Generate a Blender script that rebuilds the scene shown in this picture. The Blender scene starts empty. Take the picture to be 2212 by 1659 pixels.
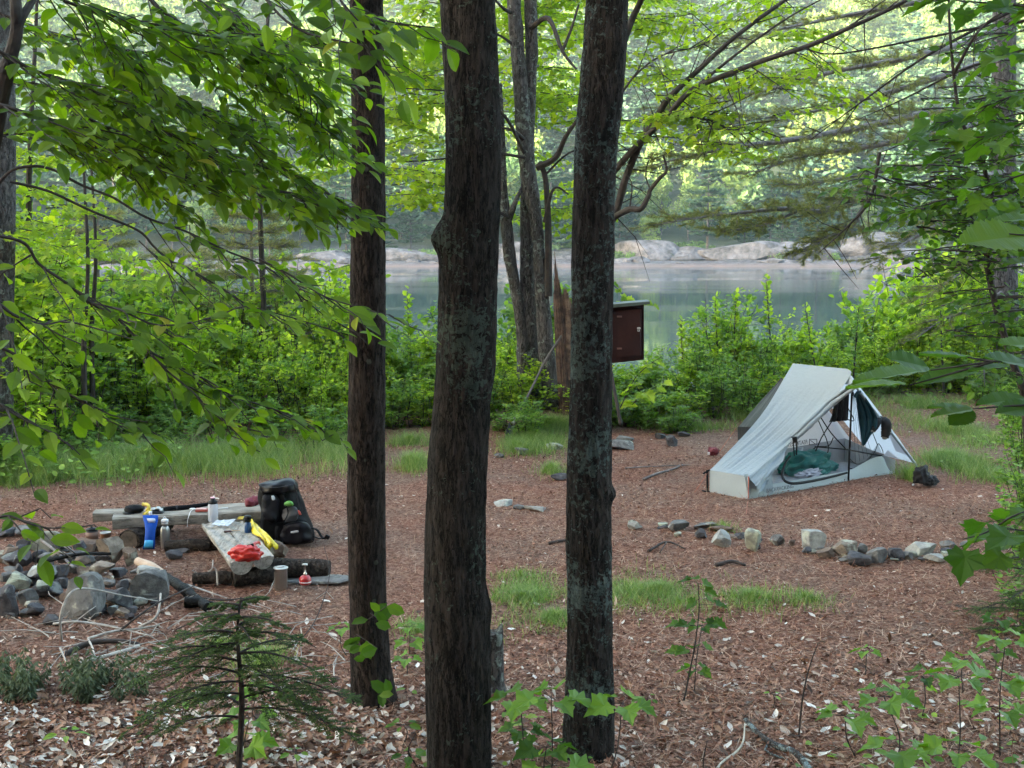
import bpy, math, random
import numpy as np
from mathutils import Vector, Matrix, noise
R=math.radians
rng=np.random.default_rng(7); random.seed(7)
sc=bpy.context.scene
col=sc.collection
# ------------------------------------------------------------------ camera
FPX=2600.0; HZ=525.0; CAMZ=2.2; PITCH=math.atan((829.5-HZ)/FPX)
cam=bpy.data.cameras.new('camera'); camo=bpy.data.objects.new('camera',cam); col.objects.link(camo)
cam.lens=36*FPX/2212; cam.sensor_width=36; cam.clip_start=0.05; cam.clip_end=3000
camo.location=(0,0,CAMZ); camo.rotation_euler=(math.pi/2-PITCH,0,0)
sc.camera=camo
# ------------------------------------------------------------------ world, sun, exposure
HAZE=.0004; SUN_EL=R(10); SUN_AZ=R(232)      # compass-like angle of the sun, seen from +Y clockwise (behind the camera, a little left)
w=bpy.data.worlds.new("World"); sc.world=w; w.use_nodes=True
nt=w.node_tree; bg=nt.nodes['Background']
sky=nt.nodes.new('ShaderNodeTexSky'); sky.sky_type='NISHITA'; sky.sun_disc=False
sky.sun_elevation=SUN_EL; sky.sun_rotation=SUN_AZ; sky.dust_density=3.0; sky.air_density=1.0; sky.ozone_density=1.0
nt.links.new(sky.outputs[0],bg.inputs[0]); bg.inputs[1].default_value=0.15
sd=bpy.data.lights.new('sun','SUN'); sun=bpy.data.objects.new('sun',sd); col.objects.link(sun)
sd.energy=4.0; sd.angle=R(0.5); sd.color=(1.0,0.86,0.66)
sdir=Vector((math.sin(SUN_AZ)*math.cos(SUN_EL), math.cos(SUN_AZ)*math.cos(SUN_EL), math.sin(SUN_EL)))
sun.rotation_euler=sdir.to_track_quat('Z','Y').to_euler(); sun.location=sdir*300
sc.view_settings.view_transform='Standard'; sc.view_settings.look='None'; sc.view_settings.gamma=1
sc.view_settings.exposure=3.78
sc.view_settings.use_white_balance=True; sc.view_settings.white_balance_temperature=6900; sc.view_settings.white_balance_tint=5
sc.view_settings.use_curve_mapping=False
sc.render.engine='CYCLES'
cy=sc.cycles; cy.max_bounces=7; cy.diffuse_bounces=4; cy.glossy_bounces=3; cy.transmission_bounces=5; cy.transparent_max_bounces=12; cy.volume_bounces=0
cy.use_denoising=True; cy.denoising_input_passes='RGB_ALBEDO_NORMAL'; cy.sample_clamp_indirect=6
cy.use_adaptive_sampling=True; cy.adaptive_threshold=0.015
try: cy.denoiser='OPENIMAGEDENOISE'
except Exception: pass

# ------------------------------------------------------------------ measuring helpers (photo measured at 2212 px width)
def ray(x,y):
    v=Vector(((x-1106)/FPX,(829.5-y)/FPX,-1)); v.rotate(camo.rotation_euler); return v
def P(x,y,D):
    v=ray(x,y); return Vector((0,0,CAMZ))+v*(D/v.y)
def ss(a,b,x):
    t=np.clip((np.asarray(x,float)-a)/(b-a),0,1); return t*t*(3-2*t)
def vnoise(x,y,s=1.0,seed=0):
    """smooth value noise, vectorised"""
    x=np.asarray(x,float)/s+seed*17.3; y=np.asarray(y,float)/s-seed*9.1
    xi=np.floor(x); yi=np.floor(y); fx=x-xi; fy=y-yi
    def h(a,b):
        v=np.sin(a*127.1+b*311.7+seed*74.7)*43758.5453; return v-np.floor(v)
    fx=fx*fx*(3-2*fx); fy=fy*fy*(3-2*fy)
    return (h(xi,yi)*(1-fx)+h(xi+1,yi)*fx)*(1-fy)+(h(xi,yi+1)*(1-fx)+h(xi+1,yi+1)*fx)*fy
def fbm(x,y,s=1.0,seed=0,o=4):
    r=0;a=.5
    for i in range(o): r=r+a*vnoise(x,y,s/2**i,seed+i*3); a*=.5
    return r
LAKE=-1.0
def H(x,y):
    x=np.asarray(x,float); y=np.asarray(y,float)
    z=0.075*np.maximum(0,6.3-y)                        # slope the camera stands on
    z=z+0.05*(fbm(x,y,1.6,1)-.47)+0.02*(fbm(x,y,.35,5,3)-.45)
    z=z+0.10*ss(13.5,16.5,y)*(1-ss(17,19,y))
    z=z+0.18*np.exp(-((x-.35)**2+(y-14.4)**2)/.5)       # mound round the clump of trees
    z=z-2.9*ss(17.6,24,y)
    z=z+ss(22,40,y)*(-2.5)
    # far shore
    w=4*(fbm(x,y*0,22,9)-.5)*2
    d=y-(168+w)
    z=z+ss(-20,0,d)*(6.0-.75-.35)+ .0
    r=fbm(x,y,9,21)
    z=z+ss(-1,9,d)*(0.25+1.5*ss(.56,.66,r)*ss(-30,0,x))+ss(0,4,d)*.35*fbm(x,y,2.5,31)
    z=z+0.42*np.maximum(0,d-12)*ss(0,60,d)+ss(20,90,d)*14*(fbm(x,y,60,41)-.5)
    # unseen ridge added behind the camera, shaped to shade camp and far shore
    z=z+1.0*np.clip(-y-12,0,88)+.1*np.maximum(0,-y-100)+6*(fbm(x,y,50,51)-.5)*ss(20,60,-y)
    return z
def G(x,y,dz=0.0):
    v=ray(x,y); lo,hi=1.0,400.0
    o=Vector((0,0,CAMZ)); t=1.0
    while t<400:
        p=o+v*t
        if p.z<float(H(p.x,p.y)): break
        t+=0.05
    p=o+v*t; p.z=float(H(p.x,p.y))+dz; return p

# ------------------------------------------------------------------ mesh helpers
class MB:
    def __init__(s): s.V=[]; s.F=[]; s.n=0
    def add(s,V,F):
        V=np.asarray(V,dtype=np.float32).reshape(-1,3); 
        for f in (F if isinstance(F,(list,tuple)) and len(F) and isinstance(F[0],np.ndarray) and F[0].ndim==2 else None) or []:
            s.F.append(f.astype(np.int32)+s.n)
        if not (isinstance(F,(list,tuple)) and len(F) and isinstance(F[0],np.ndarray) and F[0].ndim==2):
            if isinstance(F,np.ndarray): s.F.append(F.astype(np.int32)+s.n)
            else:
                by={}
                for f in F: by.setdefault(len(f),[]).append(f)
                for k,fs in by.items(): s.F.append(np.asarray(fs,dtype=np.int32)+s.n)
        s.V.append(V); s.n+=len(V); return s
    def mb(s,o,M=None):
        V=np.concatenate(o.V)
        if M is not None:
            A=np.array(M); V=V@A[:3,:3].T+A[:3,3]
        for f in o.F: s.F.append(f+s.n)
        s.V.append(V.astype(np.float32)); s.n+=len(V); return s
    def build(s,name,mat,parent=None,smooth=False,world=True):
        V=np.concatenate(s.V).astype(np.float32)
        me=bpy.data.meshes.new(name)
        me.vertices.add(len(V)); me.vertices.foreach_set('co',V.ravel())
        tot=sum(f.size for f in s.F); np_=sum(len(f) for f in s.F)
        me.loops.add(tot); me.polygons.add(np_)
        me.loops.foreach_set('vertex_index',np.concatenate([f.ravel() for f in s.F]).astype(np.int32))
        lt=np.concatenate([np.full(len(f),f.shape[1],np.int32) for f in s.F])
        ls=np.concatenate([[0],np.cumsum(lt)[:-1]]).astype(np.int32)
        me.polygons.foreach_set('loop_start',ls); me.polygons.foreach_set('loop_total',lt)
        me.polygons.foreach_set('use_smooth',np.full(np_,smooth))
        me.update(calc_edges=True)
        if mat: me.materials.append(mat)
        o=bpy.data.objects.new(name,me); col.objects.link(o)
        if parent is not None:
            o.parent=parent
            # geometry given in world space: cancel the parent's placement
            if world: o.matrix_parent_inverse=PM[parent.name].inverted()
        PM[o.name]=Matrix.Identity(4)
        return o
PM={}
def zone(x):
    """where a thing of a long row stands, told by what it stands behind"""
    for lim,t in [(60,'at the left edge'),(300,'behind the pole saplings'),(600,'behind the beech boughs'),(760,'just left of the left trunk'),(945,'between the left and the thickest trunk'),(1120,'just right of the thickest trunk'),(1240,'behind the maple clump'),(1420,'beside the brown box'),(1600,'left of the tent'),(1760,'behind the tent ridge'),(1900,'right of the tent peak'),(2080,'beyond the grass right of the tent')]:
        if x<lim: return t
    return 'at the right edge'
def unit(v):
    v=np.asarray(v,float); return v/(np.linalg.norm(v)+1e-9)
def smoothpath(pts,n=6):
    """Catmull-Rom through pts (k x d)"""
    p=np.asarray([list(q) for q in pts],float)
    if len(p)<3: 
        t=np.linspace(0,1,n+1)[:,None]; return p[0]*(1-t)+p[-1]*t
    q=np.vstack([2*p[0]-p[1],p,2*p[-1]-p[-2]]); out=[]
    for i in range(1,len(q)-2):
        for k in range(n):
            t=k/n; a,b,c,d=q[i-1],q[i],q[i+1],q[i+2]
            out.append(.5*((2*b)+(-a+c)*t+(2*a-5*b+4*c-d)*t*t+(-a+3*b-3*c+d)*t**3))
    out.append(p[-1]); return np.array(out)
def tube(path,rad,n=8,cap=True,rough=0.0,seed=0,flat=1.0):
    path=np.asarray([list(q) for q in path],float); k=len(path)
    rad=np.broadcast_to(np.asarray(rad,float),(k,)) if np.ndim(rad)==0 or len(np.atleast_1d(rad))==k else np.interp(np.linspace(0,1,k),np.linspace(0,1,len(rad)),rad)
    T=np.gradient(path,axis=0); T/=np.linalg.norm(T,axis=1)[:,None]+1e-9
    up=np.array([0,0,1.]) if abs(T[0,2])<.9 else np.array([0,1.,0])
    A=np.cross(T[0],up); A/=np.linalg.norm(A); As=[A]
    for i in range(1,k):
        A=As[-1]-T[i]*np.dot(As[-1],T[i]); A/=np.linalg.norm(A)+1e-9; As.append(A)
    As=np.array(As); Bs=np.cross(T,As)
    th=np.linspace(0,2*np.pi,n,endpoint=False)
    r=rad[:,None]*np.ones((k,n))
    if rough>0:
        rr=np.random.default_rng(seed); r=r*(1+rough*(rr.random((k,n))-.5)*2)
    V=path[:,None,:]+r[...,None]*(np.cos(th)[None,:,None]*As[:,None,:]+flat*np.sin(th)[None,:,None]*Bs[:,None,:])
    V=V.reshape(-1,3); i=np.arange(k-1)[:,None]*n; j=np.arange(n)[None,:]; j2=(j+1)%n
    Q=np.stack([i+j,i+j2,i+n+j2,i+n+j],-1).reshape(-1,4)
    F=[Q]
    if cap:
        V=np.vstack([V,path[:1],path[-1:]]); c0=k*n; c1=c0+1; jj=np.arange(n)
        F.append(np.stack([np.full(n,c0),(jj+1)%n,jj],-1)); F.append(np.stack([np.full(n,c1),(k-1)*n+jj,(k-1)*n+(jj+1)%n],-1))
    return V,F
def box(c,s,M=None,bev=0.0):
    c=np.array(list(c),float); s=np.array(list(s),float)/2
    if bev<=0:
        V=np.array([[x,y,z] for z in(-1,1) for y in(-1,1) for x in(-1,1)],float)*s
        F=[(0,2,3,1),(4,5,7,6),(0,1,5,4),(2,6,7,3),(0,4,6,2),(1,3,7,5)]
    else:
        b=min(bev,min(s)*.9); V=[];F=[]
        # octagonal-ish bevel: chamfered box by 24 verts
        idx={}
        for sx in(-1,1):
            for sy in(-1,1):
                for sz in(-1,1):
                    for a in range(3):
                        v=np.array([sx*s[0],sy*s[1],sz*s[2]])
                        for q in range(3):
                            if q!=a: v[q]-=np.sign(v[q])*b
                        idx[(sx,sy,sz,a)]=len(V); V.append(v)
        for a in range(3):
            u,w=[(1,2),(2,0),(0,1)][a]
            for sg in(-1,1):
                f=[]
                for (p,q) in((-1,-1),(1,-1),(1,1),(-1,1)):
                    k=[0,0,0];k[a]=sg;k[u]=p;k[w]=q; f.append(idx[(*k,a)])
                F.append(tuple(f if sg>0 else f[::-1]))
        for a in range(3):
            u,w=[(1,2),(2,0),(0,1)][a]
            for p in(-1,1):
                for q in(-1,1):
                    k0=[0,0,0];k1=[0,0,0];k0[a]=-1;k1[a]=1;k0[u]=k1[u]=p;k0[w]=k1[w]=q
                    F.append((idx[(*k0,u)],idx[(*k1,u)],idx[(*k1,w)],idx[(*k0,w)]))
        for sx in(-1,1):
            for sy in(-1,1):
                for sz in(-1,1): F.append(tuple(idx[(sx,sy,sz,a)] for a in range(3)))
        V=np.array(V)
    if M is not None: V=V@np.array(M.to_3x3()).T
    return V+c,F
def lathe(prof,n=20,c=(0,0,0),M=None,sq=(1,1)):
    prof=np.array(prof,float); k=len(prof); th=np.linspace(0,2*np.pi,n,endpoint=False)
    V=np.stack([prof[:,0:1]*np.cos(th)*sq[0],prof[:,0:1]*np.sin(th)*sq[1],prof[:,1:2]*np.ones(n)],-1).reshape(-1,3)
    i=np.arange(k-1)[:,None]*n; j=np.arange(n)[None,:]; j2=(j+1)%n
    Q=np.stack([i+j,i+j2,i+n+j2,i+n+j],-1).reshape(-1,4); F=[Q]
    F+= [np.arange(n)[::-1][None,:].copy(),(np.arange(n)+(k-1)*n)[None,:].copy()]
    if M is not None: V=V@np.array(M.to_3x3()).T
    return V+np.array(list(c)),F
_ico={}
def ico(sub):
    if sub in _ico: return _ico[sub]
    import bmesh
    bm=bmesh.new(); bmesh.ops.create_icosphere(bm,subdivisions=sub,radius=1)
    V=np.array([v.co[:] for v in bm.verts]); F=np.array([[v.index for v in f.verts] for f in bm.faces]); bm.free()
    _ico[sub]=(V,F); return _ico[sub]
def n3(V,s,seed):
    return np.array([noise.noise(Vector(v)*s+Vector((seed*3.1,seed*1.7,seed*5.3))) for v in V])
def blob(c,s,seed=0,sub=3,amp=.25,freq=1.6,M=None,facet=0):
    """uneven lump; facet>0 cuts planes off it so that it reads as broken stone"""
    V,F=ico(sub); V=V.copy(); rr=np.random.default_rng(seed+100)
    if facet:
        for k in range(facet):
            nrm=unit(rr.normal(size=3)); d=rr.uniform(.55,.85)
            dd=V@nrm; V=V-np.outer(np.maximum(0,dd-d),nrm)
    V=V*(1+amp*n3(V,freq,seed))[:,None]
    if facet: V=V*(1+.035*n3(V,6,seed+3))[:,None]
    V=V*np.array(list(s))
    if M is not None: V=V@np.array(M.to_3x3()).T
    return V+np.array(list(c)),[F]
def grid(fn,nu,nv):
    u=np.linspace(0,1,nu); v=np.linspace(0,1,nv); U,W=np.meshgrid(u,v,indexing='ij')
    V=fn(U,W).reshape(-1,3)
    i=np.arange(nu-1)[:,None]*nv; j=np.arange(nv-1)[None,:]
    Q=np.stack([i+j,i+nv+j,i+nv+j+1,i+j+1],-1).reshape(-1,4)
    return V,[Q]
def sheetq(a,b,c,d,nu=20,nv=20,bump=None):
    """quad a,b,c,d (a-b along u at v=0, d-c at v=1)"""
    a,b,c,d=[np.array(list(q),float) for q in(a,b,c,d)]
    def f(U,W):
        U=U[...,None];W=W[...,None]
        X=(a*(1-U)+b*U)*(1-W)+(d*(1-U)+c*U)*W
        if bump is not None:
            n=unit(np.cross(b-a,d-a)); X=X+n*bump(U[...,0],W[...,0])[...,None]
        return X
    return grid(f,nu,nv)
# scatter a template over many frames -> one mesh
def scatter(mb,TV,TF,pos,ax,ay,az,scale):
    """TV: template verts, rows; axes are Nx3 unit vectors for template x,y,z"""
    N=len(pos); 
    if N==0: return mb
    sc_=np.asarray(scale,float); 
    if sc_.ndim==1: sc_=np.repeat(sc_[:,None],3,1)
    W=TV[None,:,:]*sc_[:,None,:]
    V=pos[:,None,:]+W[...,0:1]*ax[:,None,:]+W[...,1:2]*ay[:,None,:]+W[...,2:3]*az[:,None,:]
    m=len(TV); off=(np.arange(N)*m)[:,None,None]
    F=[(f[None]+off).reshape(-1,f.shape[1]) for f in TF]
    mb.add(V.reshape(-1,3),F); return mb
def frames(dirs,nrm):
    """x along dirs, z near nrm"""
    d=dirs/(np.linalg.norm(dirs,axis=1)[:,None]+1e-9)
    y=np.cross(nrm,d); y/=np.linalg.norm(y,axis=1)[:,None]+1e-9
    z=np.cross(d,y); return d,y,z
# leaf templates: lie in the xy plane, stalk at origin, tip at x=1
def T_beech():
    xs=np.array([0,.06,.2,.4,.6,.8,.93,1.0]); wd=np.array([0,.09,.20,.26,.24,.145,.05,0])
    V=[];F=[]
    for i,(x,h) in enumerate(zip(xs,wd)):
        z=.05*math.sin(x*3)-.02*x*x*4; V+= [(x,-h,z+.28*h),(x,0,z),(x,h,z+.28*h)]
    Q=[]
    for i in range(len(xs)-1):
        a=i*3; Q+=[(a,a+3,a+4,a+1),(a+1,a+4,a+5,a+2)]
    return np.array(V),[np.array(Q)]
def T_oval():
    V=np.array([(0,0,0),(.3,-.3,.06),(.3,.3,.06),(.35,0,0),(.72,-.26,.03),(.72,.26,.03),(.75,0,-.03),(1,0,-.1)])
    return V,[np.array([(0,1,3),(0,3,2),(4,7,6),(6,7,5)]),np.array([(1,4,6,3),(3,6,5,2)])]
def T_diamond():
    V=np.array([(0,0,0),(.45,-.34,.08),(1,0,0),(.45,.34,.08)]); return V,[np.array([(0,1,2),(0,2,3)])]
def T_maple():
    # five pointed lobes with shallow teeth, 150 degree spread
    a=[(0,0)]
    pts=[(.02,-.12),(-.08,-.30),(.07,-.35),(.12,-.50),(.28,-.42),(.42,-.55),(.48,-.40),(.54,-.27),(.68,-.29),(.76,-.15),(1.0,0)]
    lo=[(x,y) for x,y in pts]; hi=[(x,-y) for x,y in pts[:-1]][::-1]
    ring=lo+hi
    V=[(.2,0,0)]+[(x,y,.34*abs(y)-.22*x*x+.05*math.sin(9*x+5*y)) for x,y in ring]
    n=len(ring); F=[(0,1+i,1+(i+1)%n) for i in range(n)]
    return np.array(V,float),[np.array(F)]
def T_needle(wd=.03):
    return np.array([(0,-wd,0),(0,wd,0),(1,0,0)]),[np.array([(0,1,2)])]
# ------------------------------------------------------------------ tagging
def tag(o,label=None,cat=None,group=None,kind=None):
    if label: o['label']=label
    if cat: o['category']=cat
    if group: o['group']=group
    if kind: o['kind']=kind
    return o
def thing(name,loc,label,cat,group=None,rz=0):
    o=bpy.data.objects.new(name,None); col.objects.link(o); o.location=loc; o.rotation_euler=(0,0,rz)
    o.empty_display_size=.1
    PM[o.name]=Matrix.LocRotScale(Vector(loc),Matrix.Rotation(rz,3,'Z').to_quaternion(),Vector((1,1,1)))
    return tag(o,label,cat,group)
def dup(root,loc,rz,scale,label,group=None):
    c=root.copy(); col.objects.link(c); c.location=loc; c.rotation_euler=(0,0,rz); c.scale=scale if hasattr(scale,'__len__') else (scale,)*3
    c['label']=label
    if group: c['group']=group
    for ch in list(root.children):
        d=ch.copy(); col.objects.link(d); d.parent=c; d.matrix_parent_inverse=ch.matrix_parent_inverse.copy()
        for g in list(ch.children):
            e=g.copy(); col.objects.link(e); e.parent=d; e.matrix_parent_inverse=g.matrix_parent_inverse.copy()
    return c
# ------------------------------------------------------------------ materials
def newmat(name):
    m=bpy.data.materials.new(name); m.use_nodes=True; n=m.node_tree; p=n.nodes['Principled BSDF']; return m,n,p
def N(nt,t,**k):
    n=nt.nodes.new(t)
    for a,b in k.items(): setattr(n,a,b)
    return n
def ramp(nt,stops,fac=None,interp='LINEAR'):
    r=N(nt,'ShaderNodeValToRGB'); e=r.color_ramp.elements; r.color_ramp.interpolation=interp
    while len(e)<len(stops): e.new(.5)
    for i,(p,c) in enumerate(stops): e[i].position=p; e[i].color=(*c,1)
    if fac is not None: nt.links.new(fac,r.inputs[0])
    return r
def tex(nt,kind,scale,detail=4,rough=.55,vec=None,dist=0):
    t=N(nt,'ShaderNodeTex'+kind)
    t.inputs['Scale'].default_value=scale
    if kind=='Noise': t.inputs['Detail'].default_value=detail; t.inputs['Roughness'].default_value=rough; t.inputs['Distortion'].default_value=dist
    if vec is not None: nt.links.new(vec,t.inputs['Vector'])
    return t
def objvec(nt,scale=(1,1,1)):
    c=N(nt,'ShaderNodeTexCoord'); m=N(nt,'ShaderNodeMapping'); m.inputs['Scale'].default_value=scale
    nt.links.new(c.outputs['Object'],m.inputs['Vector']); return m.outputs[0]
def bump(nt,p,h,dist=.01,st=.6):
    b=N(nt,'ShaderNodeBump'); b.inputs['Distance'].default_value=dist; b.inputs['Strength'].default_value=st
    nt.links.new(h,b.inputs['Height']); nt.links.new(b.outputs[0],p.inputs['Normal']); return b
def plain(name,c,rough=.6,metal=0,c2=None,scale=8,bd=0.0,bscale=None,spec=.5):
    m,n,p=newmat(name); p.inputs['Roughness'].default_value=rough; p.inputs['Metallic'].default_value=metal
    p.inputs['Specular IOR Level'].default_value=spec
    v=objvec(n); t=tex(n,'Noise',scale,5,.6,v); c2=c2 or tuple(x*.7 for x in c)
    r=ramp(n,[(.35,c2),(.65,c)],t.outputs[0]); n.links.new(r.outputs[0],p.inputs['Base Color'])
    if bd>0:
        t2=tex(n,'Noise',bscale or scale*4,6,.6,v); bump(n,p,t2.outputs[0],bd,.8)
    return m
def leafmat(name,stops,trans=.45,tcol=(1.6,1.5,.5),rough=.45,spec=.4):
    """colour differs from leaf to leaf; thin leaf: part of the light passes through"""
    m,n,p=newmat(name); g=N(n,'ShaderNodeNewGeometry')
    r=ramp(n,stops,g.outputs['Random Per Island']); n.links.new(r.outputs[0],p.inputs['Base Color'])
    p.inputs['Roughness'].default_value=rough; p.inputs['Specular IOR Level'].default_value=spec
    tr=N(n,'ShaderNodeBsdfTranslucent'); mx=N(n,'ShaderNodeMix'); mx.data_type='RGBA'; mx.blend_type='MULTIPLY'; mx.inputs[0].default_value=1
    n.links.new(r.outputs[0],mx.inputs[6]); mx.inputs[7].default_value=(*tcol,1); n.links.new(mx.outputs[2],tr.inputs[0])
    ms=N(n,'ShaderNodeMixShader'); ms.inputs[0].default_value=trans
    n.links.new(p.outputs[0],ms.inputs[1]); n.links.new(tr.outputs[0],ms.inputs[2])
    n.links.new(ms.outputs[0],n.nodes['Material Output'].inputs[0]); return m
def barkmat(name,c1,c2,lichen,lcov=.5,lscale=22,vs=(7,7,1.6),bd=.02,l2=None):
    """fissured bark (stretched cells) with patches of lichen on it"""
    m,n,p=newmat(name); p.inputs['Roughness'].default_value=.9; p.inputs['Specular IOR Level'].default_value=.12
    v=objvec(n); vv=objvec(n,vs)
    d=tex(n,'Noise',3.5,5,.7,vv); ad=N(n,'ShaderNodeMix'); ad.data_type='RGBA'; ad.blend_type='ADD'; ad.inputs[0].default_value=.9
    n.links.new(vv,ad.inputs[6]); n.links.new(d.outputs['Color'],ad.inputs[7])
    vo=tex(n,'Voronoi',4.5,vec=ad.outputs[2]); vo.feature='DISTANCE_TO_EDGE'
    fn=tex(n,'Noise',5,9,.78,vv); fa=N(n,'ShaderNodeMath',operation='MULTIPLY_ADD'); fa.inputs[1].default_value=.9; n.links.new(fn.outputs[0],fa.inputs[0])
    fm=N(n,'ShaderNodeMath',operation='MULTIPLY'); fm.inputs[1].default_value=1.6; n.links.new(vo.outputs['Distance'],fm.inputs[0]); n.links.new(fm.outputs[0],fa.inputs[2])
    fis=ramp(n,[(.38,(0,0,0)),(.62,(1,1,1))],fa.outputs[0])
    nz=tex(n,'Noise',9,8,.7,vv); 
    base=ramp(n,[(.32,c1),(.7,c2)],nz.outputs[0])
    dk=N(n,'ShaderNodeMix'); dk.data_type='RGBA'; dk.blend_type='MIX'
    dk.inputs[6].default_value=(c1[0]*.35,c1[1]*.35,c1[2]*.35,1); n.links.new(base.outputs[0],dk.inputs[7]); n.links.new(fis.outputs[0],dk.inputs[0])
    # lichen
    big=tex(n,'Noise',3.0,3,.6,v); sm=tex(n,'Noise',lscale,6,.72,v,.6)
    mul=N(n,'ShaderNodeMath',operation='ADD'); s1=N(n,'ShaderNodeMath',operation='MULTIPLY'); s1.inputs[1].default_value=.75
    n.links.new(big.outputs[0],s1.inputs[0]); n.links.new(s1.outputs[0],mul.inputs[0]); n.links.new(sm.outputs[0],mul.inputs[1])
    th=1.08-.15*lcov
    lm=ramp(n,[(th-.02,(0,0,0)),(th+.015,(1,1,1))]); 
    sub=N(n,'ShaderNodeMath',operation='MULTIPLY'); sub.inputs[1].default_value=1.0; n.links.new(mul.outputs[0],sub.inputs[0]); n.links.new(sub.outputs[0],lm.inputs[0])
    lc=ramp(n,[(.3,l2 or tuple(x*.6 for x in lichen)),(.62,lichen)],tex(n,'Noise',lscale*2.5,3,.6,v).outputs[0])
    mx=N(n,'ShaderNodeMix'); mx.data_type='RGBA'; n.links.new(lm.outputs[0],mx.inputs[0]); n.links.new(dk.outputs[2],mx.inputs[6]); n.links.new(lc.outputs[0],mx.inputs[7])
    # round crustose spots
    vs2=tex(n,'Voronoi',9,vec=v); sp=ramp(n,[(.09,(1,1,1)),(.13,(0,0,0))],vs2.outputs['Distance'])
    gate=ramp(n,[(.55,(0,0,0)),(.6,(1,1,1))],vs2.outputs['Color'])
    gm=N(n,'ShaderNodeMath',operation='MULTIPLY'); n.links.new(sp.outputs[0],gm.inputs[0]); n.links.new(gate.outputs[0],gm.inputs[1])
    g2=N(n,'ShaderNodeMath',operation='MULTIPLY'); g2.inputs[1].default_value=.4; n.links.new(gm.outputs[0],g2.inputs[0])
    mx2=N(n,'ShaderNodeMix'); mx2.data_type='RGBA'; n.links.new(g2.outputs[0],mx2.inputs[0]); n.links.new(mx.outputs[2],mx2.inputs[6]); mx2.inputs[7].default_value=(lichen[0]*.8,lichen[1]*.85,lichen[2]*.7,1)
    n.links.new(mx2.outputs[2],p.inputs['Base Color'])
    hh=N(n,'ShaderNodeMath',operation='ADD'); n.links.new(fis.outputs[0],hh.inputs[0])
    h2=N(n,'ShaderNodeMath',operation='MULTIPLY_ADD'); h2.inputs[1].default_value=.8; n.links.new(nz.outputs[0],h2.inputs[0])
    h3=N(n,'ShaderNodeMath',operation='MULTIPLY'); h3.inputs[1].default_value=.35; n.links.new(lm.outputs[0],h3.inputs[0]); n.links.new(h3.outputs[0],h2.inputs[2])
    n.links.new(h2.outputs[0],hh.inputs[1]); bump(n,p,hh.outputs[0],bd,1.0)
    return m
# ================================================================== SETTING
def terrain(name,xs,ys,mat):
    X,Y=np.meshgrid(xs,ys,indexing='ij'); Z=H(X,Y)
    V=np.stack([X,Y,Z],-1).reshape(-1,3); nx,ny=X.shape
    i=np.arange(nx-1)[:,None]*ny; j=np.arange(ny-1)[None,:]
    m=MB(); m.add(V,[np.stack([i+j,i+ny+j,i+ny+j+1,i+j+1],-1).reshape(-1,4)])
    o=m.build(name,mat,smooth=True); o['kind']='structure'; return o
def warp(lo,hi,core_lo,core_hi,step,big):
    a=list(np.arange(core_lo,core_hi,step)); x=core_lo; s=step; L=[]
    while x>lo: s=min(s*1.35,big); x-=s; L.append(max(x,lo))
    x=a[-1]; s=step; Rr=[]
    while x<hi: s=min(s*1.35,big); x+=s; Rr.append(min(x,hi))
    return np.array(L[::-1]+a+Rr)
# --- camp floor: rust-red needle duff, pale dead leaves, dark soil, worn stone-grey patches
m,n,p=newmat('needle_duff'); p.inputs['Roughness'].default_value=.95; p.inputs['Specular IOR Level'].default_value=.1
v=objvec(n); vst=objvec(n,(1,1,1))
a=tex(n,'Noise',1.1,4,.6,v); b=tex(n,'Noise',38,8,.75,v,.6); c=tex(n,'Noise',9,5,.7,v)
duff=ramp(n,[(.33,(.04,.02,.015)),(.45,(.16,.070,.046)),(.55,(.31,.155,.108)),(.68,(.50,.325,.25))],b.outputs[0])  # darkest stops fall in the bump hollows: crevice shade put into the colour
grey=ramp(n,[(.33,(.05,.032,.025)),(.48,(.19,.11,.08)),(.6,(.35,.235,.18)),(.72,(.54,.43,.36))],b.outputs[0])
f=ramp(n,[(.42,(0,0,0)),(.6,(1,1,1))],a.outputs[0])
mx=N(n,'ShaderNodeMix'); mx.data_type='RGBA'; n.links.new(f.outputs[0],mx.inputs[0]); n.links.new(duff.outputs[0],mx.inputs[6]); n.links.new(grey.outputs[0],mx.inputs[7])
dk=N(n,'ShaderNodeMix'); dk.data_type='RGBA'; dk.blend_type='MULTIPLY'; dk.inputs[0].default_value=.7
r2=ramp(n,[(.35,(.55,.5,.5)),(.6,(1,1,1))],c.outputs[0]); n.links.new(mx.outputs[2],dk.inputs[6]); n.links.new(r2.outputs[0],dk.inputs[7])
n.links.new(dk.outputs[2],p.inputs['Base Color']); bump(n,p,b.outputs[0],.03,1)
MG=m
ground=terrain('ground',warp(-250,250,-9,9,.09,12),np.concatenate([warp(-20,40,2.2,18,.09,3)]),MG)
MR=plain('forest_floor',(.09,.08,.05),.95,0,(.03,.045,.018),.3)
terrain('added_shade_ridge',np.linspace(-1000,700,110),np.concatenate([np.linspace(-300,-20.01,60)]),MR)  # added, never in view: height and slope set for the shadow it casts
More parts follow.
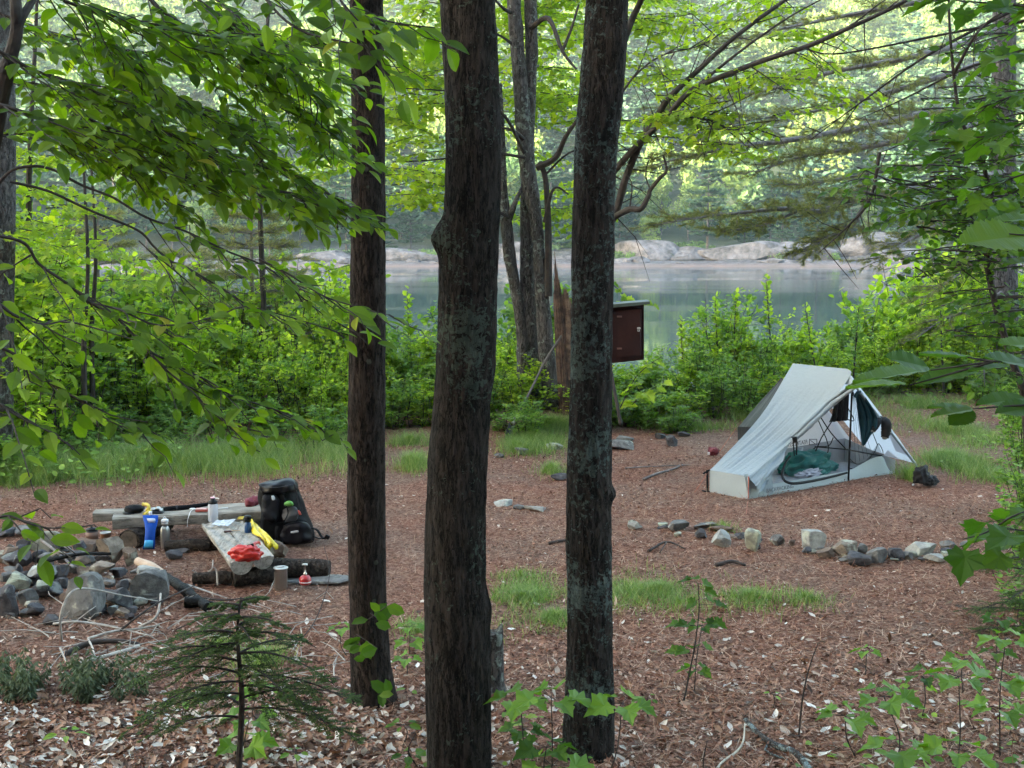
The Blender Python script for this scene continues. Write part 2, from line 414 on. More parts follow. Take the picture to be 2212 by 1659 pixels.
# --- far shore: pale lichened granite below, forest soil above
m,n,p=newmat('far_shore_granite'); p.inputs['Roughness'].default_value=.8
v=objvec(n,(1,1,2.5)); a=tex(n,'Noise',.35,6,.6,v); b=tex(n,'Noise',1.6,8,.7,v)
rk=ramp(n,[(.34,(.02,.02,.022)),(.46,(.07,.07,.08)),(.6,(.15,.15,.17)),(.72,(.26,.26,.29))],b.outputs[0])
g_=N(n,'ShaderNodeNewGeometry'); sx=N(n,'ShaderNodeSeparateXYZ'); n.links.new(g_.outputs['Position'],sx.inputs[0])
vor=tex(n,'Voronoi',.45,vec=v); vor.feature='DISTANCE_TO_EDGE'; cr=ramp(n,[(.0,(.25,.2,.2)),(.06,(1,1,1))],vor.outputs['Distance'])
m1=N(n,'ShaderNodeMix'); m1.data_type='RGBA'; m1.blend_type='MULTIPLY'; m1.inputs[0].default_value=.6; n.links.new(rk.outputs[0],m1.inputs[6]); n.links.new(cr.outputs[0],m1.inputs[7])
st=N(n,'ShaderNodeMapRange'); st.inputs[1].default_value=LAKE+.05; st.inputs[2].default_value=LAKE+.5; n.links.new(sx.outputs[2],st.inputs[0])
m2=N(n,'ShaderNodeMix'); m2.data_type='RGBA'; n.links.new(st.outputs[0],m2.inputs[0]); m2.inputs[6].default_value=(.17,.12,.11,1); n.links.new(m1.outputs[2],m2.inputs[7])
ht=N(n,'ShaderNodeMapRange'); ht.inputs[1].default_value=.2; ht.inputs[2].default_value=2.2; n.links.new(sx.outputs[2],ht.inputs[0])
ds=N(n,'ShaderNodeMath',operation='ADD'); n.links.new(ht.outputs[0],ds.inputs[0]); 
dd=N(n,'ShaderNodeMath',operation='MULTIPLY_ADD'); dd.inputs[1].default_value=1.6; dd.inputs[2].default_value=-.8; n.links.new(a.outputs[0],dd.inputs[0]); n.links.new(dd.outputs[0],ds.inputs[1]); ds.use_clamp=True
m3=N(n,'ShaderNodeMix'); m3.data_type='RGBA'; n.links.new(ds.outputs[0],m3.inputs[0]); n.links.new(m2.outputs[2],m3.inputs[6]); m3.inputs[7].default_value=(.022,.04,.016,1)
n.links.new(m3.outputs[2],p.inputs['Base Color']); bump(n,p,b.outputs[0],.4,.8)
terrain('far_hillside',np.linspace(-300,300,480),np.concatenate([np.linspace(150,190,110),np.linspace(190.5,470,70)]),m)
# --- lake
m,n,p=newmat('lake_water'); p.inputs['Base Color'].default_value=(.04,.075,.08,1); p.inputs['Roughness'].default_value=.03
p.inputs['IOR'].default_value=1.33; p.inputs['Specular IOR Level'].default_value=.5
v=objvec(n,(.6,1.6,1)); a=tex(n,'Noise',2.2,3,.5,v); b=tex(n,'Noise',.05,2,.5,objvec(n,(.35,1.6,1)))
rp=ramp(n,[(.5,(.15,.15,.15)),(.56,(1,1,1))],b.outputs[0])
mm=N(n,'ShaderNodeMath',operation='MULTIPLY'); n.links.new(a.outputs[0],mm.inputs[0]); n.links.new(rp.outputs[0],mm.inputs[1])
bump(n,p,mm.outputs[0],.03,.35)
MBk=MB(); MBk.add([(-260,17.5,LAKE),(260,17.5,LAKE),(260,195,LAKE),(-260,195,LAKE)],[(0,1,2,3)]); lk=MBk.build('lake',m); lk['kind']='structure'

# ================================================================== FAR SHORE FOREST
ML_pine=leafmat('pine_foliage',[(0,(.05,.115,.065)),(.5,(.075,.155,.08)),(1,(.11,.20,.095))],.2,(1.2,1.2,.8),.6)
ML_far=leafmat('broadleaf_foliage',[(0,(.11,.19,.06)),(.5,(.15,.24,.07)),(1,(.21,.29,.08))],.35,(1.3,1.3,.6),.6)
MW_grey=plain('grey_bark',(.13,.12,.12),.9,0,(.05,.045,.045),3,.01)
def conifer_mb(h,rb,seed,nl=15,layers=14,dens=1.0,base=.22,leaf=.5,droop=-.05):
    """white-pine like: whorls of level boughs carrying flat plates of foliage"""
    rr=np.random.default_rng(seed); f=MB(); t=MB()
    t.add(*tube([(0,0,-.5),(rr.normal()*.1,rr.normal()*.1,h*.5),(rr.normal()*.15,0,h)],[h*.014,h*.009,h*.002],6))
    pos=[];d=[];nm=[];scl=[]
    for k in range(layers):
        z=h*(base+(1-base)*(k+rr.uniform(-.3,.3))/layers); fr=(z/h-base)/(1-base)
        R0=rb*(1-fr)**.75*(.55+.45*min(1,fr*4+.3))
        for q in range(rr.integers(4,7)):
            if rr.random()<.18: continue
            a=rr.uniform(0,6.28); L=R0*rr.uniform(.55,1.1); dz=droop*L+rr.uniform(-.05,.12)*L
            e=np.array([math.cos(a)*L,math.sin(a)*L,z+dz+.12*L]); s=np.array([0,0,z])
            t.add(*tube([s,(s+e)/2+(0,0,-.05*L),e],[.03*h*.08+.01,.015,.008],4,cap=False))
            nn=int(nl*dens*L/rb*1.6)+3
            u=rr.uniform(.3,1.05,nn); wv=rr.normal(0,.20,nn)*L*(.4+.8*u)
            px=s+(e-s)*u[:,None]+np.stack([-math.sin(a)*wv,math.cos(a)*wv,rr.normal(0,.06,nn)*L*.6+.08],-1)
            pos.append(px); dd=np.stack([np.cos(a+rr.normal(0,.6,nn)),np.sin(a+rr.normal(0,.6,nn)),rr.uniform(-.1,.45,nn)],-1); d.append(dd)
            nn2=np.tile([0,0,1.],(nn,1))+rr.normal(0,.45,(nn,3)); nm.append(nn2); scl.append(leaf*rr.uniform(.6,1.3,nn))
    pos=np.concatenate(pos);d=np.concatenate(d);nm=np.concatenate(nm);scl=np.concatenate(scl)
    TV,TF=T_diamond(); x,y,z_=frames(d,nm); scatter(f,TV,TF,pos-x*(scl*.5)[:,None],x,y,z_,scl)
    return f,t
def broadleaf_mb(h,rc,seed,n=420,leaf=.55,base=.3,lobes=9):
    rr=np.random.default_rng(seed); f=MB(); t=MB()
    t.add(*tube([(0,0,-.5),(rr.normal()*.2,rr.normal()*.2,h*.45),(rr.normal()*.3,rr.normal()*.3,h*.9)],[h*.014,h*.009,h*.002],6))
    pos=[];nm=[]
    for k in range(lobes):
        a=rr.uniform(0,6.28); q=rr.uniform(.1,.75)*rc; zc=h*rr.uniform(base+.12,.86); q*=1.15-abs(zc/h-.6)
        c=np.array([math.cos(a)*q,math.sin(a)*q,zc]); r0=rc*rr.uniform(.35,.6)
        t.add(*tube([(0,0,h*.4*rr.uniform(.6,1)),c],[h*.006,.02],4,cap=False))
        m_=n//lobes; v=rr.normal(size=(m_,3)); v/=np.linalg.norm(v,axis=1)[:,None]; rad=r0*rr.uniform(.55,1.05,m_)
        pos.append(c+v*rad[:,None]*[1,1,.7]); nm.append(v+[0,0,.5]+rr.normal(0,.5,(m_,3)))
    pos=np.concatenate(pos); nm=np.concatenate(nm); d=rr.normal(size=pos.shape); scl=leaf*rr.uniform(.6,1.3,len(pos))
    TV,TF=T_diamond(); x,y,z_=frames(d,nm); scatter(f,TV,TF,pos-x*(scl*.5)[:,None],x,y,z_,scl)
    return f,t
# individual trees one can tell apart along the far shore
protoP=[];rrf=np.random.default_rng(11)
def treething(name,ft,matf,matt,loc,rz,s,label,cat,group=None,leafname='crown'):
    o=thing(name,(0,0,0),label,cat,group)
    ft[1].build('trunk',matt,o); ft[0].build(leafname,matf,o)
    o.location=loc; o.rotation_euler=(0,0,rz); o.scale=(s,)*3
    return o
protos=[]
for k in range(4): protos.append(('pine_tree',conifer_mb(13,3.9,200+k,46,17,1.2,.25 if k<2 else .06,.6),ML_pine))
for k in range(2): protos.append(('leafy_tree',broadleaf_mb(10,3.2,300+k,1500,.45,.12),ML_far))
built={}
spots=[]
for i in range(54):
    y=rrf.uniform(174,198); x=(i-27+rrf.uniform(-.45,.45))*3.2*(y/170)
    spots.append((x,y))
sides=['far left','left of centre','right of centre','far right']
for i,(x,y) in enumerate(spots):
    k=int(rrf.choice([0,1,2,3,0,1,4,5])); nm,ft,mt=protos[k]; z=float(H(x,y))-.2; s=rrf.uniform(.65,1.25)
    zx=1106+x/y*2600
    lab=('bare-trunked pine' if k<2 else 'pine green to the ground' if k<4 else 'rounded leafy tree')+' on the far shore '+zone(zx)
    g=('bare-trunked pines' if k<2 else 'bushy pines' if k<4 else 'leafy trees')+' of the far shore '+zone(zx)
    if k not in built: built[k]=treething(nm,ft,mt,MW_grey,(x,y,z),rrf.uniform(0,6),s,lab,'tree',g)
    else: dup(built[k],(x,y,z),rrf.uniform(0,6),s,lab,g)
# the forest further up: one mass
small=[conifer_mb(14,4.2,400+k,34,13,.9,.05,.85) for k in range(3)]+[broadleaf_mb(12,4.8,410+k,900,.8,.05) for k in range(3)]
MLF=[ML_pine,leafmat('blue_green_conifer',[(0,(.035,.09,.06)),(1,(.075,.15,.09))],.2,(1.2,1.2,.9),.6),ML_far,leafmat('yellow_green_crowns',[(0,(.13,.20,.05)),(1,(.20,.27,.07))],.35,(1.3,1.3,.6),.6),leafmat('dark_green_crowns',[(0,(.06,.13,.05)),(1,(.10,.19,.065))],.3,(1.2,1.3,.6),.6)]
FM=[MB() for _ in MLF]
for gy in np.arange(196,345,7.6):
    for gx in np.arange(-gy*.5,gy*.5,7.6):
        x=gx+rrf.uniform(-3.6,3.6); y=gy+rrf.uniform(-3.6,3.6)
        con=vnoise(x,y,30,77)<.6; k=rrf.integers(0,3)+(0 if con and rrf.random()<.8 else 3)
        s=rrf.uniform(.65,1.45)*(1.12 if k<3 else .95); M_=Matrix.Translation((x,y,float(H(x,y))-.5))@Matrix.Rotation(rrf.uniform(0,6.28),4,'Z')@Matrix.Diagonal((s,s,s*rrf.uniform(.9,1.25),1))
        mi=(int(rrf.random()<.5)) if k<3 else int(rrf.choice([2,2,3,4])); FM[mi].mb(small[k][0],M_)
for q,(nm,lb) in enumerate([('conifer_forest','green conifers massed on the hillside across the lake'),('conifer_forest','blue-green darker conifers massed on the hillside across the lake'),('leafy_forest','mid green leafy treetops on the sunlit hillside across the lake'),('leafy_forest','palest yellow-green treetops on the hillside across the lake'),('leafy_forest','darkest leafy treetops on the hillside across the lake')]):
    tag(FM[q].build(nm,MLF[q]),kind='stuff',label=lb,cat='forest')
# low bushes along the far rocks
pb=broadleaf_mb(2.2,1.7,500,420,.30,.0,7); ML_sh=leafmat('shore_bush_foliage',[(0,(.10,.20,.06)),(1,(.18,.30,.10))],.35,(1.3,1.3,.7),.6)
fb0=None
for i in range(130):
    x=rrf.uniform(-80,80); y=168+rrf.uniform(3.5,14); z=float(H(x,y))
    if z<-.6: continue
    s=rrf.uniform(.5,1.3); zx=1106+x/y*2600; lab='low bush on the far rocks '+zone(zx); gg='bushes on the far rocks '+zone(zx)
    if fb0 is None: fb0=treething('shore_bush',pb,ML_sh,MW_grey,(x,y,z-.2),0,s,lab,'bush',gg,'foliage'); 
    else: dup(fb0,(x,y,z-.2),rrf.uniform(0,6),s,lab,gg)
# boulders of the far waterline
MRf=plain('pale_granite',(.19,.19,.215),.85,0,(.05,.05,.055),.8,.5,2)
def farrock(px,py,D,sx,sy,sz,seed,lab):
    p0=P(px,py,D); p0.z=max(float(H(p0.x,p0.y)),LAKE)+sz*.15
    mb=MB(); mb.add(*blob(p0,(sx,sy,sz),seed,4,.22,1.1,facet=5)); tag(mb.build('boulder',MRf,smooth=False),lab,'boulder','boulders on the far shore')
farrock(1392,545,176,6.5,5,2.6,61,'largest humped pale granite dome on the far shore, beside the lichened trunk')
farrock(1475,560,174,5,3,1.6,62,'low pale granite slab just left of the shore bushes')
farrock(1600,560,173,7,3,1.7,63,'long dark-banded granite ledge at the water in mid picture right')
farrock(1720,560,173,6,3,2.2,64,'layered pale ledge below the drooping pine bough')
farrock(1880,545,176,5,4,2.6,65,'broken pale ledge under the right hand pine boughs')
farrock(1940,560,172,5,3,1.5,66,'flat pale ledge farthest to the right on the far shore')
farrock(720,560,172,6,3,1.2,67,'pale ledge seen between the beech leaves and the left trunk')
farrock(880,555,173,7,3,1.3,68,'low grey ledge between the left and the middle trunk')
farrock(1130,548,175,6,3,2.2,69,'pale rounded rock seen between the stems of the clump')
for i in range(40):
    x=rrf.uniform(-72,72); y=168+rrf.uniform(-1.5,2)
    z=max(float(H(x,y)),LAKE); mb=MB(); s=rrf.uniform(.4,1.3); mb.add(*blob((x,y,z),(s*1.5,s,s*.6),i,2,.3,1.5,facet=4))
    tag(mb.build('shore_stone',MRf),'small pale stone at the waterline of the far shore','stone','stones along the far waterline')

# --- the air over the lake
m=bpy.data.materials.new('haze_air'); m.use_nodes=True; n=m.node_tree; n.nodes.remove(n.nodes['Principled BSDF']); pv=N(n,'ShaderNodeVolumePrincipled')
pv.inputs['Color'].default_value=(.80,.92,1,1); pv.inputs['Density'].default_value=HAZE; pv.inputs['Anisotropy'].default_value=.1
n.links.new(pv.outputs[0],n.nodes['Material Output'].inputs['Volume'])
mb=MB(); mb.add(*box((0,90,82),(1000,820,180))); hz=mb.build('haze',m); tag(hz,'pale air thickening over the lake toward the far hillside','haze',kind='stuff')
# ================================================================== NEAR TREES
MB_left=barkmat('bark_brown',(.017,.013,.012),(.072,.054,.046),(.20,.21,.19),.12,20,(8,8,1.8),.02)
MB_mid=barkmat('bark_dark_plated',(.012,.010,.009),(.064,.052,.046),(.075,.095,.082),.50,46,(7,7,1.4),.025,(.075,.095,.075))
MB_lich=barkmat('bark_lichened',(.014,.012,.012),(.070,.058,.052),(.115,.145,.135),.80,46,(7,7,1.4),.022,(.06,.08,.075))
MB_clump=barkmat('bark_grey_mottled',(.075,.066,.062),(.19,.175,.17),(.30,.34,.31),.7,18,(6,6,1.6),.02)
MB_pine=barkmat('bark_pine_grey',(.09,.082,.084),(.25,.23,.235),(.3,.33,.31),.1,14,(5,5,1.1),.04)
M_twig=plain('twig_bark',(.045,.033,.028),.85,0,(.018,.013,.012),20,.003)
M_twigp=plain('pale_limb_bark',(.20,.18,.175),.85,0,(.09,.08,.078),14,.006)
ML_beech=leafmat('beech_leaves',[(0,(.05,.10,.014)),(.3,(.075,.14,.018)),(.6,(.10,.18,.022)),(.9,(.15,.24,.026)),(.99,(.18,.27,.035)),(1,(.30,.28,.04))],.6,(1.5,1.6,.3),.5,.25)
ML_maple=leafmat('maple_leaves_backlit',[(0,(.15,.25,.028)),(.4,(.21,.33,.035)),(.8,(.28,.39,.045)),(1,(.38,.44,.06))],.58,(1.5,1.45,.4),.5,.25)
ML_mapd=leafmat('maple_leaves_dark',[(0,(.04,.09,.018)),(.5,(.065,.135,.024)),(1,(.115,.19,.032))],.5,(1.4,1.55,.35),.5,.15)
ML_need=leafmat('pine_needles_near',[(0,(.10,.13,.04)),(.5,(.17,.20,.06)),(.85,(.27,.28,.09)),(1,(.40,.34,.13))],.35,(1.3,1.2,.5),.5)
ML_heml=leafmat('hemlock_needles',[(0,(.03,.06,.018)),(.6,(.065,.095,.022)),(1,(.09,.14,.04))],.2,(1.2,1.3,.5),.7,.12)
ML_canopy=leafmat('canopy_leaves',[(0,(.05,.11,.025)),(1,(.12,.20,.04))],.4,(1.3,1.4,.4),.5)

class Spray:
    """collects leaves and the twigs that carry them"""
    def __init__(s): s.pos=[];s.d=[];s.n=[];s.s=[];s.t=MB()
    def leaves(s,pos,d,n,sz): s.pos.append(pos);s.d.append(d);s.n.append(n);s.s.append(sz)
    def build(s,T,parent,mat,name='foliage',tmat=None):
        if s.pos:
            m=MB(); pos=np.concatenate(s.pos);d=np.concatenate(s.d);n=np.concatenate(s.n);z=np.concatenate(s.s)
            x,y,zz=frames(d,n); scatter(m,T[0],T[1],pos,x,y,zz,z); m.build(name,mat,parent)
        if s.t.n: s.t.build('twigs',tmat or M_twig,parent)['kind']='stuff'
def spray(S,path,rr,twl=(.15,.35),tstep=.07,lstep=.04,lsize=.07,nrm=(0,-.3,1),jit=.35,start=.15,droop=.15,twr=.0022,spread=.9,ysq=1.0):
    """twigs left and right of a branch, in a nearly level plane, with alternate leaves"""
    path=np.asarray(path); seg=np.linalg.norm(np.diff(path,axis=0),axis=1); L=seg.sum(); cum=np.concatenate([[0],np.cumsum(seg)])
    side=1; q=start*L
    while q<L:
        i=min(len(seg)-1,np.searchsorted(cum,q)-1); i=max(i,0); f=(q-cum[i])/(seg[i]+1e-9); p=path[i]+(path[i+1]-path[i])*f; T=unit(path[i+1]-path[i])
        S0=unit(np.cross(T,[0,0,1.])); side=-side
        tl=rr.uniform(*twl)*(1.05-.55*q/L); dirn=unit(T*rr.uniform(.6,1.0)+S0*side*rr.uniform(.5,1.1)*spread+np.array([0,0,rr.uniform(-.25,.12)-droop*.5]))
        k=5; uu=np.linspace(0,1,k)[:,None]; tw=p+dirn*tl*uu+np.array([0,0,-droop*tl])*uu**2+rr.normal(0,.012,(k,3))*uu
        S.t.add(*tube(tw,[twr*1.2,twr*.5],4,cap=False))
        nl=max(2,int(tl/lstep)); a=np.linspace(.12,1,nl); lp=p+dirn*tl*a[:,None]+np.array([0,0,-droop*tl])*a[:,None]**2
        sd=np.where(np.arange(nl)%2==0,1,-1)*1.0; sd[-1]=0
        Sx=unit(np.cross(dirn,[0,0,1.])); ld=dirn*.75+Sx*sd[:,None]*.95+rr.normal(0,.22,(nl,3)); ld[:,1]*=ysq; ld[:,2]-=.16
        nn=np.array(nrm)+rr.normal(0,jit,(nl,3))
        S.leaves(lp,ld,nn,lsize*rr.uniform(.62,1.18,nl)*(1 if nl<2 else .85+.3*np.sin(a*2.5)))
        q+=tstep*rr.uniform(.6,1.4)
def VP(pts):
    return np.array([list(P(*q)) for q in pts])

# --- trunks ---------------------------------------------------------
def bigtrunk(name,rows,D,mat,seed,label,top=8.5,burls=(),base=None,ndep=.05,n=72,flare=.0,lean=0):
    """rows: (left edge, right edge, y) down the photo; the lowest row may lie under the frame"""
    zs=[];xs=[];rs=[]
    for (l,r,y) in rows:
        p=P((l+r)/2,y,D); zs.append(p.z); xs.append(p.x); rs.append((P(r,y,D)-P(l,y,D)).length/2)
    zs=np.array(zs)[::-1];xs=np.array(xs)[::-1];rs=np.array(rs)[::-1]
    zg=float(H(xs[0],D)); zz=np.arange(zg-.15,top,.022)
    sl=(xs[-1]-xs[-3])/(zs[-1]-zs[-3]+1e-6)
    cx=np.interp(zz,zs,xs)+np.where(zz>zs[-1],(zz-zs[-1])*sl*.4,0)
    rad=np.interp(zz,zs,rs)*np.where(zz>zs[-1],1-.055*(zz-zs[-1]),1)
    rad=rad*(1+flare*np.exp(-(zz-zg)/.10))
    th=np.linspace(0,2*np.pi,n,endpoint=False); ZZ,TH=np.meshgrid(zz,th,indexing='ij')
    Rr=np.repeat(rad[:,None],n,1)
    a=np.cos(TH)*1.3;b=np.sin(TH)*1.3
    Rr=Rr*(1+.05*(fbm(a+3*seed,b+ZZ*.8,1.0,seed)-.47)*2)
    fis=np.abs(fbm(TH*2.2+.35*np.sin(ZZ*9+seed)+seed,ZZ*1.3,.35,seed+5,3)-.45)      # plates and fissures
    Rr=Rr-.030*rad[:,None]*4*np.maximum(0,.09-fis)*4*ndep/.05
    Rr=Rr+.010*(fbm(TH*9,ZZ*14,1.0,seed+9,3)-.45)
    for (bx,by,bs,bw) in burls:
        p=P(bx,by,D); ang=0 if bs>0 else np.pi
        dth=np.angle(np.exp(1j*(TH-ang))); Rr=Rr+abs(bs)*np.exp(-((ZZ-p.z)/bw)**2-(dth/.75)**2)*(1+.9*(fbm(TH*6,ZZ*22,1,seed+3)-.4))
    fl=1+flare*1.3*np.exp(-(ZZ-zg)/.10)*np.maximum(0,np.cos(TH*5+seed))
    Rr=Rr*fl
    X=cx[:,None]+Rr*np.cos(TH); Y=D+Rr*np.sin(TH)*.96
    V=np.stack([X,Y,ZZ],-1).reshape(-1,3); k=len(zz)
    i=np.arange(k-1)[:,None]*n; j=np.arange(n)[None,:]; j2=(j+1)%n
    m=MB(); m.add(V,[np.stack([i+j,i+j2,i+n+j2,i+n+j],-1).reshape(-1,4)])
    o=thing(name,(float(xs[0]),D,zg),label,'tree'); m.build('trunk',mat,o,smooth=True)
    return o,np.array([cx[-1],D,top])
def canopy(o,c,seed,rx=3.0,rz=1.8,n=5200,leaf=.12,limbs=9,trunk_r=.1):
    """the crown overhead, above the picture: limbs and leaves that shade the camp"""
    rr=np.random.default_rng(seed); f=MB();t=MB(); c=np.array(c)
    t.add(*tube([c-(0,0,1.2),c+(.1,0,1),c+(0,.1,3)],[trunk_r,.05,.02],10))
    pos=[]
    for k in range(limbs):
        a=k*2.4+rr.uniform(-.3,.3); e=c+np.array([math.cos(a)*rx*rr.uniform(.6,1),math.sin(a)*rx*rr.uniform(.6,1),rr.uniform(-.3,1.0)*rz])
        s=c+np.array([0,0,rr.uniform(-1.0,1.6)]); t.add(*tube([s,(s+e)/2+(0,0,.3),e],[.05,.03,.008],6,cap=False))
        m_=n//limbs; u=rr.uniform(.25,1.1,m_)[:,None]; pos.append(s+(e-s)*u+rr.normal(0,1,(m_,3))*np.array([.75,.75,.22])*(.5+u))
    pos=np.concatenate(pos); d=rr.normal(size=pos.shape); d[:,2]*=.3; nn=np.array([0,0,1.])+rr.normal(0,.4,pos.shape)
    T=T_oval(); x,y,z=frames(d,nn); scatter(f,T[0],T[1],pos,x,y,z,leaf*rr.uniform(.7,1.3,len(pos)))
    t.build('limbs',M_twig,o); f.build('crown',ML_canopy,o)
tl,ct=bigtrunk('broadleaf_tree',[(755,828,0),(756,830,100),(761,832,300),(757,833,600),(752,832,900),(750,832,1100),(755,835,1300),(758,844,1440),(764,856,1520),(766,868,1565)],5.4,MB_left,3,'slim brown-barked tree trunk with flared root at the left, standing whole to the ground',top=7.5,flare=.10)
canopy(tl,ct,1,2.8,1.5,2600)
tm,cm=bigtrunk('broadleaf_tree',[(949,1069,0),(960,1079,175),(963,1083,315),(959,1080,455),(954,1077,507),(948,1076,580),(945,1072,700),(941,1069,805),(936,1058,875),(925,1053,980),(919,1048,1105),(915,1048,1253),(915,1056,1306),(918,1060,1393),(920,1060,1533),(922,1062,1659),(922,1064,1800)],4.5,MB_mid,4,'thickest dark trunk in the middle, with a knobbly burl high on its left side',top=8,burls=[(940,512,-.035,.055),(1060,1318,.008,.05)])
canopy(tm,cm,2,3.2,1.6,3000)
tr_,cr_=bigtrunk('broadleaf_tree',[(1266,1357,0),(1259,1353,105),(1250,1345,210),(1240,1334,315),(1238,1327,420),(1233,1326,580),(1233,1322,700),(1228,1321,900),(1222,1320,1040),(1222,1320,1105),(1225,1322,1253),(1225,1324,1393),(1219,1327,1533),(1212,1326,1659),(1210,1328,1800)],4.7,MB_lich,5,'dark trunk crusted with pale blue-grey lichen, right of the thickest trunk',top=8,burls=[(1320,1067,.016,.03),(1222,1180,-.006,.05)])
canopy(tr_,cr_,3,3.2,1.6,3000)
te,ce=bigtrunk('broadleaf_tree',[(-34,30,0),(-36,32,300),(-36,30,600),(-34,27,800),(-36,26,960),(-40,28,1010)],11.6,MB_clump,6,'grey mottled trunk at the left edge of the picture behind the beech leaves',top=9)
canopy(te,ce,4,3.2,1.6,2500)
# trees added round the camera, outside the picture, to shade the camp
fo=thing('added_shade_tree',(-7,2,float(H(-7,2))),'broadleaf tree added out of view round the viewpoint to shade the camp','tree','added shade trees around the viewpoint')
m=MB(); m.add(*tube([(-7,2,float(H(-7,2))-.2),(-6.95,2,5),(-7,2,9)],[.16,.13,.08],12)); m.build('trunk',MB_clump,fo); canopy(fo,(-7,2,8.2),9,3.6,2.6,2300,.15)
for (x,y,s_) in [(7.8,2.5,1.0),(9.5,8,1.05),(.5,-4.5,.95),(-4.5,-2.5,1),(4.8,-2,1),(-9,-4,1.1),(9,-4.5,1.1),(0,3.2,1.25),(3.5,6.6,1.15),(-3.6,7.4,1.15)]:
    if abs(x)<4 and y>2: continue
    dup(fo,(x,y,float(H(x,y))-.1),x*1.7,s_,'broadleaf tree added out of view round the viewpoint to shade the camp','added shade trees around the viewpoint')

# --- leafy shoot on the left trunk (small clinging leaves)
S=Spray(); rr=np.random.default_rng(5)
for (a,b,c_,d_) in [(785,1345,835,1310),(770,1370,815,1400),(800,1325,845,1355),(770,1375,790,1420),(820,1490,850,1500)]:
    S.t.add(*tube(VP([(a,b,5.3),(c_,d_,5.18)]),.002,4)); pth=VP([(a,b,5.3),((a+c_)/2,(b+d_)/2,5.24),(c_,d_,5.15)])
    nl=4; u=np.linspace(.2,1,nl)[:,None]; S.leaves(pth[0]*(1-u)+pth[-1]*u,rr.normal(0,1,(nl,3))*[1,.3,.6]+(0,0,.1),np.array([0,-.9,.5])+rr.normal(0,.3,(nl,3)),.075*rr.uniform(.7,1.2,nl))
o=thing('climbing_shoot',P(800,1370,5.3),'small dark green leafy shoot in front of the lower left trunk','seedling'); S.build(T_oval(),o,ML_mapd,'leaves')

# --- stump behind the middle trunk
def stump():
    p=G(1062,1500); p.x=P(1062,1480,5.2).x; zt=P(1062,1362,p.y).z
    pr=[(.075,-.05),(.07,0),(.052,.06),(.050,zt-p.z-.01),(.047,zt-p.z)]
    V,F=lathe(pr,40,(0,0,0)); th=np.arctan2(V[:,1],V[:,0]); V[:,:2]*=(1+.10*(fbm(th*3,V[:,2]*3,1,3)-.4))[:,None]
    top=V[:,2]>zt-p.z-.005; V[top,2]+=.03*np.sin(th[top]*2+1)
    m=MB(); m.add(V+np.array(p),F); o=thing('tree_stump',p,'short grey weathered stump half hidden behind the thickest trunk','stump'); m.build('wood',MB_clump,o,smooth=False)
stump()

# --- clump of three stems on the mound, with bright maple foliage
def stem_pts(rows,D0,D1):
    out=[]; k=len(rows)
    for i,(x,y,h) in enumerate(rows): out.append((*P(x,y,D0+(D1-D0)*i/(k-1)),h*(D0)/FPX))
    return smoothpath(out,5)
def roughtube(pts,seed,n=18,amp=.14):
    V,F=tube(pts[:,:3],pts[:,3],n,rough=0); k=len(pts)
    nn=n3(V,9,seed)+.6*n3(V,30,seed+1); c=np.repeat(pts[:,:3],n,0); m=k*n
    V[:m]=c+(V[:m]-c)*(1+amp*nn[:m])[:,None]; return V,F
cl=thing('maple_clump',G(1165,905),'grey mottled clump of three maple stems on a grassy mound behind the thickest trunk','tree')
rows={'a':[(1154,915,30),(1151,870,25),(1148,800,22),(1143,720,21),(1140,620,17),(1138,540,15),(1138,440,14),(1141,300,13),(1146,200,12),(1148,100,13),(1146,0,13),(1142,-120,12),(1130,-300,9)],
 'b':[(1195,915,24),(1191,850,20),(1181,760,18),(1172,650,15),(1165,560,13),(1158,480,14),(1144,400,17),(1133,300,17),(1126,200,16),(1117,100,15),(1110,0,14),(1106,-120,12),(1110,-300,9)],
 'c':[(1140,880,16),(1133,800,16),(1128,720,13),(1116,640,12),(1102,560,13),(1094,490,13),(1088,420,9),(1085,300,6),(1080,180,4)]}
for k,r_ in rows.items():
    m=MB(); m.add(*roughtube(stem_pts(r_,14.6+(.15 if k=='a' else -.1 if k=='b' else .05),14.4),ord(k)));
    if k=='c': m.add(*tube(VP([(1098,475,14.5),(1108,450,14.4),(1118,425,14.4),(1128,405,14.5)]),[.045,.03,.02],8))
    m.build('trunk',MB_clump,cl,smooth=True)
m=MB()
for pts,r_ in [([(1185,640,14.4),(1184,470,14.4),(1178,385,14.3),(1166,350,14.3)],[.05,.035,.03]),([(1160,362,14.3),(1200,340,14.2),(1222,295,14.1),(1250,255,14)],[.045,.03,.02]),
  ([(1178,480,14.3),(1190,420,14.2),(1205,405,14.2),(1228,420,14.2)],[.03,.015,.01]),([(1130,300,14.3),(1108,282,14.2),(1080,275,14.2)],[.03,.02,.01]),
  ([(1147,60,14.4),(1185,40,14.2),(1215,110,14),(1245,150,13.9)],[.035,.025,.012]),([(1215,110,14),(1235,60,14),(1250,10,14)],[.02,.012]),([(1112,30,14.4),(1090,20,14.3),(1060,-10,14.2)],[.03,.01]),
  ([(1112,100,14.4),(1085,80,14.3),(1040,60,14),(960,40,13.8)],[.02,.012,.006]),([(1133,330,14.3),(1080,240,14),(980,200,13.8),(860,190,13.5)],[.025,.012,.006]),([(1133,340,14.3),(1050,330,14),(940,345,13.7),(850,350,13.5)],[.02,.01,.006]),
  ([(1100,470,14.4),(1000,420,14.1),(930,395,14),(845,400,13.8)],[.02,.01,.006]),([(1175,380,14.3),(1230,330,14.2),(1300,310,14.2)],[.015,.006])]:
    m.add(*tube(smoothpath(VP(pts),5),r_,7))
m.build('limbs',M_twig,cl)
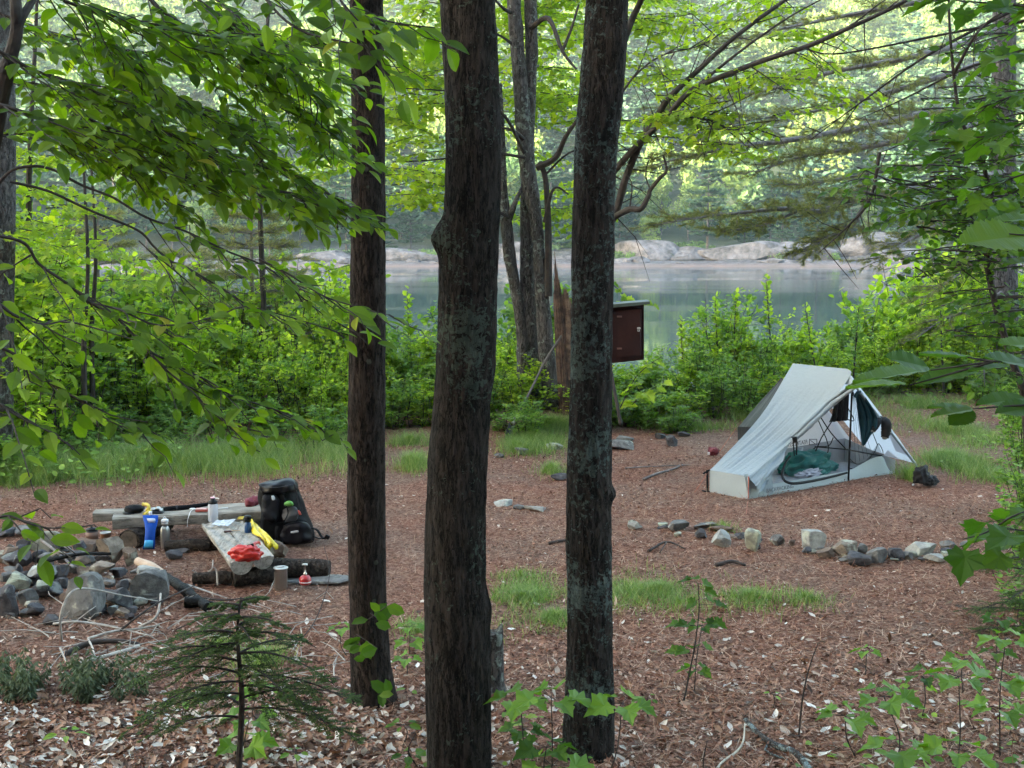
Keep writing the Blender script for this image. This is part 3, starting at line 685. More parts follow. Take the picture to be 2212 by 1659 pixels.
def region_foliage(S,boxes,seed,lsize=.085,twl=(.18,.4),per=None,dirx=None,jit=.4,nrm=(0,-.35,1),lstep=.05,branch=.9):
    """boxes: (x0,y0,x1,y1,D0,D1,n) picture-measured volume filled with short level branches"""
    rr=np.random.default_rng(seed)
    for (x0,y0,x1,y1,D0,D1,n) in boxes:
        for _ in range(n):
            D=rr.uniform(D0,D1); p=np.array(P(rr.uniform(x0,x1),rr.uniform(y0,y1),D)); a=rr.uniform(0,6.28) if dirx is None else (0 if dirx>0 else math.pi)+rr.normal(0,.5)
            L=branch*rr.uniform(.5,1.2); d=np.array([math.cos(a),math.sin(a)*.7,rr.uniform(-.15,.2)]); d=unit(d)
            pts=p+d*L*np.linspace(-.5,.5,5)[:,None]+np.array([0,0,-.12*L])*(np.linspace(0,1,5)[:,None]**2)
            S.t.add(*tube(pts,[.006,.002],4,cap=False)); spray(S,pts,rr,twl,.10,lstep,lsize,nrm,jit,0,.15,.002)
S=Spray()
region_foliage(S,[(835,-60,960,140,13.2,15.5,24),(835,140,960,300,13.2,15,22),(835,300,960,430,13.2,15,15),(1085,-40,1250,130,14.8,16.5,34),(1085,130,1250,260,14.8,16.5,26),(1200,-40,1260,180,14,15,6),(1080,330,1240,420,15,16,2),(1180,440,1250,520,14.6,15.2,5),(1085,440,1130,480,14.8,15.5,2),(1085,250,1250,330,15,16.5,3)],41)
S.build(T_maple(),cl,ML_maple,'foliage')
S=Spray(); region_foliage(S,[(600,60,840,260,15.5,18,12)],42); 

# --- broken snag beside the clump
MS=plain('rotten_heartwood',(.125,.075,.055),.95,0,(.03,.018,.014),9,.03,20)
def snag():
    p=G(1215,900); o=thing('broken_snag',p,'jagged rotten orange-brown tree snag beside the maple clump','tree snag')
    D=14.25
    def shell(cx0,cx1,hw0,hw1,y0,y1,seed,jag,n=60,thick=.05,ang=(0,2*math.pi)):
        rr=np.random.default_rng(seed); k=40; th=np.linspace(ang[0],ang[1],n); V=[]
        jg=np.array([vnoise(t*9+seed,seed,1,seed) for t in th]); tops=1-jag*.62*np.abs(np.cos(th)+.25)-.10*jg*(1+jag)
        for i in range(k):
            u=i/(k-1)
            for t,tp in zip(th,tops):
                v=u*tp; y=y0+(y1-y0)*v; c=P(cx0+(cx1-cx0)*v,y,D); h=(hw0+(hw1-hw0)*v)*D/FPX*(1+.12*(fbm(t*4,v*1.5,.4,seed)-.45)*2-.10*abs(math.sin(t*9+v*2)))
                V.append((c.x+math.cos(t)*h,c.y+math.sin(t)*h*.8,c.z))
        V=np.array(V); i=np.arange(k-1)[:,None]*n; j=np.arange(n-1)[None,:]
        Q=np.stack([i+j,i+j+1,i+n+j+1,i+n+j],-1).reshape(-1,4)
        return V,[Q]
    m=MB(); m.add(*shell(1226,1200,17,13,912,528,3,.55)); m.build('trunk',MS,o)
    m=MB(); m.add(*shell(1228,1224,13,11,820,612,8,.20)); m.build('split_slab',plain('split_orange_wood',(.24,.155,.11),.95,0,(.07,.042,.034),12,.03,25),o)
snag()

# --- tree behind the lichened trunk, its limbs rising to the right
ht=thing('leaning_tree',G(1288,930),'tree hidden behind the lichened trunk, its dark bare limbs rising to the right','tree')
m=MB(); m.add(*roughtube(stem_pts([(1288,945,30),(1286,800,26),(1290,600,26),(1300,480,24),(1310,380,20),(1318,250,16),(1330,100,13),(1345,0,10),(1360,-150,7)],13.8,13.4),77)); m.build('trunk',MB_clump,ht,smooth=True)
m=MB()
LIMBS=[([(1305,400,13.5),(1332,364,13.3),(1380,310,13.1),(1430,262,12.9),(1493,196,12.7),(1560,165,12.5),(1650,130,12.3),(1741,101,12.2),(1830,62,12.1),(1941,10,12),(2020,-40,12)],[.045,.04,.035,.03,.02]),
 ([(1300,500,13.5),(1328,465,13.4),(1350,390,13.3),(1380,315,13.2),(1415,258,13.1),(1447,210,13),(1510,150,12.9),(1588,80,12.8),(1696,0,12.8),(1760,-40,12.8)],[.055,.05,.045,.03,.022]),
 ([(1310,485,13.5),(1328,469,13.3),(1360,452,13.2),(1384,451,13.1),(1400,425,13.1),(1405,410,13.1),(1425,385,13),(1440,368,13),(1433,336,13)],[.045,.042,.035,.025,.012]),
 ([(1330,150,13.4),(1352,77,13.2),(1366,40,13.2),(1385,0,13.1),(1400,-40,13)],[.05,.045,.035]),
 ([(1440,250,12.9),(1500,255,12.8),(1540,262,12.7),(1600,290,12.6),(1650,270,12.6)],[.02,.012,.006]),
 ([(1340,205,13.3),(1375,160,13.2),(1430,120,13.1),(1520,95,13),(1600,40,13)],[.018,.01,.006]),
 ([(1405,410,13.1),(1395,380,13.1),(1400,350,13.1),(1412,330,13.1)],[.012,.005]),([(1360,452,13.2),(1365,400,13.2),(1350,370,13.2)],[.012,.005]),
 ([(1493,196,12.7),(1600,110,12.5),(1700,40,12.4),(1790,-10,12.4)],[.022,.014,.008])]
for pts,r_ in LIMBS: m.add(*tube(smoothpath(VP(pts),6),np.array(r_)*.8,9,rough=.06))
rr=np.random.default_rng(31)
for pts,r_ in LIMBS[:2]+LIMBS[4:6]:
    q=smoothpath(VP(pts),6)
    for i in range(4,len(q)-1,2):
        d=unit(q[i+1]-q[i]); L=rr.uniform(.2,.75); e=unit(d*.6+rr.normal(0,.6,3)*(1,.6,1)+(.3,0,-.25)); a=q[i]; b=a+e*L*.5+rr.normal(0,.03,3); c_=b+(e+rr.normal(0,.3,3))*L*.5
        m.add(*tube([a,b,c_],[.008,.005,.002],4,cap=False))
        f=b+unit(e+rr.normal(0,.7,3))*L*.35; m.add(*tube([b,f],[.004,.0015],4,cap=False))
m.build('limbs',plain('dark_limb_bark',(.055,.045,.04),.9,0,(.02,.016,.015),10,.01),ht,smooth=True)
S=Spray(); region_foliage(S,[(1360,20,1480,160,13,14.5,12),(1450,120,1620,330,12.4,13.6,14),(1600,60,1850,230,12,13.2,12),(1360,-30,1500,60,13,15,7),(1440,230,1640,330,12.3,13,6),(1335,230,1420,300,13,14,3),(1500,-20,1720,80,13,14,6)],43,lsize=.08)
S.build(T_maple(),ht,ML_maple,'foliage')

# --- small round-leaved shrub growing on the box's tree
# --- pine at the right with long level boughs
def needle_bough(S,T,path,rr,rad,plume=.55,dens=1.0,nl=.085,start=.12):
    q=smoothpath(path,7); T.add(*tube(q,rad,8,rough=.05)); k=len(q)
    for i in range(int(k*start),k):
        if i>=k-1: d=unit(q[-1]-q[-2])
        else: d=unit(q[i+1]-q[i])
        s=unit(np.cross(d,[0,0,1.]))
        fr=i/k
        for side in (-1,1):
            if rr.random()>.85*dens: continue
            L=plume*rr.uniform(.45,1.15)*(1.1-.5*fr); e=unit(d*rr.uniform(.5,1)+s*side*rr.uniform(.4,1.0)+(0,0,rr.uniform(-.28,.22)))
            tw=q[i]+e*L*np.linspace(0,1,5)[:,None]+np.array([0,0,.10*L])*np.linspace(0,1,5)[:,None]**2+rr.normal(0,.01,(5,3))
            T.add(*tube(tw,[.007,.0025],4,cap=False))
            for u in np.linspace(.3,1,max(3,int(L/.085))):
                b=q[i]+e*L*u+np.array([0,0,.10*L])*u*u; e2=unit(e+s*rr.uniform(-.9,.9)+(0,0,rr.uniform(-.2,.35))); L2=.14*rr.uniform(.5,1.3); tip=b+e2*L2
                T.add(*tube([b,tip],[.0035,.002],3,cap=False))
                n_=int(42*dens); uu=rr.uniform(.15,1,n_)[:,None]; pos=b+e2*L2*uu; dd=e2*.9+rr.normal(0,.55,(n_,3)); S.leaves(pos,dd,rr.normal(size=(n_,3)),nl*rr.uniform(.7,1.15,n_))
pn=thing('white_pine',G(2170,830),'big grey-barked pine at the right edge with long level boughs of soft needles','tree')
ptr=stem_pts([(2172,850,40),(2170,700,31),(2168,600,28),(2168,450,26),(2166,300,25),(2168,150,24),(2170,0,23),(2172,-200,20),(2172,-500,14)],17,17)
m=MB(); m.add(*roughtube(ptr,91,28,.08)); m.build('trunk',MB_pine,pn,smooth=True)
S=Spray(); T=MB(); rr=np.random.default_rng(17)
B=[([(2165,215,16.8),(2090,235,16.3),(2000,245,15.8),(1885,270,15.2),(1725,300,14.5),(1570,320,14),(1437,350,13.6)],[.045,.05,.04,.03,.008],.7),
([(2160,250,16.8),(2100,270,16.3),(1962,301,15.4),(1840,322,15),(1741,336,14.7),(1633,371,14.3)],[.045,.04,.03,.02,.006],.6),
([(2165,375,16.8),(2100,390,16.3),(2032,402,15.9),(1930,415,15.4),(1878,425,15.2),(1822,434,15),(1770,457,14.8),(1696,450,14.5),(1577,462,14),(1455,478,13.6)],[.055,.055,.05,.045,.03,.02,.006],.65),
([(1878,430,15.2),(1858,460,15.1),(1840,487,15),(1787,515,14.8),(1740,545,14.6)],[.035,.028,.02,.006],.5),
([(1725,455,14.7),(1690,470,14.5),(1640,488,14.3),(1560,500,14.1)],[.02,.012,.005],.45),
([(2165,430,16.8),(2100,460,16.3),(2032,483,15.9),(1955,525,15.5),(1900,560,15.2)],[.04,.035,.02,.006],.55),
([(2165,60,16.8),(2060,100,16.2),(1960,125,15.6),(1805,154,15.2),(1647,196,14.8),(1472,224,14.4)],[.045,.04,.03,.02,.005],.6),
([(2165,-30,16.8),(2010,0,16),(1892,21,15.6),(1700,60,15.2),(1560,95,14.8)],[.04,.035,.02,.005],.6),
([(2165,120,16.8),(2050,160,16.2),(1900,205,15.8),(1760,240,15.4),(1600,262,15)],[.04,.035,.02,.005],.6),
([(2165,320,16.8),(2100,330,16.3),(2000,360,16),(1900,372,15.8),(1760,395,15.6),(1700,398,15.5)],[.035,.03,.015,.005],.4),
([(2172,540,16.9),(2120,560,16.6),(2060,600,16.3),(2000,640,16.1)],[.03,.02,.005],.5),
([(2180,620,16.9),(2120,660,16.7),(2040,690,16.5),(1980,730,16.3)],[.03,.02,.005],.5)]
for i,(pts,r_,pl) in enumerate(B):
    needle_bough(S,T,VP(pts),rr,r_,pl,1.0 if i<9 else .8,.075,.3 if i<9 else .2)
T.build('boughs',M_twigp,pn)
S.t=MB(); S.build(T_needle(.045),pn,ML_need,'needles')
# --- feathery young conifer across the clearing, left
def young_pine(name,x0,yb,yt,D,seed,label,rb=.95,layers=13,dens=.8):
    rr=np.random.default_rng(seed); b=P(x0,yb,D); b.z=float(H(b.x,b.y)); t=P(x0-4,yt,D)
    o=thing(name,b,label,'tree'); m=MB(); m.add(*tube([b,(b+t)/2,t],[.04,.03,.006],8)); m.build('trunk',M_twigp,o)
    S=Spray();T=MB()
    for k in range(layers):
        u=.18+.8*k/layers; c=np.array(b)*(1-u)+np.array(t)*u
        for q in range(5):
            a=q*1.257+k*.7+rr.uniform(-.2,.2); L=rb*(1.15-u)*rr.uniform(.75,1.15); e=c+np.array([math.cos(a)*L,math.sin(a)*L,.12*L])
            needle_bough(S,T,np.array([c,(c+e)/2,e]),rr,[.010,.004],.28,dens*.6,.075,.3)
    T.build('boughs',M_twigp,o); S.t=MB(); S.build(T_needle(.045),o,ML_need,'needles')
young_pine('young_pine',546,880,330,16.5,5,'feathery young pine with pale straight stem behind the beech leaves',1.1)
young_pine('young_pine',400,900,520,17.5,6,'low feathery young pine left of the pale-stemmed one',1.0,9)
young_pine('young_pine',215,900,430,18,7,'feathery young pine behind the thin pole saplings',1.0,10)
# --- pole saplings with bright maple leaves, left
for (x0,yb,yt,D,lab,seed,bx) in [(186,1010,330,12.2,'darker of two thin pole saplings in front of the lake at the left',3,[(20,400,200,520,11.5,13.2,12),(60,600,200,720,11.5,13,7)]),(203,960,340,13.2,'paler thin pole sapling close to the darker one at the left',4,[(100,440,280,560,12.6,14,7),(230,540,360,640,12.6,14,3)])]:
    b=P(x0,yb,D); b.z=float(H(b.x,b.y)); o=thing('pole_sapling',b,lab,'tree')
    m=MB(); m.add(*tube(smoothpath(np.array([b,P(x0-5,(yb+yt)/2+80,D),P(x0+4,(yb+yt)/2-100,D),P(x0-6,yt,D),P(x0-6,yt-250,D)]),6),[.035,.028,.02,.012,.004],8,rough=.08)); m.build('trunk',M_twig,o)
    S=Spray(); region_foliage(S,bx,50+seed,lsize=.09,branch=.7); S.build(T_maple(),o,ML_maple,'foliage')
# taller leafy trees standing between camp and lake on the left: pale green sprays against the far shore
for (x0,yb,D,bx,lab,seed) in [(560,940,16,[(560,60,760,240,15,17,20),(620,240,760,380,15,17,10),(640,560,750,700,15,16,6)],'slim maple behind the left trunk with sprays reaching over the lake',1),
    (60,960,14.5,[(0,440,150,640,13,15,16),(0,200,160,420,13.5,15.5,14)],'slim maple near the left edge trunk with pale green sprays',2)]:
    b=P(x0,yb,D); b.z=float(H(b.x,b.y)); o=thing('slim_maple',b,lab,'tree')
    m=MB(); m.add(*tube(smoothpath(np.array([b,P(x0+10,700,D),P(x0+2,400,D),P(x0+20,0,D),P(x0+20,-300,D)]),6),[.05,.04,.035,.02,.01],8,rough=.05)); m.build('trunk',M_twig,o)
    S=Spray(); region_foliage(S,bx,60+seed,lsize=.085,branch=.8); S.build(T_maple(),o,ML_maple,'foliage')

# ================================================================== BEECH BOUGHS, LEFT FOREGROUND
def D_of(base,pts): return pts
be=thing('beech_tree',(-2.2,3.4,float(H(-2.2,3.4))),'young beech at the left edge whose level sprays of toothed leaves fill the upper left','tree')
m=MB(); m.add(*tube(smoothpath(np.array([(-2.25,3.5,float(H(-2.2,3.4))-.1),P(-150,900,3.5),P(-60,500,3.6),P(0,215,3.6),P(14,150,3.6),P(28,105,3.6),P(36,60,3.6),P(33,0,3.6),P(20,-200,3.7),P(0,-600,3.7)]),6),[.04,.034,.026,.020,.018,.016,.014],12,rough=.06)); 
m.add(*tube(smoothpath(VP([(28,100,3.6),(45,45,3.6),(70,0,3.65),(100,-60,3.7)]),5),[.014,.01],8))
m.build('trunk',M_twig,be)
S=Spray(); rr=np.random.default_rng(23); br=MB()
LB=[([(143,-20,3.7),(224,77,3.75),(280,137,3.8),(325,182,3.85),(378,210,3.9),(430,242,3.95),(520,290,4.0),(580,340,4.05),(660,390,4.1),(740,440,4.2)],.0052),
([(-20,100,3.5),(70,150,3.55),(140,173,3.6),(245,213,3.65),(315,259,3.7),(367,287,3.75),(437,329,3.8),(507,364,3.85),(577,402,3.9),(750,458,4.1)],.0052),
([(300,-30,4.0),(345,20,4.0),(420,70,4.05),(480,130,4.1),(560,190,4.2),(640,240,4.3),(720,300,4.4)],.006),
([(430,-30,4.2),(520,40,4.2),(600,90,4.3),(680,140,4.4),(735,170,4.5)],.005),
([(-20,220,3.4),(60,245,3.4),(150,270,3.5),(250,310,3.6),(330,350,3.7),(430,400,3.8)],.006),
([(-20,20,4.3),(80,60,4.3),(190,90,4.3),(290,110,4.4),(400,120,4.5)],.005),
([(60,-40,3.3),(160,10,3.4),(260,40,3.5),(380,60,3.6),(500,80,3.7),(600,110,3.8)],.005),
([(200,100,4.6),(300,170,4.6),(420,230,4.6),(520,250,4.7),(640,300,4.8),(730,330,4.9)],.005),
([(-20,290,4.2),(90,290,4.2),(200,330,4.3),(300,390,4.4),(380,440,4.5)],.005),
([(-20,170,4.4),(120,190,4.4),(260,250,4.5),(400,330,4.6),(520,400,4.7),(640,430,4.8)],.004),
([(380,-40,3.9),(470,30,3.9),(560,90,4.0),(640,170,4.1),(700,250,4.2)],.004),
([(100,200,4.0),(200,260,4.0),(300,300,4.1),(420,310,4.2),(560,350,4.3)],.005)]
for pts,r_ in LB:
    q=smoothpath(VP(pts),6); br.add(*tube(q,[r_,r_*.8,r_*.35],7,rough=.05)); spray(S,q,rr,(.16,.42),.021,.032,.062,(0,-.36,1),.30,.02,.12,.0022,.9,.8)
br.build('boughs',M_twig,be); S.build(T_beech(),be,ML_beech,'leaves')
# top sprays in front of the left trunk
b2=thing('beech_sapling',(-.9,3.2,float(H(-.9,3.2))),'beech spray hanging from the top in front of the left trunk, with big leaves','tree')
S=Spray(); br=MB()
for pts,r_ in [([(480,-120,3.6),(560,-20,3.5),(612,40,3.4),(665,72,3.35),(750,92,3.3),(830,110,3.3)],.005),([(620,-60,3.6),(700,0,3.5),(780,30,3.4),(860,50,3.3),(940,60,3.3)],.004),([(700,-60,3.3),(770,60,3.2),(800,120,3.2),(845,165,3.2)],.003)]:
    q=smoothpath(VP(pts),6); br.add(*tube(q,[r_,r_*.4],7)); spray(S,q,rr,(.12,.30),.055,.045,.08,(0,-.38,1),.3,.05,.10,.0022,.9,.8)
br.build('boughs',M_twig,b2); S.build(T_beech(),b2,ML_beech,'leaves')
# middle and lower boughs
b3=thing('beech_sapling',(-2.0,2.6,float(H(-2.0,2.6))),'beech sapling at the left whose thin arching boughs cross the view of the lake','tree')
S=Spray(); br=MB()
for pts,r_,a in [([(-20,420,3.2),(21,371,3.2),(70,359,3.2),(115,367,3.25),(175,399,3.3),(245,427,3.35),(315,469,3.4),(402,500,3.5),(490,542,3.55),(577,578,3.6),(650,640,3.65),(700,680,3.7),(770,720,3.75)],.0042,.40),
 ([(21,392,3.1),(105,413,3.15),(196,455,3.2),(297,497,3.25),(332,532,3.3),(367,563,3.3),(402,577,3.35),(490,630,3.4),(542,661,3.45),(630,686,3.5),(752,724,3.55)],.0038,.45),
 ([(560,560,3.4),(620,590,3.4),(700,640,3.4),(780,665,3.4),(840,680,3.4)],.003,.0),
 ([(300,520,3.1),(340,560,3.1),(380,610,3.1),(400,640,3.1)],.002,.2)]:
    q=smoothpath(VP(pts),6); br.add(*tube(q,[r_,r_*.8,r_*.35],7,rough=.05)); spray(S,q,rr,(.10,.30),.055,.042,.062,(0,-.36,1),.28,a,.10,.0022,.9,.8)
br.build('boughs',M_twig,b3); S.build(T_beech(),b3,ML_beech,'leaves')
b4=thing('beech_sapling',(-1.9,2.3,float(H(-1.9,2.3))),'lowest beech sapling at the left, its boughs drooping over the green bushes','tree')
S=Spray(); br=MB()
for pts,r_,a in [([(-20,505,2.9),(52,525,2.95),(84,570,3.0),(140,609,3.0),(196,654,3.05),(259,693,3.1),(315,752,3.1),(371,784,3.15),(455,826,3.2),(500,854,3.2),(595,885,3.25),(682,917,3.3)],.0042,.12),
 ([(-20,740,2.8),(52,777,2.85),(119,833,2.9),(175,868,2.95),(227,903,3.0),(300,925,3.0)],.0035,.05),
 ([(315,752,3.1),(360,800,3.1),(420,850,3.1),(470,900,3.15),(540,930,3.2)],.003,.1),
 ([(196,654,3.05),(260,670,3.0),(330,700,3.0),(400,700,3.0),(440,690,3.0)],.003,.2),
 ([(-20,640,2.7),(30,680,2.7),(90,700,2.75),(150,690,2.8)],.004,.0),
 ([(-20,860,2.7),(40,900,2.7),(100,930,2.75)],.003,.0),
 ([(-20,1120,2.7),(20,1115,2.7),(60,1130,2.7),(100,1140,2.7),(140,1140,2.7)],.003,.0)]:
    q=smoothpath(VP(pts),6); br.add(*tube(q,[r_,r_*.8,r_*.35],7,rough=.05)); spray(S,q,rr,(.12,.32),.038,.038,.058,(0,-.40,1),.36,a,.12)
br.build('boughs',M_twig,b4); S.build(T_beech(),b4,ML_beech,'leaves')

# ================================================================== RIGHT FOREGROUND
rs=thing('dark_sapling',(3.6,7.8,0),'crooked dark sapling at the right with many small dark leaves','tree')
q=smoothpath(np.array([list(P(2225,1010,8)),list(P(2210,850,8)),list(P(2190,791,8)),list(P(2168,721,8)),list(P(2144,630,8)),list(P(2132,553,8)),list(P(2150,472,8)),list(P(2133,395,8)),list(P(2116,325,8)),list(P(2077,262,8)),list(P(2060,160,8)),list(P(2050,30,8)),list(P(2050,-100,8))]),6)
m=MB(); m.add(*tube(q,[.028,.024,.022,.018,.013,.010,.006],9,rough=.08))
for pts in [[(2150,472,8),(2175,430,7.9),(2212,400,7.8)],[(2116,325,8),(2000,300,7.9),(1900,330,7.8)],[(2133,395,8),(2050,380,7.9),(1960,400,7.8),(1850,360,7.7)],[(2140,560,8),(2080,570,7.8),(1990,600,7.7)],[(2060,160,8),(2120,60,7.9),(2212,0,7.8)],
   [(2212,10,8.5),(2011,115,8.5),(1875,210,8.6),(1752,301,8.7)],[(2212,110,8.5),(2081,150,8.5),(1960,210,8.6),(1850,260,8.7)],[(1900,330,7.8),(1880,430,7.8),(1830,490,7.8),(1770,545,7.8)],[(2212,45,8.4),(2081,66,8.4),(1822,115,8.4),(1735,105,8.4)]]:
    m.add(*tube(smoothpath(VP(pts),6),[.013,.008,.003],6,rough=.05))
    qq=smoothpath(VP(pts),6)
    for i in range(3,len(qq)-1,2):
        e=unit(qq[i+1]-qq[i]+rr.normal(0,.5,3)*(1,.3,1)-(0,0,.4)); L=rr.uniform(.12,.4); m.add(*tube([qq[i],qq[i]+e*L*.5,qq[i]+e*L+rr.normal(0,.03,3)],[.004,.0015],4,cap=False))
m.build('trunk',M_twig,rs)
S=Spray(); region_foliage(S,[(1900,310,2220,470,7.4,8.4,60),(2040,470,2220,640,7.4,8.4,30),(1840,380,2000,430,7.4,8,6),(1960,520,2100,640,7.4,8.2,9),(2050,180,2220,320,7.6,8.6,26),(2060,640,2220,820,7.6,8.6,16),(2100,0,2220,180,7.8,8.8,12)],71,lsize=.065,twl=(.1,.25),lstep=.032,branch=.5)
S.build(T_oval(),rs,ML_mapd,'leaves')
def bigspray(name,loc,lab,paths,lsize,T,mat,seed,twl=(.1,.2),tstep=.12,lstep=.08,nrm=(0,-.3,1),jit=.25,tw=.003,ysq=1.0):
    rr=np.random.default_rng(seed); o=thing(name,loc,lab,'sapling'); S=Spray(); br=MB()
    for pts,r_,a in paths:
        q=smoothpath(VP(pts),6); br.add(*tube(q,[r_,r_*.5],6)); spray(S,q,rr,twl,tstep,lstep,lsize,nrm,jit,a,.06,tw*.6,.9,ysq)
    br.build('boughs',M_twig,o); S.build(T,o,mat,'leaves'); return o
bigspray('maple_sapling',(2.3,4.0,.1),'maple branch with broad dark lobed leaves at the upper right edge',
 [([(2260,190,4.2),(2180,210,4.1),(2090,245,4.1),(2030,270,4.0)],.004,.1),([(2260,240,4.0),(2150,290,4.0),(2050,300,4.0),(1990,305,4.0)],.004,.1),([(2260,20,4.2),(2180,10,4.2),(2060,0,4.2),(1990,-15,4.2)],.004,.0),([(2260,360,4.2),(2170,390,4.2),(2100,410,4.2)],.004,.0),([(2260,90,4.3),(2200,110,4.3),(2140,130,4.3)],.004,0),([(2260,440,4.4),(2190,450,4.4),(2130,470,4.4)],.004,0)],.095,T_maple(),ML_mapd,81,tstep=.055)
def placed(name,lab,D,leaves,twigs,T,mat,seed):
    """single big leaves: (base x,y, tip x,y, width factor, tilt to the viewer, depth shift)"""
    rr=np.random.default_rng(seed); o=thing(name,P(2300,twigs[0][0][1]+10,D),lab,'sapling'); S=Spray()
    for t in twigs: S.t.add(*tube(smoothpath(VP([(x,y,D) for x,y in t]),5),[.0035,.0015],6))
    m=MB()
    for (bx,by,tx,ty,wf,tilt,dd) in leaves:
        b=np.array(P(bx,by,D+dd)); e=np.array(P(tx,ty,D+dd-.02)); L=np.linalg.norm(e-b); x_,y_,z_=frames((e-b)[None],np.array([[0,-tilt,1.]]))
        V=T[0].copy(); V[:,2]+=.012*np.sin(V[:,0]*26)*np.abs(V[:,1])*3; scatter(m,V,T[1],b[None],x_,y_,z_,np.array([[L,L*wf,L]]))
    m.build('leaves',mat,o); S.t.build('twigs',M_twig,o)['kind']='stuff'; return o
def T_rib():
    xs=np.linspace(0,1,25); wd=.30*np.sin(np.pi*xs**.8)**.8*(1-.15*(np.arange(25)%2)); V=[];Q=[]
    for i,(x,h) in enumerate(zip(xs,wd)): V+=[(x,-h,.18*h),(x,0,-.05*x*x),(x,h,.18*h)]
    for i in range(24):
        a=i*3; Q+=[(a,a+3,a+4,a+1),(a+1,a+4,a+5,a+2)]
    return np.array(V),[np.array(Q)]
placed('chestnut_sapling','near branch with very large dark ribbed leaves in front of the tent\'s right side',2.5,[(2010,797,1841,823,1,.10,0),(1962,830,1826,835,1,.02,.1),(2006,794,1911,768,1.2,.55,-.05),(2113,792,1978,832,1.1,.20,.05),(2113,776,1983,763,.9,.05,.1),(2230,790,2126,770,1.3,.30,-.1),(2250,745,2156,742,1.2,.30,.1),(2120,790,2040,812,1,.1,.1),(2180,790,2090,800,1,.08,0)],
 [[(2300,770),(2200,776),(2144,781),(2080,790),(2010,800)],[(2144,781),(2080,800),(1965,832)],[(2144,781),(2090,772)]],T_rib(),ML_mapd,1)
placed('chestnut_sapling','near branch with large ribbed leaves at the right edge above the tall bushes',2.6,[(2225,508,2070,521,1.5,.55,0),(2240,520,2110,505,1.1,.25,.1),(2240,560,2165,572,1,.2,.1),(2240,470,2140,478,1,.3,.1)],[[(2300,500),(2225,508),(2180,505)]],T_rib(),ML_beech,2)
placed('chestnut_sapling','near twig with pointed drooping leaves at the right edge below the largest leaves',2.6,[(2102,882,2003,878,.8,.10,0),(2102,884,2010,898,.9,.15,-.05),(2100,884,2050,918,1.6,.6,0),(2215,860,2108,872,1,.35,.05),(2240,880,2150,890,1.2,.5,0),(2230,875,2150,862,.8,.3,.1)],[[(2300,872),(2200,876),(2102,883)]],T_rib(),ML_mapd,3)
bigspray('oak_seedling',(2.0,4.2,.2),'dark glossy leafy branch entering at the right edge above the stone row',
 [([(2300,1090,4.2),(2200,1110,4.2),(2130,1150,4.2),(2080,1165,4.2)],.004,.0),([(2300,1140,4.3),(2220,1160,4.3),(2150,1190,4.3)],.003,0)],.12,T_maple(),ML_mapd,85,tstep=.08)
# ================================================================== LAKESIDE BUSHES
ML_b1=leafmat('bush_leaves_lime',[(0,(.12,.23,.025)),(.4,(.23,.36,.035)),(.8,(.35,.48,.05)),(1,(.50,.58,.10))],.55,(1.45,1.45,.5),.5,.3)
ML_b2=leafmat('bush_leaves_green',[(0,(.08,.17,.035)),(.5,(.15,.28,.05)),(1,(.25,.38,.08))],.5,(1.4,1.4,.45),.5,.3)
def bush_mb(seed,nst=9,nl=1500,h=1.4,r=.75,leaf=.065,bare=.25):
    rr=np.random.default_rng(seed); t=MB(); f=MB(); P0=[];D0=[]
    for k in range(nst):
        a=rr.uniform(0,6.28); q=rr.uniform(.15,1)*r; hh=h*rr.uniform(.6,1.08)
        s=np.array([math.cos(a)*q*.35,math.sin(a)*q*.35,-.1]); e=np.array([math.cos(a)*q,math.sin(a)*q,hh]); mid=(s+e)/2+rr.normal(0,.06,3)
        pth=smoothpath([s,mid,e],5); t.add(*tube(pth,[.011,.003],4,cap=False))
        for j in range(9):
            u=rr.uniform(bare,1); b=pth[int(u*(len(pth)-1))]; L=rr.uniform(.12,.38); d=unit(np.array([rr.normal(),rr.normal(),rr.uniform(0,.8)])); t.add(*tube([b,b+d*L],[.004,.0015],3,cap=False))
            m_=int(nl/nst/9); uu=rr.uniform(.1,1.1,m_)[:,None]; P0.append(b+d*L*uu+rr.normal(0,.035,(m_,3))); D0.append(d*.5+rr.normal(0,.6,(m_,3))*[1,1,.35])
    P0=np.concatenate(P0);D0=np.concatenate(D0); nn=np.array([0,-.15,1.])+rr.normal(0,.5,P0.shape)
    T=T_oval(); x,y,z=frames(D0,nn); scatter(f,T[0],T[1],P0,x,y,z,leaf*rr.uniform(.6,1.25,len(P0))); return f,t
def mk_bush(ft,mat,label,group,name='leafy_bush',loc=(0,0,0)):
    o=thing(name,(0,0,0),label,'bush',group); ft[1].build('stems',M_twig,o); ft[0].build('foliage',mat,o); return o
BL=np.array([(0,1030),(120,985),(250,945),(700,945),(850,940),(1000,935),(1080,925),(1300,925),(1440,925),(1600,915),(1750,880),(1900,862),(2050,858),(2212,865)])
TL=np.array([(-60,560),(60,600),(200,640),(420,690),(560,690),(740,690),(850,668),(950,660),(1080,655),(1130,640),(1330,770),(1420,750),(1480,705),(1540,665),(1600,690),(1650,640),(1700,715),(1780,730),(1830,700),(1900,690),(1950,640),(2020,600),(2212,590)])
rb=np.random.default_rng(9); protoB=[bush_mb(20+k,11,1600,1.4,.74,.085 if k<3 else .115,.12) for k in range(4)]+[bush_mb(30+k,7,750,1.4,.8,.085,.3) for k in range(3)]
made={}; nb=0
gl=[('light lime-green leafy bush in the thicket between camp and lake','leafy bushes along the lake edge of the camp'),('deeper green leafy bush in the thicket between camp and lake','deeper green bushes along the lake edge of the camp')]
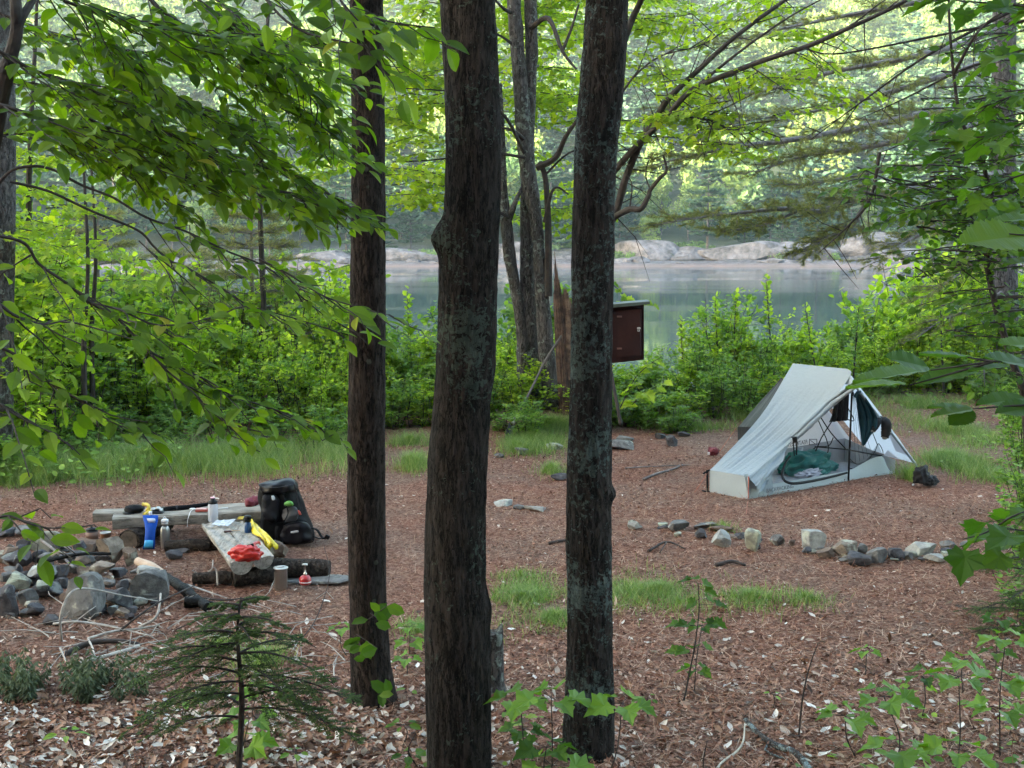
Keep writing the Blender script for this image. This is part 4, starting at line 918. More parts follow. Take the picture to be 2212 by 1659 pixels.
def putbush(x,yb,yt,D=None,mat=None,sxy=1.0,row='front'):
    global nb
    g=G(x,yb) if D is None else P(x,yb,D); g.z=float(H(g.x,g.y)); top=P(x,yt,g.y).z; h=max(.35,top-g.z)
    k=int(rb.integers(0,4)) if row not in('back','rear') and not(x<740 and rb.random()<.6) else int(rb.integers(3,7)); mt=(0 if rb.random()<.68 else 1) if mat is None else mat; key=(k,mt)
    s=(min(1.25,max(.6,h/1.4*.9))*sxy,)*2+(h/1.45,)
    rz=rb.uniform(0,6.28); cw=['lime-green','deep green'][mt]; lab='%s thicket bush, %s row, %s'%(cw,row,zone(x)); gp='%s %s row bushes %s'%(cw,row,zone(x))
    if key not in made:
        o=mk_bush(protoB[k],[ML_b1,ML_b2][mt],lab,gp); o.location=g; o.rotation_euler=(0,0,rz); o.scale=s; made[key]=o
    else: dup(made[key],g,rz,s,lab,gp)
for x in range(-70,2300,62):
    bl=np.interp(x,BL[:,0],BL[:,1]); tlv=np.interp(x,TL[:,0],TL[:,1])-(50 if x<760 else 15 if x>1500 else 0 if x>1430 else -8 if x<1140 else 5)
    if 1140<x<1225: bl=900
    jx=rb.uniform(-25,25)
    D0=G(x,bl).y
    putbush(x+jx,bl,tlv+rb.uniform(95,150),D0+.5,1 if rb.random()<.45 else 0)
    putbush(x+rb.uniform(-25,25),bl,tlv+rb.uniform(40,80),D0+1.3,0 if rb.random()<.8 else 1,row='middle'); putbush(x+31+rb.uniform(-25,25),bl,tlv+rb.uniform(20,60),D0+2.0,0 if rb.random()<.8 else 1,row='inner')
    putbush(x+rb.uniform(-25,25),bl,tlv+rb.uniform(-45,45),D0+2.6,row='back')
    if x<760 or x>1880: putbush(x+rb.uniform(-25,25),bl,tlv-rb.uniform(-40,90),D0+3.6,row='rear')
# low shrubs and weeds in front, darker
for x in list(range(-40,740,55))+list(range(1090,1160,50))+list(range(1340,1480,60))+[2120,2180,2230]:
    bl=np.interp(x,BL[:,0],BL[:,1])+rb.uniform(-5,25); putbush(x,bl,bl-rb.uniform(50,110),None,1,.8,row='low outer')
# right edge thicket running toward the camera
for (x,yb,yt) in [(2215,1010,820),(2190,930,760),(2230,1120,980),(2225,1240,1090),(2250,1330,1180)]: putbush(x,yb,yt,None,1,.8,row='nearest')
# slender saplings sticking out above the bushes
for i,(x,yb,yt,lab,dx) in enumerate([(1655,900,605,'tallest slender sapling sticking out of the bushes left above the tent',10),(1740,890,668,'slender sapling just above the tent ridge',18),(1855,880,660,'thin dark-leaved sapling right of the tent peak before the water',-8),(1545,905,650,'slender lime-green sapling over the bushes left of the tent',6),(2030,880,600,'thin sapling in the tall bushes at the right',4),(720,945,575,'lime-green sapling tip against the lake, left of the left trunk',14),(660,945,640,'slim sapling in the bushes behind the beech leaves',8),(90,985,560,'lime-green sapling rising by the left edge trunk',6),(160,960,590,'thin lime-green sapling just left of the pole saplings',-8),(290,950,570,'leafy sapling rising right of the pole saplings',8),(360,950,620,'lime-green sapling in the thicket behind the long bench',-6),(430,950,560,'tall slim sapling over the thicket left of the young pine stem',9),(520,950,630,'leafy sapling close to the pale-stemmed young pine',6),(610,950,560,'tallest slim sapling between the young pine and the left trunk',-9),(880,930,640,'slim sapling between the left and the thickest trunk',5),(1470,905,690,'slim sapling right of the brown box',6),(1590,905,640,'slim sapling left of the tallest one above the tent',-6)]):
    g=P(x+dx*2,yb,16.4); g.z=float(H(g.x,g.y)); o=thing('slender_sapling',g,lab,'sapling'); rr=np.random.default_rng(600+i)
    q=smoothpath(np.array([list(g),list(P(x+dx,(yb+yt)/2,16.4)),list(P(x,yt,16.4))]),8); m=MB(); m.add(*tube(q,[.016,.004],6)); m.build('stem',M_twig,o)
    S=Spray(); spray(S,q,rr,(.14,.36),.045,.05,.085,(0,-.3,1),.5,.25,.0); spray(S,q+(.02,.02,0),rr,(.1,.2),.05,.05,.085,(0,-.3,1),.5,.6,.0); S.build(T_oval(),o,ML_b2 if i==2 else ML_b1,'leaves')
# sprig growing over the box, and big lobed leaves right below it
for i,(paths,lab,ls) in enumerate([([([(1300,700,13.9),(1330,660,13.7),(1360,648,13.6),(1400,655,13.5)],.005,0),([(1320,610,13.9),(1340,630,13.9),(1350,640,13.9)],.004,0)],'lime-green lobed sprig growing over the top of the brown box',.13),
   ([([(1340,880,13.2),(1370,820,13.1),(1400,790,13),(1430,770,13)],.006,0),([(1360,880,13.2),(1390,850,13.1),(1430,830,13)],.006,0)],'broad lime-green lobed leaves just below the brown box',.15)]):
    rr=np.random.default_rng(650+i); o=thing('viburnum_sprig',P(*paths[0][0][0]),lab,'sapling'); S=Spray(); br=MB()
    for pts,r_,a in paths:
        q=smoothpath(VP(pts),6); br.add(*tube(q,[r_,r_*.5],6)); spray(S,q,rr,(.08,.2),.10,.09,ls,(0,-.4,1),.35,a,.1)
    br.build('stem',M_twig,o); S.build(T_maple(),o,ML_b1,'leaves')

# ================================================================== GRASS, LITTER, NEEDLES
def project(X,Y,Z):
    c,s=math.cos(PITCH),math.sin(PITCH); z=Z-CAMZ; d=Y*c-z*s; u=Y*s+z*c
    return 1106+FPX*X/d, 829.5-FPX*u/d
def T_blade():
    return np.array([(0,-.035,0),(0,.035,0),(.45,-.03,.05),(.45,.03,.05),(.8,-.018,.2),(.8,.018,.2),(1,0,.42)]),[np.array([(0,2,3,1),(2,4,5,3)]),np.array([(4,6,5)])]
ML_grass=leafmat('grass_blades',[(0,(.08,.14,.035)),(.4,(.14,.235,.058)),(.8,(.23,.33,.09)),(1,(.40,.39,.19))],.4,(1.3,1.35,.5),.5)
def grass(name,ell,n,hgt,seed,label,thr=.40):
    """ell: ellipses measured on the photo ground (x,y,rx,ry in picture units)"""
    rr=np.random.default_rng(seed); PX=[]
    for (x,y,rx,ry,w_) in ell:
        c=G(x,y); a=G(x+rx,y); b1=G(x,y-ry); b2=G(x,y+ry); RX=a.x-c.x; RY=(b1.y-b2.y)/2; cy_=(b1.y+b2.y)/2
        m_=int(n*w_); r=np.abs(rr.normal(size=m_))*.62; th=rr.uniform(0,6.28,m_); X=c.x+RX*r*np.cos(th); Y=cy_+RY*r*np.sin(th)
        k=fbm(X,Y,.45,seed)+.5*(fbm(X,Y,.10,seed+1)-.47)+.12*rr.normal(size=m_)>thr+.06+.09*r*r+.35*(vnoise(X,Y,.9,seed+7)-.35); PX.append(np.stack([X[k],Y[k]],-1))
    Q=np.concatenate(PX); X,Y=Q.T; Z=H(X,Y); pos=np.stack([X,Y,Z-.005],-1); nn=len(X)
    az=rr.uniform(0,6.28,nn); up=np.stack([np.cos(az)*.35,np.sin(az)*.35,np.ones(nn)],-1)+rr.normal(0,.15,(nn,3))
    nrm=np.stack([-np.cos(az),-np.sin(az),np.full(nn,.2)],-1)
    T=T_blade(); x,y,z=frames(up,nrm); h=hgt*rr.uniform(.3,1.5,nn)*(.6+.9*fbm(X,Y,.7,seed+4)); sc3=np.stack([h,np.full(nn,.042)*rr.uniform(.6,1.2,nn)*1.3,h],-1)
    m=MB(); scatter(m,T[0],T[1],pos,x,y,-z,sc3); tag(m.build(name,ML_grass),label,'grass',kind='stuff')
grass('grass',[(300,1015,300,42,1),(560,1000,210,34,.9),(60,1040,150,20,.3),(720,985,60,25,.2)],22000,.19,1,'tall fine grass between the benches and the lakeside bushes',.28)
grass('grass',[(1150,950,90,32,.5),(1190,925,60,14,.4),(1120,975,60,12,.15),(1190,1022,40,14,.12),(895,1010,40,18,.12),(880,960,70,12,.1)],14000,.13,2,'grass on the mound round the maple clump',.26)
grass('grass',[(1460,925,130,12,.35),(1620,905,60,10,.15)],12000,.12,3,'thin grass at the foot of the bushes left of the tent',.30)
grass('grass',[(1980,880,140,22,.7),(2080,940,130,35,.8),(2050,1000,90,28,.4),(1960,1035,30,10,.08),(2150,1040,80,25,.3),(1900,930,40,20,.15)],19000,.13,4,'sunless green grass behind and right of the tent',.33)
grass('grass',[(1130,1300,90,55,.7),(1200,1340,70,30,.3),(1430,1285,170,38,1),(1620,1300,120,26,.25),(1740,1300,60,20,.08),(900,1370,60,30,.12),(480,1400,60,25,.05),(1560,1145,25,8,.03),(1120,1250,70,15,.12)],12000,.062,5,'strip of short grass crossing the foreground behind the trunks',.30)
grass('grass',[(560,1440,60,40,.3),(430,1520,60,30,.1)],6000,.08,6,'sparse grass under the small hemlock',.38)
def T_litter():
    V=np.array([(0,0,0),(.25,-.22,.10),(.3,.0,.02),(.25,.2,.14),(.65,-.24,.16),(.68,0,.06),(.65,.2,.06),(1,0,.20)]); return V,[np.array([(0,1,2),(0,2,3),(4,7,5),(5,7,6)]),np.array([(1,4,5,2),(2,5,6,3)])]
M_lit=leafmat('dead_leaves',[(0,(.05,.025,.015)),(.2,(.14,.07,.04)),(.4,(.27,.13,.07)),(.6,(.34,.23,.17)),(.8,(.52,.45,.39)),(1,(.74,.70,.66))],.1,(1.1,1,.8),.6,.3)
M_lit2=leafmat('small_dead_leaves',[(0,(.04,.018,.012)),(.3,(.15,.063,.041)),(.6,(.28,.138,.096)),(.93,(.40,.24,.175)),(1,(.56,.45,.38))],.05,(1.1,1,.8),.8,.15)
def litter(name,n,y0,y1,size,seed,mat,label,dens,T=None,flat=.28):
    rr=np.random.default_rng(seed); Y=rr.uniform(y0,y1,n); X=rr.uniform(-.5,.5,n)*(Y*.95+1); px,py=project(X,Y,H(X,Y)); k=rr.random(n)<dens(X,Y,px,py); X=X[k];Y=Y[k]; nn=len(X)
    pos=np.stack([X,Y,H(X,Y)+rr.uniform(.0,.014,nn)],-1); d=rr.normal(size=(nn,3))*[1,1,.22]; nr=np.array([0,0,1.])+rr.normal(0,flat,(nn,3))
    T=T or T_litter(); x,y,z=frames(d,nr); m=MB(); scatter(m,T[0],T[1],pos,x,y,z,size*rr.uniform(.45,1.25,nn)*(1+.0*Y)); tag(m.build(name,mat),label,'ground litter',kind='stuff')
litter('leaf_litter',32000,2.6,7.2,.055,31,M_lit,'curled pale and brown dead leaves covering the ground in front',lambda X,Y,px,py: np.clip(.95*ss(1450,1580,py)*(1-.88*ss(650,1150,px))+.05+.15*ss(1500,1900,px)*ss(1350,1500,py)+.05*ss(1300,1500,py),0,1))
litter('leaf_litter',13000,6.5,16,.04,32,M_lit,'scattered pale dead leaves over the camp clearing',lambda X,Y,px,py: .04+.10*(fbm(X,Y,1.8,61)>.5)+.0*X)
litter('leaf_flakes',110000,4.0,13,.024,33,M_lit2,'rust-brown leaf fragments and bark chips on the clearing',lambda X,Y,px,py: np.clip(2.6*(fbm(X,Y,1.3,62)-.28),.08,1))
litter('leaf_flakes',42000,2.6,6.4,.030,36,M_lit2,'rust-brown leaf fragments on the slope in front',lambda X,Y,px,py: .7+0*X)
M_ndl=leafmat('fallen_needles',[(0,(.10,.045,.03)),(.4,(.27,.12,.075)),(.8,(.44,.25,.17)),(1,(.60,.45,.34))],.0,(1,1,1),.85,.1)
litter('fallen_needles',150000,2.6,10.5,.075,34,M_ndl,'dry rust-coloured pine needles strewn over the clearing',lambda X,Y,px,py: (.35+.6*ss(600,1400,px)),T=(np.array([(0,-.018,0),(0,.018,0),(1,.012,.02),(1,-.012,.02)]),[np.array([(0,3,2,1)])]),flat=.12)
def cover(name,n,y0,y1,size,seed,mat,label,dens,T,zup=(.01,.06)):
    rr=np.random.default_rng(seed); Y=rr.uniform(y0,y1,n); X=rr.uniform(-.5,.5,n)*(Y*.95+1); px,py=project(X,Y,H(X,Y)); k=rr.random(n)<dens(X,Y,px,py); X=X[k];Y=Y[k]; nn=len(X)
    pos=np.stack([X,Y,H(X,Y)+rr.uniform(*zup,nn)],-1); d=rr.normal(size=(nn,3))*[1,1,.15]; nr=np.array([0,-.25,1.])+rr.normal(0,.3,(nn,3)); x,y,z=frames(d,nr)
    m=MB(); scatter(m,T[0],T[1],pos,x,y,z,size*rr.uniform(.5,1.3,nn)); tag(m.build(name,mat),label,'ground cover',kind='stuff')
cover('ground_cover',2600,2.7,6.0,.05,41,ML_b2,'low small-leaved green plants among dead leaves in the lower right',lambda X,Y,px,py: ss(1650,1950,px)*ss(1430,1560,py)*.55+ss(1050,1100,px)*(1-ss(1230,1300,px))*ss(1500,1540,py)*.5+ss(860,900,px)*(1-ss(930,960,px))*.3*ss(1450,1500,py),T_oval())
cover('ground_cover',9000,9.5,13.5,.07,42,ML_b2,'weeds with rounded leaves at the left behind the fire ring',lambda X,Y,px,py: (1-ss(150,430,px))*(1-ss(1030,1075,py))*.9+.25*(1-ss(700,760,px))*(1-ss(955,985,py)),T_oval(),(.02,.25))
cover('ground_cover',5000,11.5,17,.06,43,ML_b2,'small green weeds at the right of the clearing',lambda X,Y,px,py: ss(2020,2150,px)*.7+ss(1900,1960,px)*(1-ss(880,905,py))*.5,T_oval(),(.02,.15))
# --- seedlings standing singly in the foreground
def seedling(name,x,y,h,n,T,size,mat,seed,lab,lean=(0,0),level=True,group=None,yt=None,loc=None):
    rr=np.random.default_rng(seed); g=G(x,y) if loc is None else loc; o=thing(name,g,lab,'seedling',group)
    e=np.array(g)+np.array([lean[0],lean[1],h]); q=smoothpath([g,(np.array(g)+e)/2+rr.normal(0,.015,3),e],4); m=MB(); m.add(*tube(q,[.0035,.0018],5)); 
    tiers=np.linspace(.45,1,max(1,n//4)) if n>5 else [1.0]; S=Spray()
    for t in tiers:
        b=q[min(len(q)-1,int(t*(len(q)-1)))]; k=min(n,5); a=rr.uniform(0,6.28)+np.arange(k)*6.28/k+rr.normal(0,.2,k)
        d=np.stack([np.cos(a),np.sin(a),np.full(k,.12)],-1)
        for v in d: m.add(*tube([b,b+v*size*.4],[.0015,.001],3,cap=False))
        S.leaves(b+d*size*.4,d-(0,0,.3),np.array([0,-.15,1.])+rr.normal(0,.22,(k,3)),size*rr.uniform(.5,.85,k))
    m.build('stem',M_twig,o); S.t=MB(); S.build(T,o,mat,'leaves'); return o
ML_seed=leafmat('seedling_leaves',[(0,(.09,.19,.02)),(.6,(.14,.27,.028)),(1,(.21,.33,.04))],.45,(1.3,1.4,.4),.5)
TM=T_maple(); TO=T_oval(); TB=T_beech()
for a in [(1190,1760,.42,9,TM,.15,ML_seed,1,'bright maple seedling between the two thick trunks, its leaves spread flat',(0,0)),
 (1135,1700,.34,5,TM,.14,ML_seed,2,'maple seedling touching the right side of the thickest trunk low down',(-.02,0)),
 (1270,1760,.40,5,TM,.13,ML_seed,3,'maple leaves showing just right of the lichened trunk low down',(.12,0)),
 (1180,1740,.22,9,TM,.12,ML_mapd,4,'darker low maple seedling between the two thick trunks',(0,0)),
 (1130,1640,.12,5,TM,.10,ML_mapd,24,'low dark maple seedling beside the thickest trunk near the stump',(0,0)),
 (1500,1500,.33,9,TM,.085,ML_mapd,5,'thin-stemmed maple seedling in front of the grass strip',(.03,0)),
 (145,1640,.10,5,TB,.085,ML_seed,6,'five-leaved bright seedling on the dead leaves at the lower left',(0,0)),
 (520,1640,.16,9,TM,.13,ML_seed,7,'bright maple seedling low behind the hemlock stem',(.04,0)),
 (560,1560,.14,5,TM,.11,ML_seed,8,'bright maple seedling left of the left trunk foot',(0,0)),
 (400,1580,.13,5,TB,.08,ML_seed,9,'small bright seedling left of the hemlock',(0,0)),
 (750,1420,.16,5,TM,.09,ML_seed,10,'yellow-green maple leaf cluster left of the left trunk',(-.03,0)),
 (885,1420,.16,9,TM,.10,ML_seed,11,'yellow-green maple seedling between the left and the thickest trunk',(0,0)),
 (880,1460,.09,5,TM,.08,ML_seed,12,'smaller yellow-green seedling between the left and the thickest trunk',(0,0)),
 (1930,1680,.32,9,TM,.15,ML_seed,13,'large-leaved maple seedling in the lower right',(-.05,0)),
 (2060,1700,.42,9,TM,.15,ML_seed,14,'tallest maple seedling in the lower right corner',(0,0)),
 (1850,1640,.18,5,TM,.13,ML_seed,15,'low maple seedling left of the lower right thicket',(-.05,0)),
 (2160,1640,.50,13,TM,.13,ML_seed,16,'maple seedling rising at the right edge low down',(0,0)),
 (1990,1560,.20,5,TM,.11,ML_mapd,17,'dark maple seedling behind the large-leaved one',(0,0)),
 (2150,1460,.28,9,TM,.10,ML_mapd,18,'dark maple seedling at the right edge at mid height',(0,0)),
 (2080,1500,.16,5,TM,.11,ML_seed,19,'yellow-green maple seedling at the right under the hemlock edge',(0,0)),
 (1400,1560,.10,3,TO,.07,ML_mapd,20,'tiny dark seedling right of the lichened trunk',(0,0)),
 (1870,1470,.14,5,TM,.08,ML_seed,21,'small maple seedling in the dead leaves at centre right',(0,0)),
 (2200,1380,.22,9,TM,.09,ML_mapd,22,'dark leafy seedling at the right edge behind the others',(0,0)),
 (1670,1530,.06,3,TO,.05,ML_seed,23,'tiny bright seedling beside the thin bare stem',(0,0)),
 (640,1700,.12,5,TO,.06,ML_seed,25,'small bright seedling right of the hemlock foot',(0,0)),
 (900,1660,.14,7,TO,.07,ML_mapd,26,'small leafy seedlings at the left foot of the thickest trunk',(0,0)),
 (870,1620,.10,5,TO,.07,ML_mapd,27,'small dark seedling right of the left trunk root',(0,0))]:
    seedling('maple_seedling' if a[4] is TM else 'leafy_seedling',*a[:8],a[8],a[9])
o=thing('twig_sapling',G(1475,1520),'thin sapling with three tiers of small maple leaves rising before the grass strip','sapling'); D=G(1475,1525).y
q=smoothpath(VP([(1475,1525,D),(1490,1450,D),(1500,1400,D),(1510,1320,D),(1508,1260,D)]),5); m=MB(); m.add(*tube(q,[.005,.002],5)); m.build('stem',M_twig,o)
S=Spray(); rr=np.random.default_rng(4)
for (x,y) in [(1500,1255),(1525,1262),(1480,1258),(1530,1275),(1540,1300),(1570,1308),(1500,1300),(1470,1345),(1440,1355),(1540,1345),(1560,1342),(1470,1400),(1445,1408),(1500,1402),(1540,1405)]:
    b=np.array(P(x,y,D)); c=q[np.argmin(np.abs(q[:,2]-b[2]))]; d=b-c; d[1]=rr.uniform(-.06,.06); S.t.add(*tube([c,c+d*.7],[.0015,.001],3,cap=False)); S.leaves((c+d*.6)[None],(unit(d)-(0,0,.15))[None],(np.array([0,-.3,1])+rr.normal(0,.2,3))[None],np.array([.07]))
S.build(T_maple(),o,ML_mapd,'leaves')
def stick(name,pts,rad,lab,mat=None,cat='branch',group=None,n=7,on_ground=None,side=()):
    q=smoothpath(VP(pts),5) if on_ground is None else smoothpath([np.array(G(x,y,h)) for (x,y,h) in pts],5)
    m=MB(); m.add(*tube(q,rad,n,rough=.06))
    for s_ in side: m.add(*tube(smoothpath(VP(s_[0]) if on_ground is None else [np.array(G(x,y,h)) for (x,y,h) in s_[0]],4),s_[1],6,rough=.06))
    o=m.build(name,mat or M_twig,smooth=True); tag(o,lab,cat,group); return o
stick('bare_stem',[(1722,1690,4.9),(1725,1600,4.9),(1735,1500,4.9),(1752,1430,4.9),(1768,1388,4.9)],[.005,.002],'thin bare upright stem in the lower right foreground',cat='sapling',side=[([(1768,1388,4.9),(1785,1384,4.85)],[.002,.001])])
stick('bare_stem',[(1515,1760,4.2),(1518,1700,4.2),(1520,1640,4.2),(1528,1600,4.2)],[.004,.0015],'short bare upright stem at the bottom right of the lichened trunk',cat='sapling')
MLs=barkmat('lichened_twig',(.06,.05,.045),(.15,.13,.12),(.34,.42,.42),1.1,60,(20,20,6),.004)
stick('fallen_branch',[(1610,1572,.03),(1640,1600,.02),(1675,1628,.03),(1720,1650,.03),(1760,1700,.02)],[.010,.014,.012],'blue-grey lichened stick lying at the bottom in the needles',MLs,on_ground=1,side=[([(1660,1618,.02),(1655,1635,.02),(1700,1652,.02)],[.006,.004])])
stick('fallen_branch',[(1530,1700,.01),(1560,1655,.012),(1590,1640,.02),(1605,1620,.03),(1608,1595,.05)],[.006,.005,.003],'pale curved twig lying left of the lichened stick',plain('barkless_wood',(.50,.43,.34),.8,0,(.3,.25,.2),15),on_ground=1)
stick('fallen_branch',[(1185,1180,.01),(1220,1176,.02),(1245,1172,.01)],[.012,.008],'short dark stick lying between the thick trunks beyond the grass',on_ground=1)
stick('fallen_branch',[(1720,1320,.02),(1400,1080,.01)],[.002,.002],'hair-thin twig',on_ground=1) if False else None
stick('fallen_branch',[(1390,1040,.015),(1420,1030,.03),(1450,1020,.02),(1475,1008,.01)],[.014,.008],'crooked pale stick on the needles left of the tent',M_twigp,on_ground=1)
stick('fallen_branch',[(1350,1015,.01),(1400,1012,.012),(1490,1008,.01)],[.007,.004],'long straight thin stick left of the tent',M_twigp,on_ground=1)
stick('fallen_branch',[(1400,1195,.01),(1440,1185,.04),(1480,1190,.01)],[.010,.006],'dark forked stick right of the lichened trunk',on_ground=1,side=[([(1440,1185,.04),(1425,1200,.01)],[.006,.004])])
stick('fallen_branch',[(1545,1228,.01),(1580,1222,.02),(1610,1226,.01)],[.015,.010],'short thick dark stick in front of the stone row',on_ground=1)

# ================================================================== SMALL HEMLOCK IN FRONT
def hemlock(name,path,levels,seed,lab,dens=1.0,nsz=.013):
    rr=np.random.default_rng(seed); q=smoothpath(path,8); o=thing(name,Vector(q[0]),lab,'tree'); m=MB(); m.add(*tube(q,[.013,.010,.003],8,rough=.08)); m.build('trunk',M_twig,o)
    S=Spray(); br=MB()
    for (u,az,L,dr) in levels:
        b=q[int(u*(len(q)-1))]; d=unit((math.cos(az),math.sin(az),.25)); s=unit(np.cross(d,[0,0,1.])); w=np.linspace(0,1,9)[:,None]; pth=b+d*L*w-np.array([0,0,dr*L])*w**2; br.add(*tube(pth,[.005,.0015],5,cap=False))
        for i in range(1,26):
            t=i/26; p=b+d*L*t-np.array([0,0,dr*L])*t*t
            for side in(-1,1):
                if rr.random()>.42*dens: continue
                tl=L*.42*(1.15-t)*rr.uniform(.6,1.15)*(.5+min(t*2.2,.5)); e=unit(d*.75+s*side*.8+(0,0,rr.uniform(-.5,.15))); tip=p+e*tl-np.array([0,0,.25*tl]); br.add(*tube([p,tip],[.0016,.0008],3,cap=False))
                for a0,e0,l0 in [(p,(tip-p),1.0)]+[(p+(tip-p)*v,unit(unit(tip-p)*.8+s*z_*.7+d*.3)*tl*.34*(1.1-v),.6) for v in(.25,.45,.65,.85) for z_ in(-1,1)]:
                    nn_=max(4,int(np.linalg.norm(e0)/.0042)); a=np.linspace(0,1,nn_)[:,None]; pos=a0+e0*a; e1=unit(e0); s1=unit(np.cross(e1,[0,0,1.])); sg=np.where(np.arange(nn_)%2==0,1,-1)[:,None]
                    S.leaves(pos,e1*.45+s1*sg*.9+rr.normal(0,.15,(nn_,3)),np.array([0,0,1.])+rr.normal(0,.3,(nn_,3)),nsz*rr.uniform(.7,1.1,nn_))
    br.build('boughs',M_twig,o); S.t=MB(); S.build((np.array([(0,-.13,0),(.55,-.16,0),(1,0,0),(.55,.16,0),(0,.13,0)]),[np.array([(0,1,2,3,4)])]),o,ML_heml,'needles')
D=4.2
pth=VP([(508,1800,D),(516,1659,D),(521,1560,D),(522,1490,D),(516,1420,D),(513,1360,D),(520,1290,D)])
lv=[]
for (u,az,L,dr) in [(.98,.3,.12,.2),(.96,2.8,.13,.2),(.95,1.6,.10,.1),(.93,4.4,.12,.2),(.9,.1,.22,.3),(.9,3.2,.22,.3),(.87,5.3,.22,.3),(.86,1.0,.2,.2),(.83,3.0,.32,.25),(.8,.2,.33,.35),(.78,2.4,.3,.2),(.76,4.0,.3,.3),(.72,3.3,.46,.25),(.70,-.25,.42,.35),(.69,.7,.36,.25),(.66,2.8,.42,.25),(.64,5.4,.36,.3),(.60,3.2,.55,.30),(.58,.05,.52,.30),(.55,3.7,.45,.3),(.53,-.5,.42,.4),(.48,3.4,.50,.35),(.46,.35,.50,.25),(.42,2.7,.40,.3),(.40,-.2,.55,.28),(.36,3.1,.42,.3)]: lv.append((u,az+.25*math.sin(u*40),L*.88,dr*1.4))
hemlock('small_hemlock',pth,lv,7,'small dark-stemmed hemlock with airy drooping sprays in the lower left foreground')
# part of another at the right edge
D=6.6; hemlock('small_hemlock',VP([(2260,1420,D),(2255,1300,D),(2250,1180,D),(2245,1080,D)]),[(.2,3.2,.5,.3),(.35,3.5,.5,.25),(.5,3.0,.5,.2),(.6,3.4,.45,.3),(.75,3.1,.4,.2),(.9,3.2,.3,.2),(.28,2.8,.5,.3),(.45,3.8,.45,.3)],8,'hemlock sprays at the right edge beside the stone row end')
# dark hanging sprigs at far left
def clubmoss():
    rr=np.random.default_rng(12); 
    for i in range(26):
        x=rr.uniform(-20,300); y=rr.uniform(1470,1525); g=G(x,y); o=thing('evergreen_sprig',g,'dark drooping evergreen sprig in the patch at the left edge','plant','dark evergreen sprigs at the left edge'); S=Spray()
        for k in range(5):
            a=rr.uniform(0,6.28); h=rr.uniform(.06,.20); e=np.array([math.cos(a)*.05,math.sin(a)*.05,h]); n_=44; u=rr.random(n_)[:,None]; w_=.03*(1-u)+.006; th=rr.uniform(0,6.28,n_)[:,None]; pos=np.array(g)+e*u+np.hstack([np.cos(th),np.sin(th),0*th])*w_*.5
            S.leaves(pos,np.hstack([np.cos(th),np.sin(th),-.9+0*th]),rr.normal(size=(n_,3)),.028*rr.uniform(.7,1.2,n_))
        S.build((np.array([(0,-.12,0),(.5,-.16,0),(1,0,0),(.5,.16,0),(0,.12,0)]),[np.array([(0,1,2,3,4)])]),o,ML_sprig,'needles')
ML_sprig=leafmat('grey_green_sprig',[(0,(.06,.08,.05)),(.6,(.10,.13,.08)),(1,(.15,.19,.12))],.2,(1.2,1.2,.6),.7,.15)
clubmoss()
# ================================================================== STONES
def stonemat(name,c,c2,ls=(.42,.44,.36),lc=.5):
    m,n,p=newmat(name); p.inputs['Roughness'].default_value=.92; p.inputs['Specular IOR Level'].default_value=.2; v=objvec(n)
    a=tex(n,'Noise',14,8,.7,v); r=ramp(n,[(.3,c2),(.55,c),(.8,tuple(min(1,x*1.35) for x in c))],a.outputs[0])  # hollows darker, bumps lighter: relief shading put into the stone colour
    b=tex(n,'Noise',7,4,.6,v); mk=ramp(n,[(.62-.1*lc,(0,0,0)),(.68-.1*lc,(1,1,1))],b.outputs[0]); mx=N(n,'ShaderNodeMix'); mx.data_type='RGBA'; n.links.new(mk.outputs[0],mx.inputs[0]); n.links.new(r.outputs[0],mx.inputs[6]); mx.inputs[7].default_value=(*ls,1)
    ml=N(n,'ShaderNodeMath',operation='MULTIPLY'); ml.inputs[1].default_value=.6; n.links.new(mk.outputs[0],ml.inputs[0]); n.links.new(ml.outputs[0],mx.inputs[0])
    n.links.new(mx.outputs[2],p.inputs['Base Color']); bump(n,p,a.outputs[0],.012,1); return m
ST={'pale':stonemat('pale_stone',(.31,.31,.29),(.15,.145,.14)),'grey':stonemat('grey_stone',(.155,.15,.145),(.05,.047,.047)),'dark':stonemat('dark_stone',(.075,.072,.078),(.025,.024,.026),(.2,.22,.2),.2),
 'tan':stonemat('tan_stone',(.22,.18,.145),(.08,.062,.052)),'mossy':stonemat('lichened_stone',(.25,.255,.21),(.11,.11,.10),(.40,.44,.34),1.1),'brown':stonemat('brown_stone',(.18,.13,.10),(.065,.048,.04))}
def stone(x,yb,w_,h,mat,seed,lab,facet=10,deep=.85,rz=None,dz=0.0,name='stone',group=None,up=0.0):
    g=G(x,yb-h*.10); k=g.y/FPX; W=w_*k/2*1.1; Hh=h*k/2*1.2; g=Vector((g.x,g.y+W*deep*.3,float(H(g.x,g.y))+up)); rr=np.random.default_rng(seed)
    M_=Matrix.Rotation(rr.uniform(-.25,.25) if rz is None else rz,3,'Z')@Matrix.Rotation(rr.uniform(-.12,.12),3,'Y')
    V,F=ico(4); V=np.sign(V)*np.abs(V)**rr.uniform(.38,.62); V=V/np.abs(V).max(0); V=V*(1+.05*n3(V,1.3,seed))[:,None]
    for q in range(facet):
        nn_=unit(rr.normal(size=3)*[1,1,.8]); d_=rr.uniform(.52,.98); V=V-np.outer(np.maximum(0,V@nn_-d_),nn_)
    V=V*(1+.035*n3(V,5,seed+3)+.02*n3(V,13,seed+5))[:,None]; F=[F]
    V=V/np.abs(V).max(0); V=V*np.array([W,W*deep,Hh]); V=V@np.array(M_).T+np.array([g.x,g.y,g.z+Hh*.86])
    m=MB(); m.add(V,F); o=m.build(name,ST[mat]); tag(o,lab,'stone',group); return o
